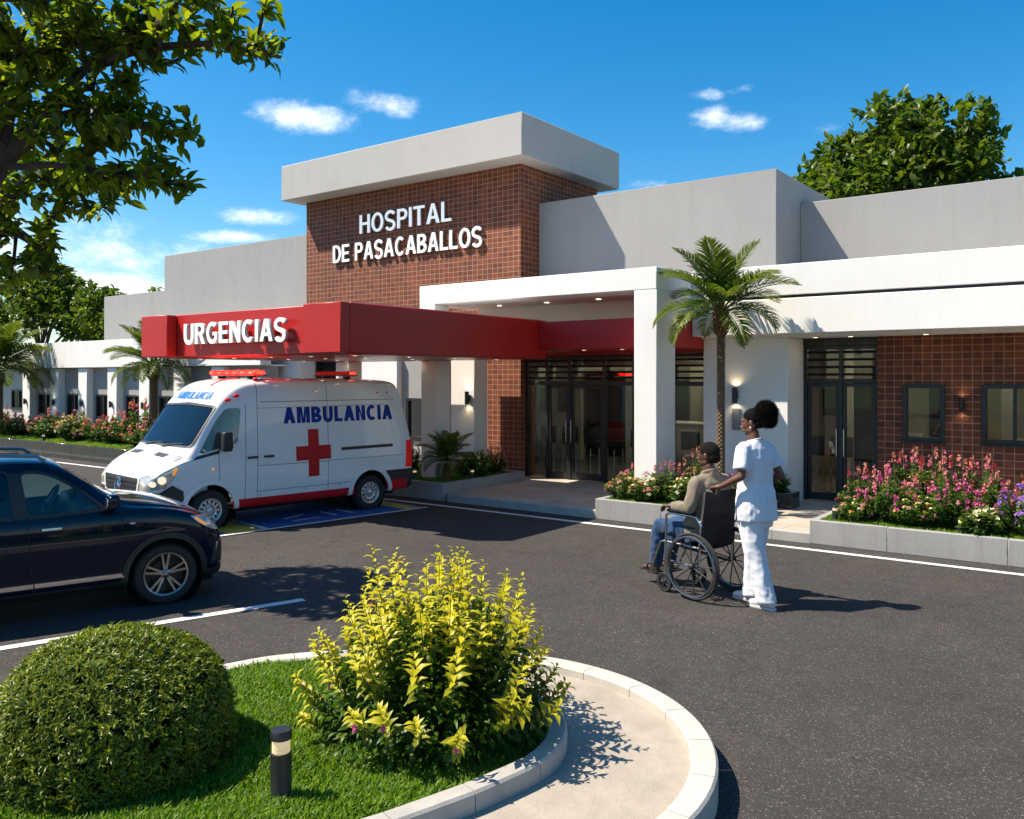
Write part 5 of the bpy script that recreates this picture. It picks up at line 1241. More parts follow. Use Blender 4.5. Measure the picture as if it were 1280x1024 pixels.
# ================================================================== people and wheelchair
def skin_mat(name, c):
    m, nt, nd, lk = new_mat(name); b, o = out_bsdf(nd, lk, Roughness=0.5)
    b.inputs['Subsurface Weight'].default_value = 0.12; b.inputs['Subsurface Radius'].default_value = (0.012, 0.005, 0.003)
    tc = nd.new('ShaderNodeTexCoord'); n = noise_node(nd, lk, tc.outputs['Object'], 26, 5, 0.6); n2 = noise_node(nd, lk, tc.outputs['Object'], 240, 3, 0.6)
    r = ramp(nd, lk, n.outputs[0], [(0.3, tuple(x*0.78 for x in c)), (0.7, tuple(x*1.12 for x in c))]); lk.new(r.outputs[0], b.inputs['Base Color']); bump(nd, lk, n2.outputs[0], 0.15, 0.004, b)
    return m
def cloth_mat(name, c, weave=420, var=0.08, rough=0.85, twill=False):
    m, nt, nd, lk = new_mat(name); b, o = out_bsdf(nd, lk, Roughness=rough); b.inputs['Sheen Weight'].default_value = 0.15
    b.inputs['Specular IOR Level'].default_value = 0.2
    tc = nd.new('ShaderNodeTexCoord'); n = noise_node(nd, lk, tc.outputs['Object'], 9, 6, 0.65); n2 = noise_node(nd, lk, tc.outputs['Object'], weave, 2, 0.6)
    r = ramp(nd, lk, n.outputs[0], [(0.3, tuple(x*(1-var) for x in c)), (0.7, tuple(min(0.85, x*(1+var)) for x in c))]); lk.new(r.outputs[0], b.inputs['Base Color']); bump(nd, lk, n2.outputs[0], 0.25, 0.003, b)
    return m
M['skin_w'] = skin_mat('brown skin', (0.125, 0.050, 0.026)); M['skin_m'] = skin_mat('deep brown skin', (0.085, 0.036, 0.020))
M['scrubs'] = cloth_mat('white scrubs cotton', (0.64, 0.65, 0.70), 420, 0.03)
M['shirt'] = cloth_mat('taupe shirt', (0.20, 0.165, 0.12), 420, 0.10)
M['jeans'] = cloth_mat('blue denim', (0.018, 0.052, 0.12), 300, 0.45)
M['hair'] = plain('black hair', (0.004, 0.0032, 0.003), 0.8, 0, 0.3, 90, 0.8, 320, 0.12)
M['shoe'] = plain('white shoe leather', (0.70, 0.69, 0.67), 0.5, 0, 0.05, 12); M['sole'] = plain('shoe sole', (0.50, 0.49, 0.47), 0.7)
M['sandal'] = plain('dark sandal leather', (0.02, 0.015, 0.012), 0.5)
M['sling'] = plain('black chair upholstery', (0.007, 0.009, 0.015), 0.5, 0, 0.2, 14, 0.25, 260, 0.2)
M['eye'] = plain('eye', (0.6, 0.58, 0.55), 0.2); M['iris'] = plain('iris', (0.01, 0.006, 0.004), 0.15)
M['lips'] = skin_mat('lips', (0.13, 0.04, 0.03)); M['hair_short'] = plain('cropped black hair', (0.010, 0.0075, 0.0065), 0.8, 0, 0.4, 160, 0.8, 420, 0.12); M['pearl'] = plain('white earring', (0.8, 0.78, 0.74), 0.2)

class Clay:
    """overlapping rounded volumes, melted into one continuous surface"""
    def __init__(s): s.mb = MB()
    def cap(s, a, ra, b, rb, n=16, m=5):
        a = Vector(a); b = Vector(b); T = axisM(a, (b-a) if (b-a).length > 1e-6 else (0, 0, 1)); L = (b-a).length; pr = []
        for k in range(m+1):
            t = -math.pi/2+math.pi/2*k/m; pr.append((max(ra*math.cos(t), 1e-5), ra*math.sin(t)))
        for k in range(m+1):
            t = math.pi/2*k/m; pr.append((max(rb*math.cos(t), 1e-5), L+rb*math.sin(t)))
        s.mb.lathe(pr, n, T); return s
    def chain(s, pts):
        for (p, r), (q, t) in zip(pts, pts[1:]): s.cap(p, r, q, t)
        return s
    def ball(s, c, rx, ry=None, rz=None, M_=None): s.mb.ball(c, rx, ry, rz, 20, 14, M_); return s
    def stack(s, rings, n=28):
        """flat-ended tube through elliptical rings: (centre, rx, ry, axis)"""
        vs = []; N = len(rings)
        for i, rg in enumerate(rings):
            c, rx, ry = Vector(rg[0]), rg[1], rg[2]
            ax = Vector(rg[3]) if len(rg) > 3 else (Vector(rings[min(i+1, N-1)][0])-Vector(rings[max(i-1, 0)][0]))
            z = ax.normalized(); y = (Vector((0, 1, 0))-z*z.y); y = y.normalized() if y.length > 0.1 else Vector((1, 0, 0)); x = y.cross(z)
            for k in range(n):
                a = 2*math.pi*k/n; e = 0.85
                ca, sa_ = math.cos(a), math.sin(a); ca = math.copysign(abs(ca)**e, ca); sa_ = math.copysign(abs(sa_)**e, sa_)
                vs.append(c+x*rx*ca+y*ry*sa_)
        fs = [(i*n+k, i*n+(k+1) % n, (i+1)*n+(k+1) % n, (i+1)*n+k) for i in range(N-1) for k in range(n)]
        fs += [tuple(range(n-1, -1, -1)), tuple((N-1)*n+k for k in range(n))]
        s.mb.add(vs, fs); return s
    def build(s, name, mat, voxel=0.006, smooth=4, parent=None, wrinkle=None, world=False):
        o = s.mb.build(name, mat if isinstance(mat, (list, tuple)) else [mat])
        def fn(q):
            r = q.modifiers.new('r', 'REMESH'); r.mode = 'VOXEL'; r.voxel_size = voxel; r.use_smooth_shade = True
            if smooth: k = q.modifiers.new('k', 'SMOOTH'); k.factor = 0.5; k.iterations = smooth
        add_mod_apply(o, fn); me = o.data
        me.materials.clear(); [me.materials.append(m) for m in (mat if isinstance(mat, (list, tuple)) else [mat])]
        me.polygons.foreach_set('material_index', [0]*len(me.polygons)); me.polygons.foreach_set('use_smooth', [True]*len(me.polygons))
        if wrinkle:
            nv = len(me.vertices); co_ = np.empty(nv*3, np.float32); me.vertices.foreach_get('co', co_)
            no_ = np.empty(nv*3, np.float32); me.vertex_normals.foreach_get('vector', no_)
            co_ = co_.reshape(-1, 3); no_ = no_.reshape(-1, 3)
            w_ = np.array([wrinkle(Vector(c)) for c in co_], np.float32)
            me.vertices.foreach_set('co', (co_+no_*w_[:, None]).ravel())
        me.update()
        if parent is not None: o.parent = parent
        return o

def hand(cl, wrist, d, palm_n, side, curl=0.9, r=0.0085, L=0.17):
    """hand from the wrist along d, palm facing palm_n, thumb towards side; four unequal fingers bent by curl"""
    d = Vector(d).normalized(); pn = Vector(palm_n); pn = (pn-d*pn.dot(d)).normalized(); sd = Vector(side); sd = (sd-d*sd.dot(d)-pn*sd.dot(pn)).normalized()
    w = Vector(wrist)
    cl.cap(w, 0.024, w+d*0.03, 0.026)
    for k, o in enumerate((0.030, 0.011, -0.009, -0.027)):
        base = w+d*0.085+sd*o; cl.cap(w+d*0.02+sd*o*0.6, 0.016, base, 0.0125)
        ln = (0.072, 0.080, 0.075, 0.058)[k]; p = base; ang = 0.25
        for j, f in enumerate((0.45, 0.32, 0.23)):
            ang += curl*(0.55, 0.75, 0.55)[j]*(1+0.06*k); dd = d*math.cos(ang)+pn*math.sin(ang); q = p+dd*ln*f+sd*o*0.02
            cl.cap(p, r*(1.08-0.1*j), q, r*(1.0-0.1*j), 10, 3); p = q
    tb = w+d*0.03+sd*0.024; t1 = tb+(d*0.55+sd*0.6+pn*0.35).normalized()*0.036; t2 = t1+(d*0.7+sd*0.1+pn*0.65).normalized()*0.030; t3 = t2+(d*0.6-sd*0.15+pn*0.75).normalized()*0.022
    cl.cap(tb, 0.015, t1, 0.0115, 10, 3); cl.cap(t1, 0.0112, t2, 0.010, 10, 3); cl.cap(t2, 0.010, t3, 0.0085, 10, 3)

def head(cl, c, yaw, pitch, s=1.0):
    """head at the middle of the skull, face along local +x; returns the matrix of the head"""
    H_ = Matrix.Translation(c) @ Matrix.Rotation(yaw, 4, 'Z') @ Matrix.Rotation(pitch, 4, 'Y') @ Matrix.Scale(s, 4)
    R3 = H_.to_3x3()
    def b(p, rx, ry, rz): cl.mb.ball(H_ @ Vector(p), rx, ry, rz, 20, 14, R3.to_4x4())
    def cp(a, ra, e, rb): cl.cap(H_ @ Vector(a), ra*s, H_ @ Vector(e), rb*s, 12, 4)
    b((-0.012, 0, 0.030), 0.096, 0.074, 0.085)         # skull
    b((0.030, 0, -0.010), 0.062, 0.062, 0.080)         # face
    b((0.045, 0, -0.070), 0.040, 0.042, 0.038)         # jaw
    b((0.072, 0, -0.096), 0.018, 0.022, 0.016)         # chin
    for y in (-1, 1):
        b((0.058, y*0.036, -0.020), 0.022, 0.020, 0.020)   # cheekbone
        b((0.022, y*0.042, -0.066), 0.034, 0.016, 0.026)   # jaw corner
        b((-0.012, y*0.076, -0.012), 0.018, 0.008, 0.029)  # ear
        b((0.080, y*0.030, 0.026), 0.014, 0.026, 0.010)    # brow
        b((0.104, y*0.011, -0.034), 0.011, 0.010, 0.009)   # nostril
    cp((0.088, 0, 0.018), 0.009, (0.112, 0, -0.028), 0.012)   # nose
    b((0.092, 0, -0.057), 0.013, 0.024, 0.007); b((0.089, 0, -0.070), 0.013, 0.021, 0.008)   # lips
    return H_
def face_parts(root, H_, s=1.0):
    for y in (-1, 1):
        mb = MB(); mb.ball((0.0725, y*0.031, 0.008), 0.0125, 0.0135, 0.0095, 14, 10); o = mb.build('eye', [M['eye']], root, smooth=True); o.data.transform(H_)
        mb = MB(); mb.ball((0.0818, y*0.032, 0.008), 0.004, 0.0068, 0.0068, 10, 6); i = mb.build('iris', [M['iris']], o, smooth=True); i.data.transform(H_)
    mb = MB(); mb.ball((0.0985, 0, -0.0635), 0.007, 0.020, 0.0075, 14, 8); o = mb.build('lips', [M['lips']], root, smooth=True); o.data.transform(H_)

def fold(amp, fx, fz, seed, stretch=(1, 1, 1)):
    def f(co):
        p = Vector((co.x*fx*stretch[0]+seed, co.y*fx*stretch[1]+seed*2, co.z*fz*stretch[2]))
        q = noise.noise(p); q2 = noise.noise(p*2.3+Vector((5, 1, 2)))
        return amp*((1-abs(q)*2.2)*0.7+q2*0.35)
    return f

ch_yaw = math.atan2(0.264, -0.964); CHO = (-3.175, 7.37, 0)
# ------------------------------------------------------------------ wheelchair (x forward, +y its left side, the near one)
wc = thing('wheelchair', 'black folding wheelchair with spoked wheels carrying the seated man', 'wheelchair', CHO, ch_yaw)
def spoked(x, y, r, sgn):
    T = axisM((x, y, r), (0, sgn, 0), (1, 0, 0)); mb = MB()
    mb.tube([T @ Vector(((r-0.013)*math.cos(2*math.pi*k/56), (r-0.013)*math.sin(2*math.pi*k/56), 0)) for k in range(56)], 0.0135, 10, closed=True)
    w = mb.build('wheel_tyre', M['rubber'], wc, smooth=True)
    mb = MB()
    mb.tube([T @ Vector(((r-0.033)*math.cos(2*math.pi*k/56), (r-0.033)*math.sin(2*math.pi*k/56), 0)) for k in range(56)], 0.010, 8, closed=True)
    mb.build('rim', M['trim'], w, smooth=True)
    mb = MB(); n = 12
    for k in range(n):
        a = 2*math.pi*k/n+0.1
        mb.tube([T @ Vector((0.02*math.cos(a), 0.02*math.sin(a), 0.012*(1 if k % 2 else -1))), T @ Vector(((r-0.03)*math.cos(a), (r-0.03)*math.sin(a), 0))], 0.0055, 6)
    mb.lathe([(0.0, -0.03), (0.026, -0.028), (0.026, 0.026), (0.018, 0.034), (0.0, 0.036)], 20, T)
    mb.build('spokes', M['trim'], w, smooth=True)
    mb = MB(); mb.tube([T @ Vector(((r-0.035)*math.cos(2*math.pi*k/56), (r-0.035)*math.sin(2*math.pi*k/56), 0.036)) for k in range(56)], 0.0085, 8, closed=True)
    for k in range(6):
        a = 2*math.pi*k/6+0.3; mb.tube([T @ Vector(((r-0.033)*math.cos(a), (r-0.033)*math.sin(a), 0.0)), T @ Vector(((r-0.035)*math.cos(a), (r-0.035)*math.sin(a), 0.036))], 0.004, 6)
    mb.build('hand_rim', M['alloy'], w, smooth=True)
for sgn in (1, -1):
    spoked(0, sgn*0.285, 0.302, sgn)
    T = axisM((0.365, sgn*0.245, 0.09), (0, sgn, 0), (1, 0, 0))
    mb = MB(); mb.lathe([(0.062, -0.014), (0.085, -0.016), (0.09, -0.008), (0.09, 0.008), (0.085, 0.016), (0.062, 0.014), (0.062, -0.014)], 32, T); c = mb.build('caster_wheel', M['rubber'], wc, smooth=True)
    mb = MB(); mb.lathe([(0.064, 0.008), (0.05, 0.010), (0.05, -0.010), (0.064, -0.008)], 24, T); mb.lathe([(0, 0.015), (0.016, 0.014), (0.016, -0.014), (0, -0.015)], 14, T)
    for k in range(5):
        a = 2*math.pi*k/5; mb.tube([T @ Vector((0.012*math.cos(a), 0.012*math.sin(a), 0)), T @ Vector((0.053*math.cos(a), 0.053*math.sin(a), 0))], 0.008, 6)
    mb.build('rim', M['trim'], c, smooth=True)
    y = sgn*0.235; mb = MB(); R = 0.0115
    mb.tube([(-0.20, y, 0.985), (-0.13, y, 0.985), (-0.10, y, 0.965), (-0.075, y, 0.80), (-0.045, y, 0.60), (-0.03, y, 0.28)], R, 10)      # back post and push handle
    mb.tube([(-0.05, y, 0.46), (0.38, y, 0.47)], R, 10); mb.tube([(-0.03, y, 0.29), (0.33, y, 0.30), (0.37, y, 0.27), (0.37, y, 0.17)], R, 10)
    mb.tube([(-0.075, y*1.06, 0.66), (-0.02, y*1.06, 0.735), (0.02, y*1.06, 0.745), (0.30, y*1.06, 0.745), (0.34, y*1.06, 0.72), (0.35, y*1.03, 0.47)], R, 10)
    mb.tube([(0.36, y, 0.47), (0.42, y, 0.46), (0.46, y*0.95, 0.40), (0.56, y*0.85, 0.19), (0.58, y*0.8, 0.13)], R, 10)
    mb.tube([(0.365, y, 0.18), (0.365, y, 0.10), (0.365, y*1.0, 0.095)], 0.014, 10)
    mb.tube([(-0.03, y, 0.30), (0.0, sgn*0.27, 0.302)], 0.016, 10)
    mb.tube([(0.37, y, 0.30), (0.36, y, 0.47)], R, 10)
    mb.build('side_frame', M['steel'], wc, smooth=True)
    MB().tube([(-0.225, y, 0.985), (-0.12, y, 0.985)], 0.0175, 12).build('push_grip', M['trim'], wc, smooth=True)
    mb = MB(); mb.box(0.0, 0.32, y*1.06-0.024, y*1.06+0.024, 0.755, 0.782); mb.build('armrest', M['sling'], wc, bevel=0.01)
    mb = MB(); mb.box(0.50, 0.66, sgn*0.03, sgn*0.17, 0.115, 0.128); mb.build('footplate', M['trim'], wc, bevel=0.004)
mb = MB(); mb.tube([(-0.03, -0.235, 0.29), (0.15, 0, 0.375), (0.30, 0.235, 0.46)], 0.011, 8); mb.tube([(-0.03, 0.235, 0.29), (0.15, 0.0, 0.372), (0.30, -0.235, 0.46)], 0.011, 8); mb.build('cross_brace', M['trim'], wc, smooth=True)
def sling(rows, name, thick):
    """cloth panel sagging between the side tubes"""
    mb = MB(); n = 10; vs = []
    for (x, z, sag) in rows:
        for k in range(n+1):
            t = k/n; y = -0.235+0.47*t; b_ = 4*t*(1-t); vs.append((x-sag[0]*b_, y, z-sag[1]*b_))
    m = len(rows); V = [Vector(v) for v in vs]; off = [(v+Vector((-thick if rows[0][1] != rows[-1][1] and abs(rows[0][1]-rows[-1][1]) > 0.2 else 0, 0, 0 if abs(rows[0][1]-rows[-1][1]) > 0.2 else -thick))) for v in V]
    k0 = (n+1)*m
    fs = [(i*(n+1)+k, i*(n+1)+k+1, (i+1)*(n+1)+k+1, (i+1)*(n+1)+k) for i in range(m-1) for k in range(n)]
    fs += [tuple(k0+q for q in reversed(f)) for f in fs[:]]
    ed = [k for k in range(n+1)]+[(i)*(n+1)+n for i in range(1, m)]+[(m-1)*(n+1)+k for k in range(n-1, -1, -1)]+[i*(n+1) for i in range(m-2, 0, -1)]
    fs += [(ed[q], ed[(q+1) % len(ed)], k0+ed[(q+1) % len(ed)], k0+ed[q]) for q in range(len(ed))]
    mb.add(V+off, fs); return mb.build(name, M['sling'], wc, smooth=True)
sling([(-0.105, 0.975, (0.006, 0)), (-0.098, 0.93, (0.02, 0)), (-0.088, 0.87, (0.03, 0)), (-0.0865, 0.865, (0.026, 0)), (-0.082, 0.82, (0.032, 0)), (-0.068, 0.73, (0.034, 0)), (-0.0665, 0.725, (0.030, 0)), (-0.055, 0.64, (0.032, 0)), (-0.045, 0.56, (0.024, 0)), (-0.042, 0.47, (0.01, 0))], 'backrest', 0.012)
sling([(-0.05, 0.475, (0, 0.02)), (0.1, 0.48, (0, 0.03)), (0.25, 0.482, (0, 0.03)), (0.37, 0.484, (0, 0.02))], 'seat', 0.02)

# ------------------------------------------------------------------ seated man
def person(name, label, group=None): pass
cl = Clay()
cl.chain([((0.10, 0, 0.575), 0.10), ((0.05, 0, 0.75), 0.10), ((0.005, 0, 0.95), 0.105), ((-0.002, 0, 1.03), 0.075)])
cl.cap((0.0, -0.15, 1.03), 0.05, (0.0, 0.15, 1.03), 0.05); cl.cap((-0.01, 0, 1.03), 0.064, (0.012, 0, 1.17), 0.056)
Hm = head(cl, Vector((0.015, 0, 1.285)), R_(8), R_(3), 1.03)
for s in (1, -1):
    sh = (0.0, s*0.185, 1.035); el = (0.015, s*0.265, 0.815); wr_ = (0.22, s*0.255, 0.812)
    cl.chain([(sh, 0.052), (el, 0.040), (wr_, 0.027)])
    hand(cl, (0.225, s*0.255, 0.812), (1, 0, -0.06), (0, 0, -1), (0, -s, 0), 0.55)
    hip = (0.12, s*0.095, 0.575); kn = (0.50, s*0.115, 0.585); an_ = (0.575, s*0.10, 0.19)
    cl.chain([(hip, 0.072), (kn, 0.050), ((0.535, s*0.11, 0.42), 0.046), (an_, 0.036)])
    cl.cap(an_, 0.036, (0.555, s*0.10, 0.165), 0.034); cl.cap((0.56, s*0.10, 0.162), 0.032, (0.70, s*0.105, 0.152), 0.022)
    for k in range(5): cl.cap((0.69, s*(0.105+(k-2)*0.017), 0.151), 0.012, (0.735-abs(k-1.2)*0.010, s*(0.105+(k-2)*0.019), 0.148), 0.0085, 8, 3)
man = cl.build('person', M['skin_m'], 0.0048, 5)
man.location = (CHO[0]-0.964*0.035, CHO[1]+0.264*0.035, 0); man.rotation_euler = (0, 0, ch_yaw)
tag(man, 'man with cropped hair in a taupe shirt and blue jeans seated in the wheelchair', 'person')
face_parts(man, Hm)
cl = Clay()
R3 = Hm.to_3x3().to_4x4()
cl.mb.ball(Hm @ Vector((-0.015, 0, 0.034)), 0.0975, 0.0762, 0.0855, 24, 16, R3); cl.mb.ball(Hm @ Vector((-0.05, 0, -0.02)), 0.062, 0.064, 0.062, 20, 14, R3)
hm = cl.build('hair', M['hair_short'], 0.005, 2, man, lambda co: 0.001*noise.noise(co*160))
bm = bmesh.new(); bm.from_mesh(hm.data); HI = Hm.inverted()
dl = []
for v in bm.verts:
    p = HI @ v.co
    if p.x > 0.060-max(0, 0.05-p.z)*0.2 and p.z < 0.085 or (p.z < 0.035-0.9*(p.x+0.02) and p.x > -0.035 and p.z < 0.03 and p.x > 0.015) or p.z < -0.075 or (p.x > -0.03 and p.x < 0.02 and p.z < 0.012): dl.append(v)
bmesh.ops.delete(bm, geom=dl, context='VERTS'); bm.to_mesh(hm.data); bm.free()
cl = Clay()
cl.stack([((0.10, 0, 0.56), 0.145, 0.19), ((0.085, 0, 0.64), 0.145, 0.185), ((0.05, 0, 0.76), 0.14, 0.18), ((0.02, 0, 0.88), 0.142, 0.195), ((0.002, 0, 0.98), 0.135, 0.215), ((-0.002, 0, 1.045), 0.10, 0.20), ((0.0, 0, 1.085), 0.075, 0.12), ((0.0, 0, 1.12), 0.068, 0.078)])
for s in (1, -1):
    cl.cap((0.0, s*0.10, 1.045), 0.068, (0.0, s*0.185, 1.03), 0.068)
    cl.chain([((0.0, s*0.188, 1.03), 0.070), ((0.008, s*0.245, 0.90), 0.060), ((0.015, s*0.27, 0.825), 0.054)])
    cl.stack([((0.0, s*0.27, 0.825), 0.052, 0.052), ((0.08, s*0.268, 0.822), 0.050, 0.050), ((0.15, s*0.262, 0.818), 0.043, 0.043), ((0.205, s*0.258, 0.813), 0.038, 0.040)])
cl.stack([((-0.005, 0, 1.10), 0.075, 0.080), ((-0.002, 0, 1.135), 0.072, 0.074)])
sh = cl.build('shirt', M['shirt'], 0.0065, 4, man, fold(0.011, 13, 6, 3))
mb = MB(); mb.tube([(0.06*math.cos(a)-0.0, 0.070*math.sin(a), 1.135-0.018*math.cos(a)) for a in [R_(40+k*14) for k in range(21)]], 0.017, 8); mb.build('collar', M['shirt'], sh, smooth=True)
cl = Clay()
cl.stack([((0.08, 0, 0.49), 0.13, 0.18), ((0.10, 0, 0.56), 0.145, 0.185), ((0.10, 0, 0.64), 0.135, 0.172)])
for s in (1, -1):
    cl.stack([((0.05, s*0.095, 0.565), 0.085, 0.09, (1, 0, 0)), ((0.25, s*0.105, 0.572), 0.085, 0.085, (1, 0, 0)), ((0.42, s*0.113, 0.582), 0.073, 0.075, (1, 0, 0)), ((0.50, s*0.115, 0.58), 0.068, 0.070, (1, 0, -0.5))])
    cl.cap((0.49, s*0.115, 0.58), 0.070, (0.52, s*0.113, 0.50), 0.068)
    cl.stack([((0.515, s*0.113, 0.54), 0.069, 0.067, (0.12, 0, -1)), ((0.535, s*0.11, 0.42), 0.066, 0.064, (0.1, 0, -1)), ((0.555, s*0.105, 0.30), 0.060, 0.058, (0.1, 0, -1)), ((0.572, s*0.10, 0.205), 0.058, 0.055, (0.1, 0, -1))])
cl.build('jeans', M['jeans'], 0.0065, 4, man, fold(0.009, 13, 12, 8))
for s in (1, -1):
    mb = MB(); mb.prism(round_poly([(0.51, s*0.105-0.042), (0.74, s*0.105-0.050), (0.755, s*0.105+0.045), (0.51, s*0.105+0.042)], 0.03, 4), 0.1285, 0.1405); so_ = mb.build('sandal', M['sandal'], man)
    mb = MB(); mb.tube([(0.66+0.0*k, s*0.105+0.043*math.cos(math.pi*k/8), 0.14+0.045*math.sin(math.pi*k/8)) for k in range(9)], 0.008, 6); mb.tube([(0.60, s*0.105+0.040*math.cos(math.pi*k/8), 0.14+0.062*math.sin(math.pi*k/8)) for k in range(9)], 0.008, 6); mb.build('strap', M['sandal'], so_, smooth=True)
mb = MB(); mb.tube([(0.10+0.150*math.cos(2*math.pi*k/32), 0.192*math.sin(2*math.pi*k/32), 0.625) for k in range(32)], 0.014, 6, closed=True); mb.build('belt', M['sandal'], man, smooth=True)

# ------------------------------------------------------------------ nurse pushing (same local axes)
cl = Clay(); NX = -0.44; NY = -0.03
def N_(x, y, z): return Vector((NX+x, NY+y, z))
ny = R_(4)
cl.chain([(N_(0, 0, 0.93), 0.12), (N_(0.0, 0, 1.10), 0.105), (N_(0.0, 0, 1.28), 0.095), (N_(-0.002, 0, 1.37), 0.062)])
cl.cap(N_(0, -0.125, 1.385), 0.05, N_(0, 0.125, 1.385), 0.05); cl.cap(N_(-0.005, 0, 1.37), 0.052, N_(0.015, 0, 1.51), 0.046)
Hn = head(cl, N_(0.025, 0, 1.605), R_(14), R_(9), 0.98)
armL = [N_(0, 0.165, 1.375), N_(-0.035, 0.245, 1.145), N_(0.155, 0.285, 1.045)]
armR = [N_(0, -0.165, 1.375), N_(-0.10, -0.235, 1.13), N_(0.13, -0.215, 1.03)]
for a, s in ((armL, 1), (armR, -1)):
    cl.chain([(a[0], 0.047), (a[0].lerp(a[1], 0.5), 0.043), (a[1], 0.034), (a[1].lerp(a[2], 0.3), 0.034), (a[2], 0.0225)])
    hy = s*0.235
    hand(cl, a[2], Vector((-0.165-a[2].x+0.05, hy-a[2].y, 1.012-a[2].z)), (0.15, 0, -1), (0.2, -s, 0), 1.25, 0.0085)
for s, hip, kn, an_ in ((1, N_(-0.0, 0.085, 0.90), N_(-0.04, 0.075, 0.50), N_(-0.165, 0.06, 0.10)), (-1, N_(0.0, -0.085, 0.90), N_(0.08, -0.08, 0.49), N_(0.085, -0.065, 0.09))):
    cl.chain([(hip, 0.070), (kn, 0.045), (kn.lerp(an_, 0.35), 0.045), (an_, 0.033)]); cl.cap(an_, 0.035, an_+Vector((0.0, 0, -0.03)), 0.036); cl.cap(an_+Vector((0.0, 0, -0.04)), 0.03, an_+Vector((0.14, 0, -0.055)), 0.022)
nur = cl.build('person', M['skin_w'], 0.0048, 5)
nur.location = CHO; nur.rotation_euler = (0, 0, ch_yaw)
tag(nur, 'woman in white scrubs with a black afro puff pushing the wheelchair', 'person')
face_parts(nur, Hn)
mb = MB(); mb.ball(Hn @ Vector((-0.008, 0.088, -0.045)), 0.008, 0.008, 0.008); mb.build('earring', M['pearl'], nur, smooth=True)
cl = Clay(); R3 = Hn.to_3x3().to_4x4()
cl.mb.ball(Hn @ Vector((-0.018, 0, 0.040)), 0.101, 0.080, 0.088, 24, 16, R3); cl.mb.ball(Hn @ Vector((-0.055, 0, -0.01)), 0.060, 0.064, 0.06, 20, 14, R3)
hr = cl.build('hair', M['hair'], 0.006, 2, nur, lambda co: 0.002*noise.noise(co*120))
bm = bmesh.new(); bm.from_mesh(hr.data); HI = Hn.inverted(); dl = []
for v in bm.verts:
    p = HI @ v.co
    if (p.x > 0.062 and p.z < 0.095) or (p.x > 0.02 and p.z < 0.03+0.5*(p.x-0.02)) or p.z < -0.065 or (-0.03 < p.x <= 0.02 and p.z < 0.016): dl.append(v)
bmesh.ops.delete(bm, geom=dl, context='VERTS'); bm.to_mesh(hr.data); bm.free()
# puff: a rough core with thousands of short curls
pc = Hn @ Vector((-0.135, 0, 0.052)); pr_ = 0.092
cl = Clay(); cl.mb.ball(pc+Vector((0, 0, 0.012)), pr_*0.93, pr_, pr_*1.12, 24, 16); cl.mb.ball(pc+Vector((-0.03, 0.01, -0.05)), pr_*0.7, pr_*0.75, pr_*0.62, 20, 14); cl.cap(Hn @ Vector((-0.06, 0, 0.06)), 0.055, pc, 0.075)
puff = cl.build('hair_puff', M['hair'], 0.007, 1, nur, lambda co: 0.010*noise.noise(co*38)+0.006*noise.noise(co*90))
g = np.random.default_rng(5)
vs0 = puff.data.vertices; ids = g.integers(0, len(vs0), 5200); P = np.array([vs0[i].co[:] for i in ids]); Nn = np.array([vs0[i].normal[:] for i in ids])
n = len(P); d1 = norm(Nn+g.normal(size=(n, 3))*0.55); d2 = norm(d1+g.normal(size=(n, 3))*0.9); w = norm(np.cross(d1, g.normal(size=(n, 3))))*0.0017
l1 = g.uniform(0.008, 0.026, (n, 1)); l2 = g.uniform(0.005, 0.022, (n, 1))
a = P-Nn*0.004; b_ = a+d1*l1; c = b_+d2*l2
V = np.stack([a-w, a+w, b_+w*0.8, b_-w*0.8, c], 1).reshape(-1, 3); i = np.arange(n)[:, None]*5
F = np.concatenate([i+np.array([[0, 1, 2]]), i+np.array([[0, 2, 3]]), i+np.array([[3, 2, 4]])], 1).reshape(-1, 3)
cu = link_mesh('curls', mesh_np('curls', V, F), M['hair'], puff)
cl = Clay(); 
cl.stack([(N_(-0.015, 0, 0.755), 0.148, 0.205), (N_(-0.015, 0, 0.83), 0.146, 0.205), (N_(-0.01, 0, 0.93), 0.138, 0.192), (N_(0, 0, 1.08), 0.118, 0.160), (N_(0, 0, 1.20), 0.122, 0.165), (N_(-0.003, 0, 1.30), 0.122, 0.178), (N_(-0.006, 0, 1.38), 0.092, 0.180), (N_(-0.006, 0, 1.425), 0.066, 0.115), (N_(-0.004, 0, 1.45), 0.058, 0.070)])
for a, s in ((armL, 1), (armR, -1)):
    d = (a[1]-a[0]).normalized()
    cl.cap(N_(0, s*0.08, 1.385), 0.058, a[0]+Vector((0, -s*0.01, 0)), 0.064)
    cl.stack([(a[0]-d*0.02, 0.062, 0.062, d), (a[0]+d*0.06, 0.068, 0.066, d), (a[0]+d*0.14, 0.069, 0.066, d), (a[0]+d*0.185, 0.071, 0.068, d)])
top = cl.build('scrub_top', M['scrubs'], 0.0065, 4, nur, lambda co, f=fold(0.012, 12, 5, 1), h=fold(0.006, 24, 12, 6): (f(co)+h(co))*(0.85 if co.z < 1.2 else 0.35))
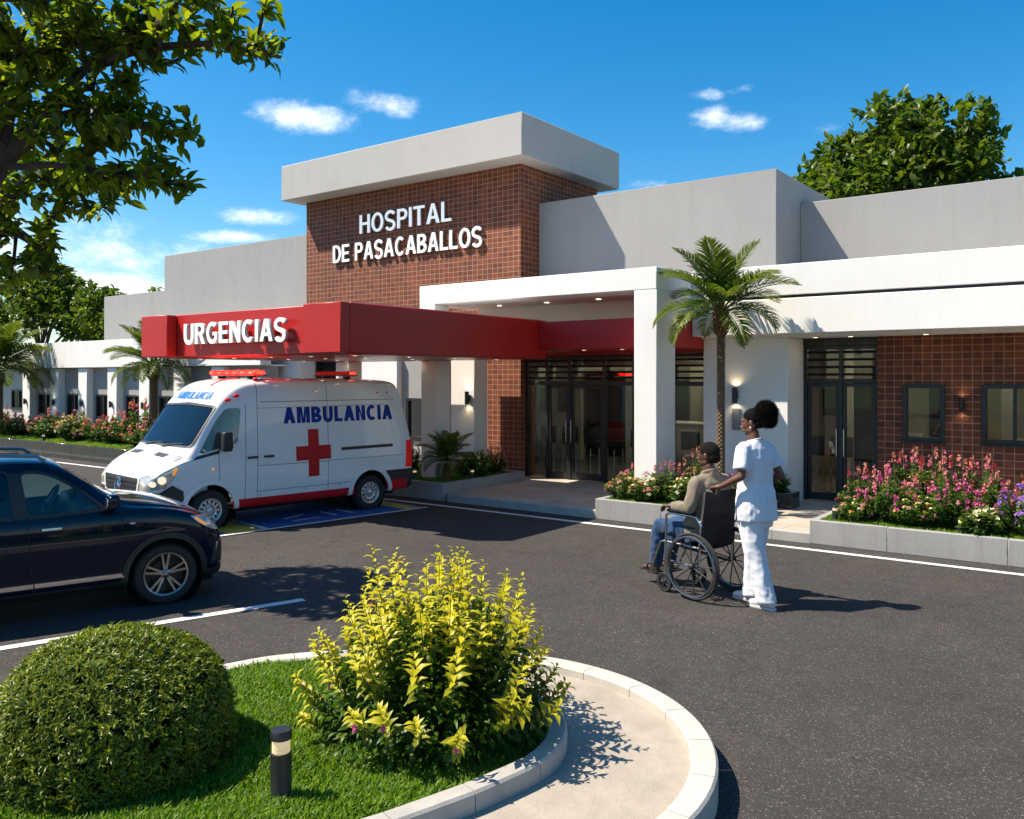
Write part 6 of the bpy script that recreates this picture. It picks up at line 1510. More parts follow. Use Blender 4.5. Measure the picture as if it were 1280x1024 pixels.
# side slit and neckline
bm = bmesh.new(); bm.from_mesh(top.data)
dl = [v for v in bm.verts if (abs(v.co.x-(NX+0.05)) < 0.008*(0.90-v.co.z)/0.12 and v.co.z < 0.90 and v.co.y > NY+0.1)]
bmesh.ops.delete(bm, geom=dl, context='VERTS'); bm.to_mesh(top.data); bm.free()
mb = MB(); mb.tube([N_(-0.004+0.060*math.cos(t), 0.066*math.sin(t), 1.448-0.02*math.cos(t)) for t in [2*math.pi*k/32 for k in range(32)]], 0.006, 8, closed=True); mb.build('neck_band', M['scrubs'], top, smooth=True)
cl = Clay()
cl.stack([(N_(-0.005, 0, 0.70), 0.118, 0.165), (N_(-0.005, 0, 0.80), 0.128, 0.178), (N_(-0.005, 0, 0.93), 0.122, 0.168)])
for s, hip, kn, an_ in ((1, N_(-0.005, 0.088, 0.86), N_(-0.045, 0.080, 0.50), N_(-0.165, 0.06, 0.065)), (-1, N_(0.0, -0.088, 0.86), N_(0.07, -0.085, 0.50), N_(0.085, -0.07, 0.055))):
    d1 = (kn-hip); d2 = (an_-kn)
    cl.stack([(hip, 0.112, 0.092, d1), (hip.lerp(kn, 0.35), 0.104, 0.090, d1), (kn, 0.086, 0.082, d1+d2), (kn.lerp(an_, 0.4), 0.078, 0.074, d2), (kn.lerp(an_, 0.75), 0.078, 0.072, d2), (an_, 0.082, 0.074, (d2.x*0.3, 0, -1))])
tr = cl.build('scrub_trousers', M['scrubs'], 0.0065, 4, nur, lambda co, f=fold(0.011, 11, 2.6, 4), h=fold(0.0045, 10, 13, 9): f(co)+h(co))
for s, an_, pitch in ((1, N_(-0.165, 0.06, 0.10), R_(0)), (-1, N_(0.085, -0.065, 0.09), 0)):
    b0 = Vector((an_.x, an_.y, 0))
    cl = Clay(); cl.stack([(b0+Vector((-0.075, 0, 0.062)), 0.030, 0.028, (1, 0, 0)), (b0+Vector((-0.055, 0, 0.070)), 0.045, 0.034, (1, 0, 0)), (b0+Vector((0.0, 0, 0.072)), 0.048, 0.036, (1, 0, 0)), (b0+Vector((0.07, 0, 0.055)), 0.036, 0.040, (1, 0, 0)), (b0+Vector((0.13, 0, 0.045)), 0.027, 0.044, (1, 0, 0)), (b0+Vector((0.17, 0, 0.040)), 0.021, 0.036, (1, 0, 0)), (b0+Vector((0.188, 0, 0.036)), 0.012, 0.02, (1, 0, 0))])
    so_ = cl.build('shoe', M['shoe'], 0.005, 4, nur)
    mb = MB(); mb.prism(round_poly([(b0.x-0.085, b0.y-0.032), (b0.x+0.05, b0.y-0.034), (b0.x+0.13, b0.y-0.048), (b0.x+0.195, b0.y-0.025), (b0.x+0.195, b0.y+0.025), (b0.x+0.13, b0.y+0.048), (b0.x+0.05, b0.y+0.036), (b0.x-0.085, b0.y+0.032)], 0.025, 4), 0.0, 0.026); mb.build('sole', M['sole'], so_, bevel=0.006)
# ================================================================== plants
M['bark'] = plain('bark', (0.085, 0.062, 0.045), 0.9, 0, 0.35, 12, 0.9, 40)
M['bark_dark'] = plain('dark bark', (0.045, 0.030, 0.022), 0.9, 0, 0.35, 12, 0.9, 40)
M['stem'] = plain('green stem', (0.06, 0.09, 0.02), 0.7, 0, 0.2, 10)
M['leaf_tree'] = leaf_mat('tree leaf', (0.042, 0.082, 0.008), (0.14, 0.19, 0.015), (0.30, 0.30, 0.025), 0.66, 0.42)
M['leaf_far'] = leaf_mat('round tree leaf', (0.030, 0.070, 0.008), (0.11, 0.165, 0.018), (0.20, 0.23, 0.035), 0.38, 0.42)
M['leaf_hedge'] = leaf_mat('clipped bush leaf', (0.030, 0.066, 0.006), (0.125, 0.165, 0.013), (0.36, 0.40, 0.05), 0.35, 0.36)
M['leaf_yellow'] = leaf_mat('golden shrub leaf', (0.022, 0.07, 0.008), (0.06, 0.13, 0.012), (0.58, 0.52, 0.022), 0.34, 0.42)
M['leaf_flower'] = leaf_mat('flower bed leaf', (0.016, 0.055, 0.009), (0.07, 0.14, 0.018), (0.24, 0.30, 0.05), 0.3, 0.45)
M['leaf_palm'] = leaf_mat('palm leaf', (0.020, 0.065, 0.008), (0.075, 0.135, 0.015), (0.24, 0.25, 0.03), 0.35, 0.38)
PET = {'pink': ((0.50, 0.09, 0.16), (0.72, 0.27, 0.33)), 'red': ((0.42, 0.03, 0.06), (0.62, 0.12, 0.14)), 'magenta': ((0.42, 0.03, 0.20), (0.65, 0.14, 0.38)), 'salmon': ((0.52, 0.16, 0.13), (0.70, 0.34, 0.26)), 'purple': ((0.16, 0.05, 0.36), (0.36, 0.18, 0.60)), 'orange': ((0.65, 0.20, 0.02), (0.80, 0.45, 0.10)), 'cream': ((0.70, 0.62, 0.30), (0.80, 0.76, 0.60))}
for k, (a, b) in PET.items(): M['pet_'+k] = leaf_mat(k+' petal', a, b, None, 0.3, 0.5)

def grid_nn(P, Q):
    """index of the nearest Q for every P"""
    out = np.empty(len(P), int)
    for i in range(0, len(P), 500): out[i:i+500] = np.argmin(((P[i:i+500, None, :]-Q[None])**2).sum(-1), 1)
    return out

def grow_tree(name, label, base, limbs, blobs, n_cl, leaf_L, leaf_W, per, seed, leaf_mat_, bark, group=None, spread=0.22, droop=0.25, step=0.16, trunk_r=0.16, up=0.3):
    """limbs: polylines from the trunk; blobs: ellipsoids (centre, radii) that hold the leaf clusters; twigs grow from limb to cluster"""
    g = np.random.default_rng(seed); base = np.array(base, float)
    nodes = []; par = []
    def addn(p, q): nodes.append(np.array(p, float)); par.append(q); return len(nodes)-1
    root = addn(base, -1); first = {}
    for L in limbs:
        key = tuple(np.round(L[0], 3)); prev = first.get(key, root if np.allclose(L[0], base) else None)
        if prev is None: prev = int(np.argmin([np.linalg.norm(np.array(L[0])-q) for q in nodes]))
        pts = np.array(L, float); p0 = nodes[prev]
        for q in (pts[1:] if np.allclose(pts[0], p0) else pts):
            d = np.linalg.norm(q-p0); k = max(1, int(d/step))
            for j in range(1, k+1):
                w = p0+(q-p0)*j/k+g.normal(0, step*0.06, 3); prev = addn(w, prev)
            p0 = nodes[prev]
    vol = np.array([r[0]*r[1]*r[2] for _, r in blobs])**0.75; cnt = np.maximum(1, (n_cl*vol/vol.sum()).astype(int))
    C = []
    for (c, r), k in zip(blobs, cnt):
        d = rand_dirs(k, g)*(g.uniform(0.25, 1.0, (k, 1))**0.45); C.append(np.array(c)+d*np.array(r))
    C = np.concatenate(C); hub = np.mean([c for c, _ in blobs], 0)
    order = np.argsort(np.linalg.norm(C-base*[1, 1, 0]-[0, 0, base[2]], axis=1)); tips = []
    for i in order:
        c = C[i]; Q = np.array(nodes); j = int(np.argmin(((Q-c)**2).sum(1))); p0 = Q[j]; d = np.linalg.norm(c-p0); k = max(1, int(d/step)); prev = j
        for q in range(1, k+1):
            t = q/k; w = p0+(c-p0)*t+np.array([0, 0, -droop*d*0.25*math.sin(math.pi*t)*-1])+g.normal(0, step*0.05, 3)*(q < k); prev = addn(w, prev)
        tips.append(prev)
    n = len(nodes); load = np.zeros(n); load[tips] = 1
    for i in range(n-1, 0, -1): load[par[i]] += load[i]
    rad = 0.0035+trunk_r*(load/load[0])**0.5*0.9
    t = thing(name, label, 'tree', tuple(base), 0, group)
    mb = MB(); kids = {}
    for i in range(1, n): kids.setdefault(par[i], []).append(i)
    stack_ = [(0, k) for k in kids.get(0, [])]
    while stack_:
        a, b = stack_.pop(); pl = [nodes[a], nodes[b]]; rs = [min(rad[a], rad[b]*1.35), rad[b]]; c = b
        while kids.get(c):
            ks = sorted(kids[c], key=lambda q: -rad[q]); stack_ += [(c, q) for q in ks[1:]]; c = ks[0]; pl.append(nodes[c]); rs.append(rad[c])
        mx = max(rs); mb.tube([Vector(p) for p in pl], rs, 10 if mx > 0.06 else (6 if mx > 0.015 else 4), caps=False)
    mb.build('trunk', bark, t, world=True, smooth=True)
    # leaves in whorls along the last bit of each twig
    Pn = np.array(nodes); P = []; D = []
    for i in tips:
        a = par[i]; ax = Pn[i]-Pn[a]; ax = ax/max(np.linalg.norm(ax), 1e-6)
        k = per; tt = g.uniform(0, 1, k)**0.6; pos = Pn[i]-ax*(1-tt[:, None])*step*1.6+g.normal(0, spread*0.12, (k, 3))
        dr = rand_dirs(k, g); dr = norm(dr-ax*(dr@ax)[:, None]*0.7); dr = norm(dr+ax*g.uniform(0.3, 1.3, (k, 1))+np.array([0, 0, up-droop*1.2])*0.6)
        P.append(pos); D.append(dr)
    P = np.concatenate(P); D = np.concatenate(D); m = len(P)
    N = norm(np.array([0, 0, 1.0])+g.normal(0, 0.45, (m, 3)))
    V, F = leaves_arrays(P, D, N, leaf_L*g.uniform(0.6, 1.2, m), leaf_W*g.uniform(0.7, 1.15, m), 0.18, 0.12)
    tint = np.repeat(np.clip(g.normal(0.15, 0.22, m), 0, 1), NF)
    link_mesh('crown', mesh_np('crown', V, F, tint=tint), leaf_mat_, t, True)
    return t
def at(x, y, d):
    """a place in the scene: bearing of a picture point at a distance d along the view axis"""
    u = (x-640)/1062; v = (472-y)/1062
    return (d*(-0.5962+u*0.8028), d*(0.8028+u*0.5962), 2.0+d*v)
def blob(x, y, rx, ry, d, k=1.0): return (at(x, y, d), (rx*d/1062, max(rx, ry)*d/1062*k, ry*d/1062))

# overhanging tree whose trunk stands off to the left
tb = (-10.4, 3.1, 0.0)
limb = [[tb, (-10.35, 3.12, 1.2), (-10.2, 3.2, 2.1)],
        [(-10.2, 3.2, 2.1), (-9.5, 3.3, 2.7), at(0, 258, 7.8), at(45, 215, 7.5), at(95, 205, 7.3)],
        [at(60, 225, 7.5), at(110, 232, 7.2), at(150, 225, 7.1)],
        [at(0, 258, 7.8), at(20, 290, 7.6), at(50, 310, 7.5)],
        [(-10.2, 3.2, 2.1), (-9.8, 3.2, 3.4), at(-90, 60, 8.2), at(-90, -30, 8.2)]]
bl = [blob(70, 200, 60, 34, 7.3), blob(45, 245, 62, 40, 7.5), blob(105, 240, 50, 28, 7.2), blob(150, 225, 34, 18, 7.1), blob(30, 300, 48, 32, 7.6), blob(70, 295, 26, 20, 7.4), blob(60, 332, 40, 16, 7.6), blob(10, 335, 20, 20, 7.7), blob(138, 262, 16, 12, 7.1),
      blob(-80, 90, 90, 120, 8.3), blob(-40, 220, 70, 80, 8.0), blob(-60, 320, 60, 40, 8.1)]
grow_tree('broadleaf_tree', 'broadleaf tree at the left edge whose low boughs hang over the blue car', tb, limb, bl, 420, 0.15, 0.070, 9, 21, M['leaf_tree'], M['bark_dark'], None, 0.2, 0.30, 0.15, 0.13, 0.12)
# nearer tree on the island, trunk out of the picture: its boughs cross the top left corner
tn = (-4.35, -0.9, 0.1)
limb = [[tn, (-4.34, -0.88, 1.0), (-4.3, -0.8, 1.7)],
        [(-4.3, -0.8, 1.7), at(-75, 360, 3.18), at(0, 207, 3.30), at(60, 150, 3.30), at(105, 85, 3.26), at(150, 45, 3.26), at(215, 25, 3.18)],
        [at(105, 85, 3.26), at(165, 66, 3.22), at(235, 55, 3.18), at(290, 58, 3.14), at(340, 70, 3.1)],
        [at(60, 150, 3.30), at(110, 140, 3.26), at(160, 160, 3.26), at(215, 152, 3.22)],
        [at(0, 207, 3.30), at(60, 205, 3.26), at(120, 215, 3.26), at(185, 222, 3.22)],
        [at(0, 207, 3.30), at(15, 110, 3.30), at(30, 30, 3.26), at(45, -20, 3.26)]]
bl = [blob(50, 20, 95, 50, 3.30, 0.8), blob(45, 100, 70, 50, 3.34, 0.8), blob(140, 22, 80, 38, 3.26, 0.8), blob(205, 50, 62, 36, 3.22, 0.8), blob(250, 18, 58, 26, 3.18, 0.8), blob(300, 45, 42, 26, 3.14, 0.8), blob(335, 62, 24, 22, 3.1), blob(335, 14, 24, 10, 3.14),
      blob(125, 110, 62, 44, 3.30, 0.8), blob(160, 160, 58, 30, 3.26, 0.8), blob(215, 155, 36, 22, 3.22), blob(246, 165, 12, 16, 3.22), blob(95, 170, 50, 26, 3.30), blob(180, 215, 50, 22, 3.22), blob(218, 232, 22, 14, 3.22), blob(120, 215, 40, 16, 3.26), blob(10, 160, 40, 30, 3.34), blob(-50, 60, 60, 70, 3.34)]
grow_tree('broadleaf_tree', 'nearer broadleaf tree whose boughs cross the top left corner against the sky', tn, limb, bl, 430, 0.073, 0.031, 9, 23, M['leaf_tree'], M['bark_dark'], None, 0.10, 0.30, 0.075, 0.042, 0.12)
sheet('tree_pit', [(tb[0]+0.5*math.cos(a), tb[1]+0.5*math.sin(a)) for a in [2*math.pi*k/20 for k in range(20)]], 0.006, M['soil'])

# round tree behind the right wing
def crown_tree(label, base, h, R, n_bl, n_cl, seed, leaf=0.2, per=9, group='trees behind the hospital', mat=None, squash=0.72):
    g = np.random.default_rng(seed); b = np.array(base, float); zc = h*0.62; bl = []; limbs = [[tuple(b), tuple(b+[0, 0, h*0.18]), tuple(b+[g.normal(0, 0.1), g.normal(0, 0.1), h*0.34])]]
    top = limbs[0][-1]
    for k in range(n_bl):
        d = rand_dirs(1, g)[0]; d[2] = abs(d[2])*1.0-0.25; rr = g.uniform(0.55, 0.92)
        c = b+np.array([0, 0, zc])+d*np.array([R, R, h*0.40*squash/0.72])*rr; s = R*g.uniform(0.22, 0.36); bl.append((tuple(c), (s, s, s*0.75)))
        if k < 11: limbs.append([top, tuple(np.array(top)*0.5+c*0.5+[0, 0, 0.1*h*g.uniform(0, 1)]), tuple(c)])
    return grow_tree('broadleaf_tree', label, tuple(b), limbs, bl, n_cl, leaf, leaf*0.55, per, seed, mat or M['leaf_far'], M['bark'], group, 0.5, 0.1, h*0.05, h*0.028, 0.3)
t_r = crown_tree('big round-crowned tree behind the grey parapet of the right wing', (-5.62, 27.2, 0), 11.3, 3.2, 38, 1050, 31, 0.30, 15)
crown_tree('dense dark tree behind the left wing, nearest the grey block', (-42.5, 23.5, 0), 7.6, 3.8, 26, 560, 32, 0.34, 12)
crown_tree('tallest tree behind the left wing at the picture edge', (-48.5, 22, 0), 9.0, 4.2, 26, 560, 33, 0.36, 12)
crown_tree('low bushy tree between the left palm and the grey block', (-38.8, 25.5, 0), 6.9, 3.0, 20, 420, 34, 0.3, 11)
for k, (x, y, s, rz) in enumerate(((-30, -20, 0.8, 1.0), (-12, -24, 0.9, 2.2), (4, -22, 0.75, 4.0), (20, -16, 0.85, 5.2))):
    c = copy_tree(t_r); c.location = (x, y, -0.02); c.scale = (s,)*3; c.rotation_euler.z = rz; c['label'] = 'tree across the car park, reflected in the %s' % ['left wing windows', 'car and ambulance glass', 'entrance doors', 'right wing windows'][k]; c['group'] = 'trees across the car park'

# ---- clipped round bush
hc = np.array([-4.03, 2.17, 0.26]); hr_ = np.array([0.555, 0.555, 0.475])
hb_ = thing('round_bush', 'large clipped dome-shaped bush with dark glossy leaves on the island lawn', 'bush', (hc[0], hc[1], 0.12))
g = np.random.default_rng(41); n = 7600
d = rand_dirs(int(n*1.25), g); d = d[d[:, 2] > -0.75][:n]; n = len(d)
bumpy = 1+0.015*np.sin(d[:, 0]*7+1)*np.cos(d[:, 1]*8)+0.012*np.sin(d[:, 2]*11+d[:, 0]*5)
sq_ = (np.hypot(d[:, 0], d[:, 1])**2.3+np.abs(d[:, 2])**2.3)**(-1/2.3)
P = hc+d*sq_[:, None]*hr_*(bumpy*g.uniform(0.95, 1.005, n))[:, None]
k = 6; Pk = np.repeat(P, k, 0); nr = np.repeat(norm(d/hr_), k, 0); ph = np.tile(np.arange(k)*2*np.pi/k, n)+np.repeat(g.uniform(0, 6.28, n), k)
tx = norm(np.cross(nr, rand_dirs(1, g)+1e-3)); ty = np.cross(nr, tx)
tilt = g.uniform(0.5, 1.5, n*k)[:, None]
D = tx*np.cos(ph)[:, None]+ty*np.sin(ph)[:, None]+nr*tilt+np.array([0, 0, 0.35]); 
V, F = leaves_arrays(Pk+g.normal(0, 0.006, Pk.shape), D, nr+g.normal(0, 0.3, Pk.shape), g.uniform(0.022, 0.044, n*k), g.uniform(0.008, 0.012, n*k), 0.15, 0.25)
tint = np.clip(g.normal(0.22, 0.28, n), 0, 1); tint = np.repeat(np.repeat(tint, k), NF)
link_mesh('foliage', mesh_np('foliage', V, F, tint=tint), M['leaf_hedge'], hb_, True)
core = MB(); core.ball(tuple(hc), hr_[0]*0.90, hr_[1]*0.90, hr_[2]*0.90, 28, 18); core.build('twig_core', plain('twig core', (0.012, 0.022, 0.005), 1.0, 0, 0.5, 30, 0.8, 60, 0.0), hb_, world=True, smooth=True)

# ---- golden shrub
yc = np.array([-3.01, 3.38, 0.13])
ys = thing('golden_shrub', 'tall loose shrub with yellow young shoots and a few magenta flowers at the island tip', 'shrub', tuple(yc))
g = np.random.default_rng(52); mb = MB(); P = []; D = []; N = []; L = []; T = []; FP = []
ns = 112
for i in range(ns):
    az = i*2.39996+g.normal(0, 0.2); q = ((i+0.5)/ns)**0.62; out = q*0.74
    hh = (0.98-0.50*q**1.7)*g.uniform(0.72, 1.04)
    if i % 11 == 0 and q < 0.8: hh *= 1.10
    tip = np.array([math.cos(az)*out, math.sin(az)*out, hh*(1.0 if q < 0.8 else g.uniform(0.35, 1.0))])
    b0 = np.array([math.cos(az)*out*0.22, math.sin(az)*out*0.22, 0.0]); m_ = b0*0.35+tip*0.65+np.array([math.cos(az), math.sin(az), 0])*0.10*q-np.array([0, 0, 0.05])
    pts = [b0*(1-t)**2+m_*2*t*(1-t)+tip*t*t+np.array([0, 0, 0.04*t*t*q]) for t in np.linspace(0, 1, 15)]
    mb.tube([Vector(yc+p) for p in pts], [0.006*(1-0.75*t) for t in np.linspace(0, 1, 15)], 5, caps=False)
    nl = 30
    for j in range(nl):
        t = 0.22+0.78*(j+0.5)/nl; f = t*14; a = int(min(f, 13)); p = pts[a]+(pts[min(a+1, 14)]-pts[a])*(f-a); ax = norm(pts[min(a+1, 14)]-pts[max(a-1, 0)])
        an = j*2.2+i; s = np.cross(ax, [0.3, 0.2, 1]); s = norm(s); w = np.cross(ax, s); rd = s*math.cos(an)+w*math.sin(an)
        P.append(yc+p); D.append(rd*1.0+ax*(0.25+0.45*t)+np.array([0, 0, 0.10])); N.append(ax+np.array([0, 0, 0.6])+g.normal(0, 0.15, 3)); L.append((0.078 if t < 0.85 else 0.055)*g.uniform(0.75, 1.2)*(1 if t < 0.96 else 0.6))
        rel = t*(0.55+0.75*(p[2]/0.95))*(0.6+0.5*q) if False else t
        hgt = p[2]/0.9; T.append(np.clip((t-0.50)*2.6*(0.6+0.75*hgt)+(hgt-0.15)*0.55+g.normal(0, 0.12), 0, 1))
    if i % 8 == 3: FP.append((yc+pts[10]+np.array([math.cos(az), math.sin(az), 0])*0.03, np.array([math.cos(az), math.sin(az), 0.3])))
mb.build('stems', M['stem'], ys, world=True, smooth=True)
P = np.array(P); n = len(P); V, F = leaves_arrays(P, np.array(D), np.array(N), np.array(L), np.array(L)*0.46, 0.16, 0.28)
link_mesh('foliage', mesh_np('foliage', V, F, tint=np.repeat(np.array(T), NF)), M['leaf_yellow'], ys, True)
# inner, older leaves
g2 = np.random.default_rng(53); n = 3600; d = rand_dirs(n, g2); d[:, 2] = np.abs(d[:, 2]); P = yc+d*np.array([0.60, 0.60, 0.66])*(g2.uniform(0.35, 1.0, (n, 1))**0.6)+np.array([0, 0, 0.03])
V, F = leaves_arrays(P, d+rand_dirs(n, g2)*0.6, np.array([0, 0, 1])+rand_dirs(n, g2)*0.5, g2.uniform(0.04, 0.075, n), g2.uniform(0.018, 0.028, n), 0.15, 0.2)
link_mesh('inner_foliage', mesh_np('inner_foliage', V, F, tint=np.repeat(np.clip(g2.normal(-0.05, 0.12, n), 0, 1), NF)), M['leaf_yellow'], ys, True)
def petals(FP, mat, name, root, size, g, np_=5, world=True):
    P = []; D = []; N = []
    for p, ax in FP:
        ax = norm(np.asarray(ax, float)); s = norm(np.cross(ax, [0.2, 0.3, 0.9])); w = np.cross(ax, s)
        for k in range(np_):
            a = 2*math.pi*k/np_+g.uniform(0, 0.5); P.append(p); D.append(s*math.cos(a)+w*math.sin(a)+ax*0.35); N.append(ax)
    n = len(P); V, F = leaves_arrays(np.array(P), np.array(D), np.array(N), size*g.uniform(0.75, 1.2, n), size*0.75*g.uniform(0.8, 1.1, n), 0.12, 0.1)
    return link_mesh(name, mesh_np(name, V, F), mat, root, world)
for fp in FP: petals([fp], M['pet_magenta'], 'flower', ys, 0.024, g)

# ---- bollard lamps
def bollard(loc, h, r, label, lit_side=True):
    t = thing('bollard_light', label, 'bollard light', loc, 0, 'small black bollard lights in the beds')
    mb = MB(); mb.lathe([(0, 0), (r*1.05, 0), (r*1.05, 0.008), (r, 0.012), (r, h*0.70), (r*0.86, h*0.705)], 28); mb.build('post', M['frame'], t, smooth=True)
    mb = MB(); z0 = h*0.705
    for k in range(7):
        z = z0+k*h*0.024; mb.lathe([(r*0.82, z), (r*0.86, z+h*0.008), (r*0.86, z+h*0.014), (r*0.82, z+h*0.022)], 28)
    mb.build('lens', M['bol_lens'], t, smooth=True)
    mb = MB(); z1 = z0+h*0.168; mb.lathe([(r*0.86, z1), (r, z1+0.003), (r, h*0.985), (r*0.93, h), (0, h)], 28); mb.build('cap', M['frame'], t, smooth=True)
M['bol_lens'] = emit_mat('bollard lens', (1.0, 0.75, 0.42), 0.25, (0.52, 0.42, 0.25))
bollard((-3.05, 2.40, 0.115), 0.335, 0.046, 'black bollard light on the island lawn between the clipped bush and the golden shrub')
for i, (x, y, z, s) in enumerate(((-3.0, 10.62, 0.245, 'left end of the long planter under the pink salvias'), (-1.62, 10.56, 0.245, 'long planter beside the pale hosta'), (-9.95, 10.62, 0.245, 'planter corner at the foot of the canopy column'), (-9.2, 11.25, 0.245, 'planter edge right of the canopy column'), (-22.9, 10.45, 0.32, 'left wing planter, nearer the ambulance'), (-28.3, 10.45, 0.32, 'left wing planter, nearer the far palm'))):
    bollard((x, y, z), 0.20 if i < 4 else 0.22, 0.035, 'small black bollard light at the '+s)

# ---- flowering shrubs
def flower_shrub(seed, H_, R_r, cols, spikes, leafn=900, leafL=0.055, name='flowering_shrub', flw=1.0):
    """foliage and blossom meshes for a bed plant of height H_, radius R_r, standing at the origin"""
    g = np.random.default_rng(seed); P = []; D = []; N = []; T = []; F_ = {c: [] for c in cols}; mb = MB()
    ns = int(26*max(1, R_r/0.3))
    for i in range(ns):
        az = i*2.4+g.normal(0, 0.3); q = math.sqrt((i+0.5)/ns); hh = H_*(1-0.45*q*q)*g.uniform(0.7, 1.05); tip = np.array([math.cos(az)*q*R_r, math.sin(az)*q*R_r, hh])
        b0 = tip*np.array([0.25, 0.25, 0]); pts = [b0+(tip-b0)*t+np.array([math.cos(az), math.sin(az), 0])*0.06*math.sin(t*3)*q for t in np.linspace(0, 1, 7)]
        mb.tube([Vector(p) for p in pts], [0.004]*6+[0.002], 4, caps=False)
        nl = max(8, int(leafn/ns))
        tt = g.uniform(0.12, 0.98 if not spikes else 0.82, nl); f = tt*6; a = np.minimum(f.astype(int), 5); pa = np.array(pts); p = pa[a]+(pa[a+1]-pa[a])*(f-a)[:, None]
        dr = rand_dirs(nl, g); dr[:, 2] = np.abs(dr[:, 2])*0.6+0.1
        P.append(p+dr*0.012); D.append(dr); N.append(np.array([0, 0, 1])+g.normal(0, 0.4, (nl, 3))); T.append(np.clip((tt-0.6)*1.2+g.normal(0, 0.15, nl), 0, 1))
        col = cols[int(g.integers(0, len(cols)))]
        if spikes and g.uniform() < 0.50*flw:
            for k in range(12):
                t = g.uniform(0, 1); z = tip+np.array([0, 0, 0.0])+(tip-pts[4])*(t*0.35-0.1)/max(np.linalg.norm(tip-pts[4]), 1e-3)*0.42*H_; rd = rand_dirs(1, g)[0]; rd[2] = rd[2]*0.3+0.2
                F_[col].append((z+rd*0.012, rd))
        elif not spikes or g.uniform() < 0.3:
            for k in range(int(5*flw)+1):
                rd = rand_dirs(1, g)[0]; rd[2] = abs(rd[2])+0.3; F_[col].append((tip+rd*0.03*np.array([1, 1, 0.5]), rd))
        if g.uniform() < 0.5*flw:
            c2 = cols[int(g.integers(0, len(cols)))]; s = pts[4]+np.array([math.cos(az), math.sin(az), 0.2])*0.05
            for k in range(4): rd = rand_dirs(1, g)[0]; rd[2] = abs(rd[2]); F_[c2].append((s+rd*0.022, rd))
    P = np.concatenate(P); D = np.concatenate(D); N = np.concatenate(N); n = len(P)
    L = leafL*g.uniform(0.7, 1.25, n); V, F = leaves_arrays(P, D, N, L, L*0.42, 0.15, 0.25)
    return mesh_np('foliage', V, F, tint=np.repeat(np.concatenate(T), NF)), mb, F_, g
def plant_proto(seed, H_, R_r, cols, spikes, leafn, leafL, fsize, flw=1.0):
    me, mb, F_, g = flower_shrub(seed, H_, R_r, cols, spikes, leafn, leafL, flw=flw)
    r = thing('flowering_shrub', 'x', 'shrub', (0, 0, 0))
    link_mesh('foliage', me, M['leaf_flower'], r); mb.build('stems', M['stem'], r, smooth=True)
    # one blossom mesh with a material for each colour
    Vs = []; Fs = []; mi = []; off = 0; mats = []
    for c, FP in F_.items():
        if not FP: continue
        P = []; D = []; N = []
        for p, ax in FP:
            ax = norm(np.asarray(ax, float)); s = norm(np.cross(ax, [0.2, 0.3, 0.9])); w = np.cross(ax, s)
            for k in range(4):
                a = 2*math.pi*k/4+g.uniform(0, 0.6); P.append(p); D.append(s*math.cos(a)+w*math.sin(a)+ax*0.5); N.append(ax)
        n = len(P); V, F = leaves_arrays(np.array(P), np.array(D), np.array(N), fsize*g.uniform(0.7, 1.25, n), fsize*0.75*g.uniform(0.8, 1.1, n), 0.12, 0.1)
        Vs.append(V); Fs.append(F+off); off += len(V); mi.append(np.full(len(F), len(mats))); mats.append(M['pet_'+c])
    if Vs: link_mesh('flowers', mesh_np('flowers', np.concatenate(Vs), np.concatenate(Fs), midx=np.concatenate(mi)), mats, r)['kind'] = 'stuff'
    return r
PR = {'salvia': plant_proto(61, 0.62, 0.30, ['pink', 'salmon', 'red'], True, 2000, 0.055, 0.019),
      'salvia2': plant_proto(62, 0.55, 0.32, ['magenta', 'pink'], True, 2000, 0.055, 0.019),
      'mixed': plant_proto(63, 0.42, 0.30, ['pink', 'orange', 'magenta', 'cream'], False, 1400, 0.06, 0.024, 0.6),
      'purple': plant_proto(64, 0.46, 0.30, ['purple'], False, 900, 0.05, 0.026, 1.4),
      'green': plant_proto(65, 0.34, 0.22, ['cream'], False, 500, 0.10, 0.03, 0.25),
      'rosy': plant_proto(66, 0.55, 0.45, ['salmon', 'pink', 'red'], True, 1700, 0.08, 0.024, 0.8),
      'violet_mix': plant_proto(67, 0.50, 0.45, ['purple', 'magenta', 'cream'], False, 1500, 0.08, 0.028, 0.7)}
used_p = set()
def plant(kind, x, y, z, s, rz, label, group, hs_=1.0):
    r = PR[kind]
    c = r if kind not in used_p else copy_tree(r)
    used_p.add(kind)
    c.location = (x, y, z); c.rotation_euler = (0, 0, rz); c.scale = (s, s, s*hs_); c['label'] = label; c['group'] = group
    return c
def bed(items, z, group, where):
    g = random.Random(len(items)*7)
    for (k, x, y, s, hs_, lab_) in items: plant(k, x, y, z, s, g.uniform(0, 6.28), lab_+' '+where, group, hs_)
gr_ = 'flowering shrubs in the right planter'
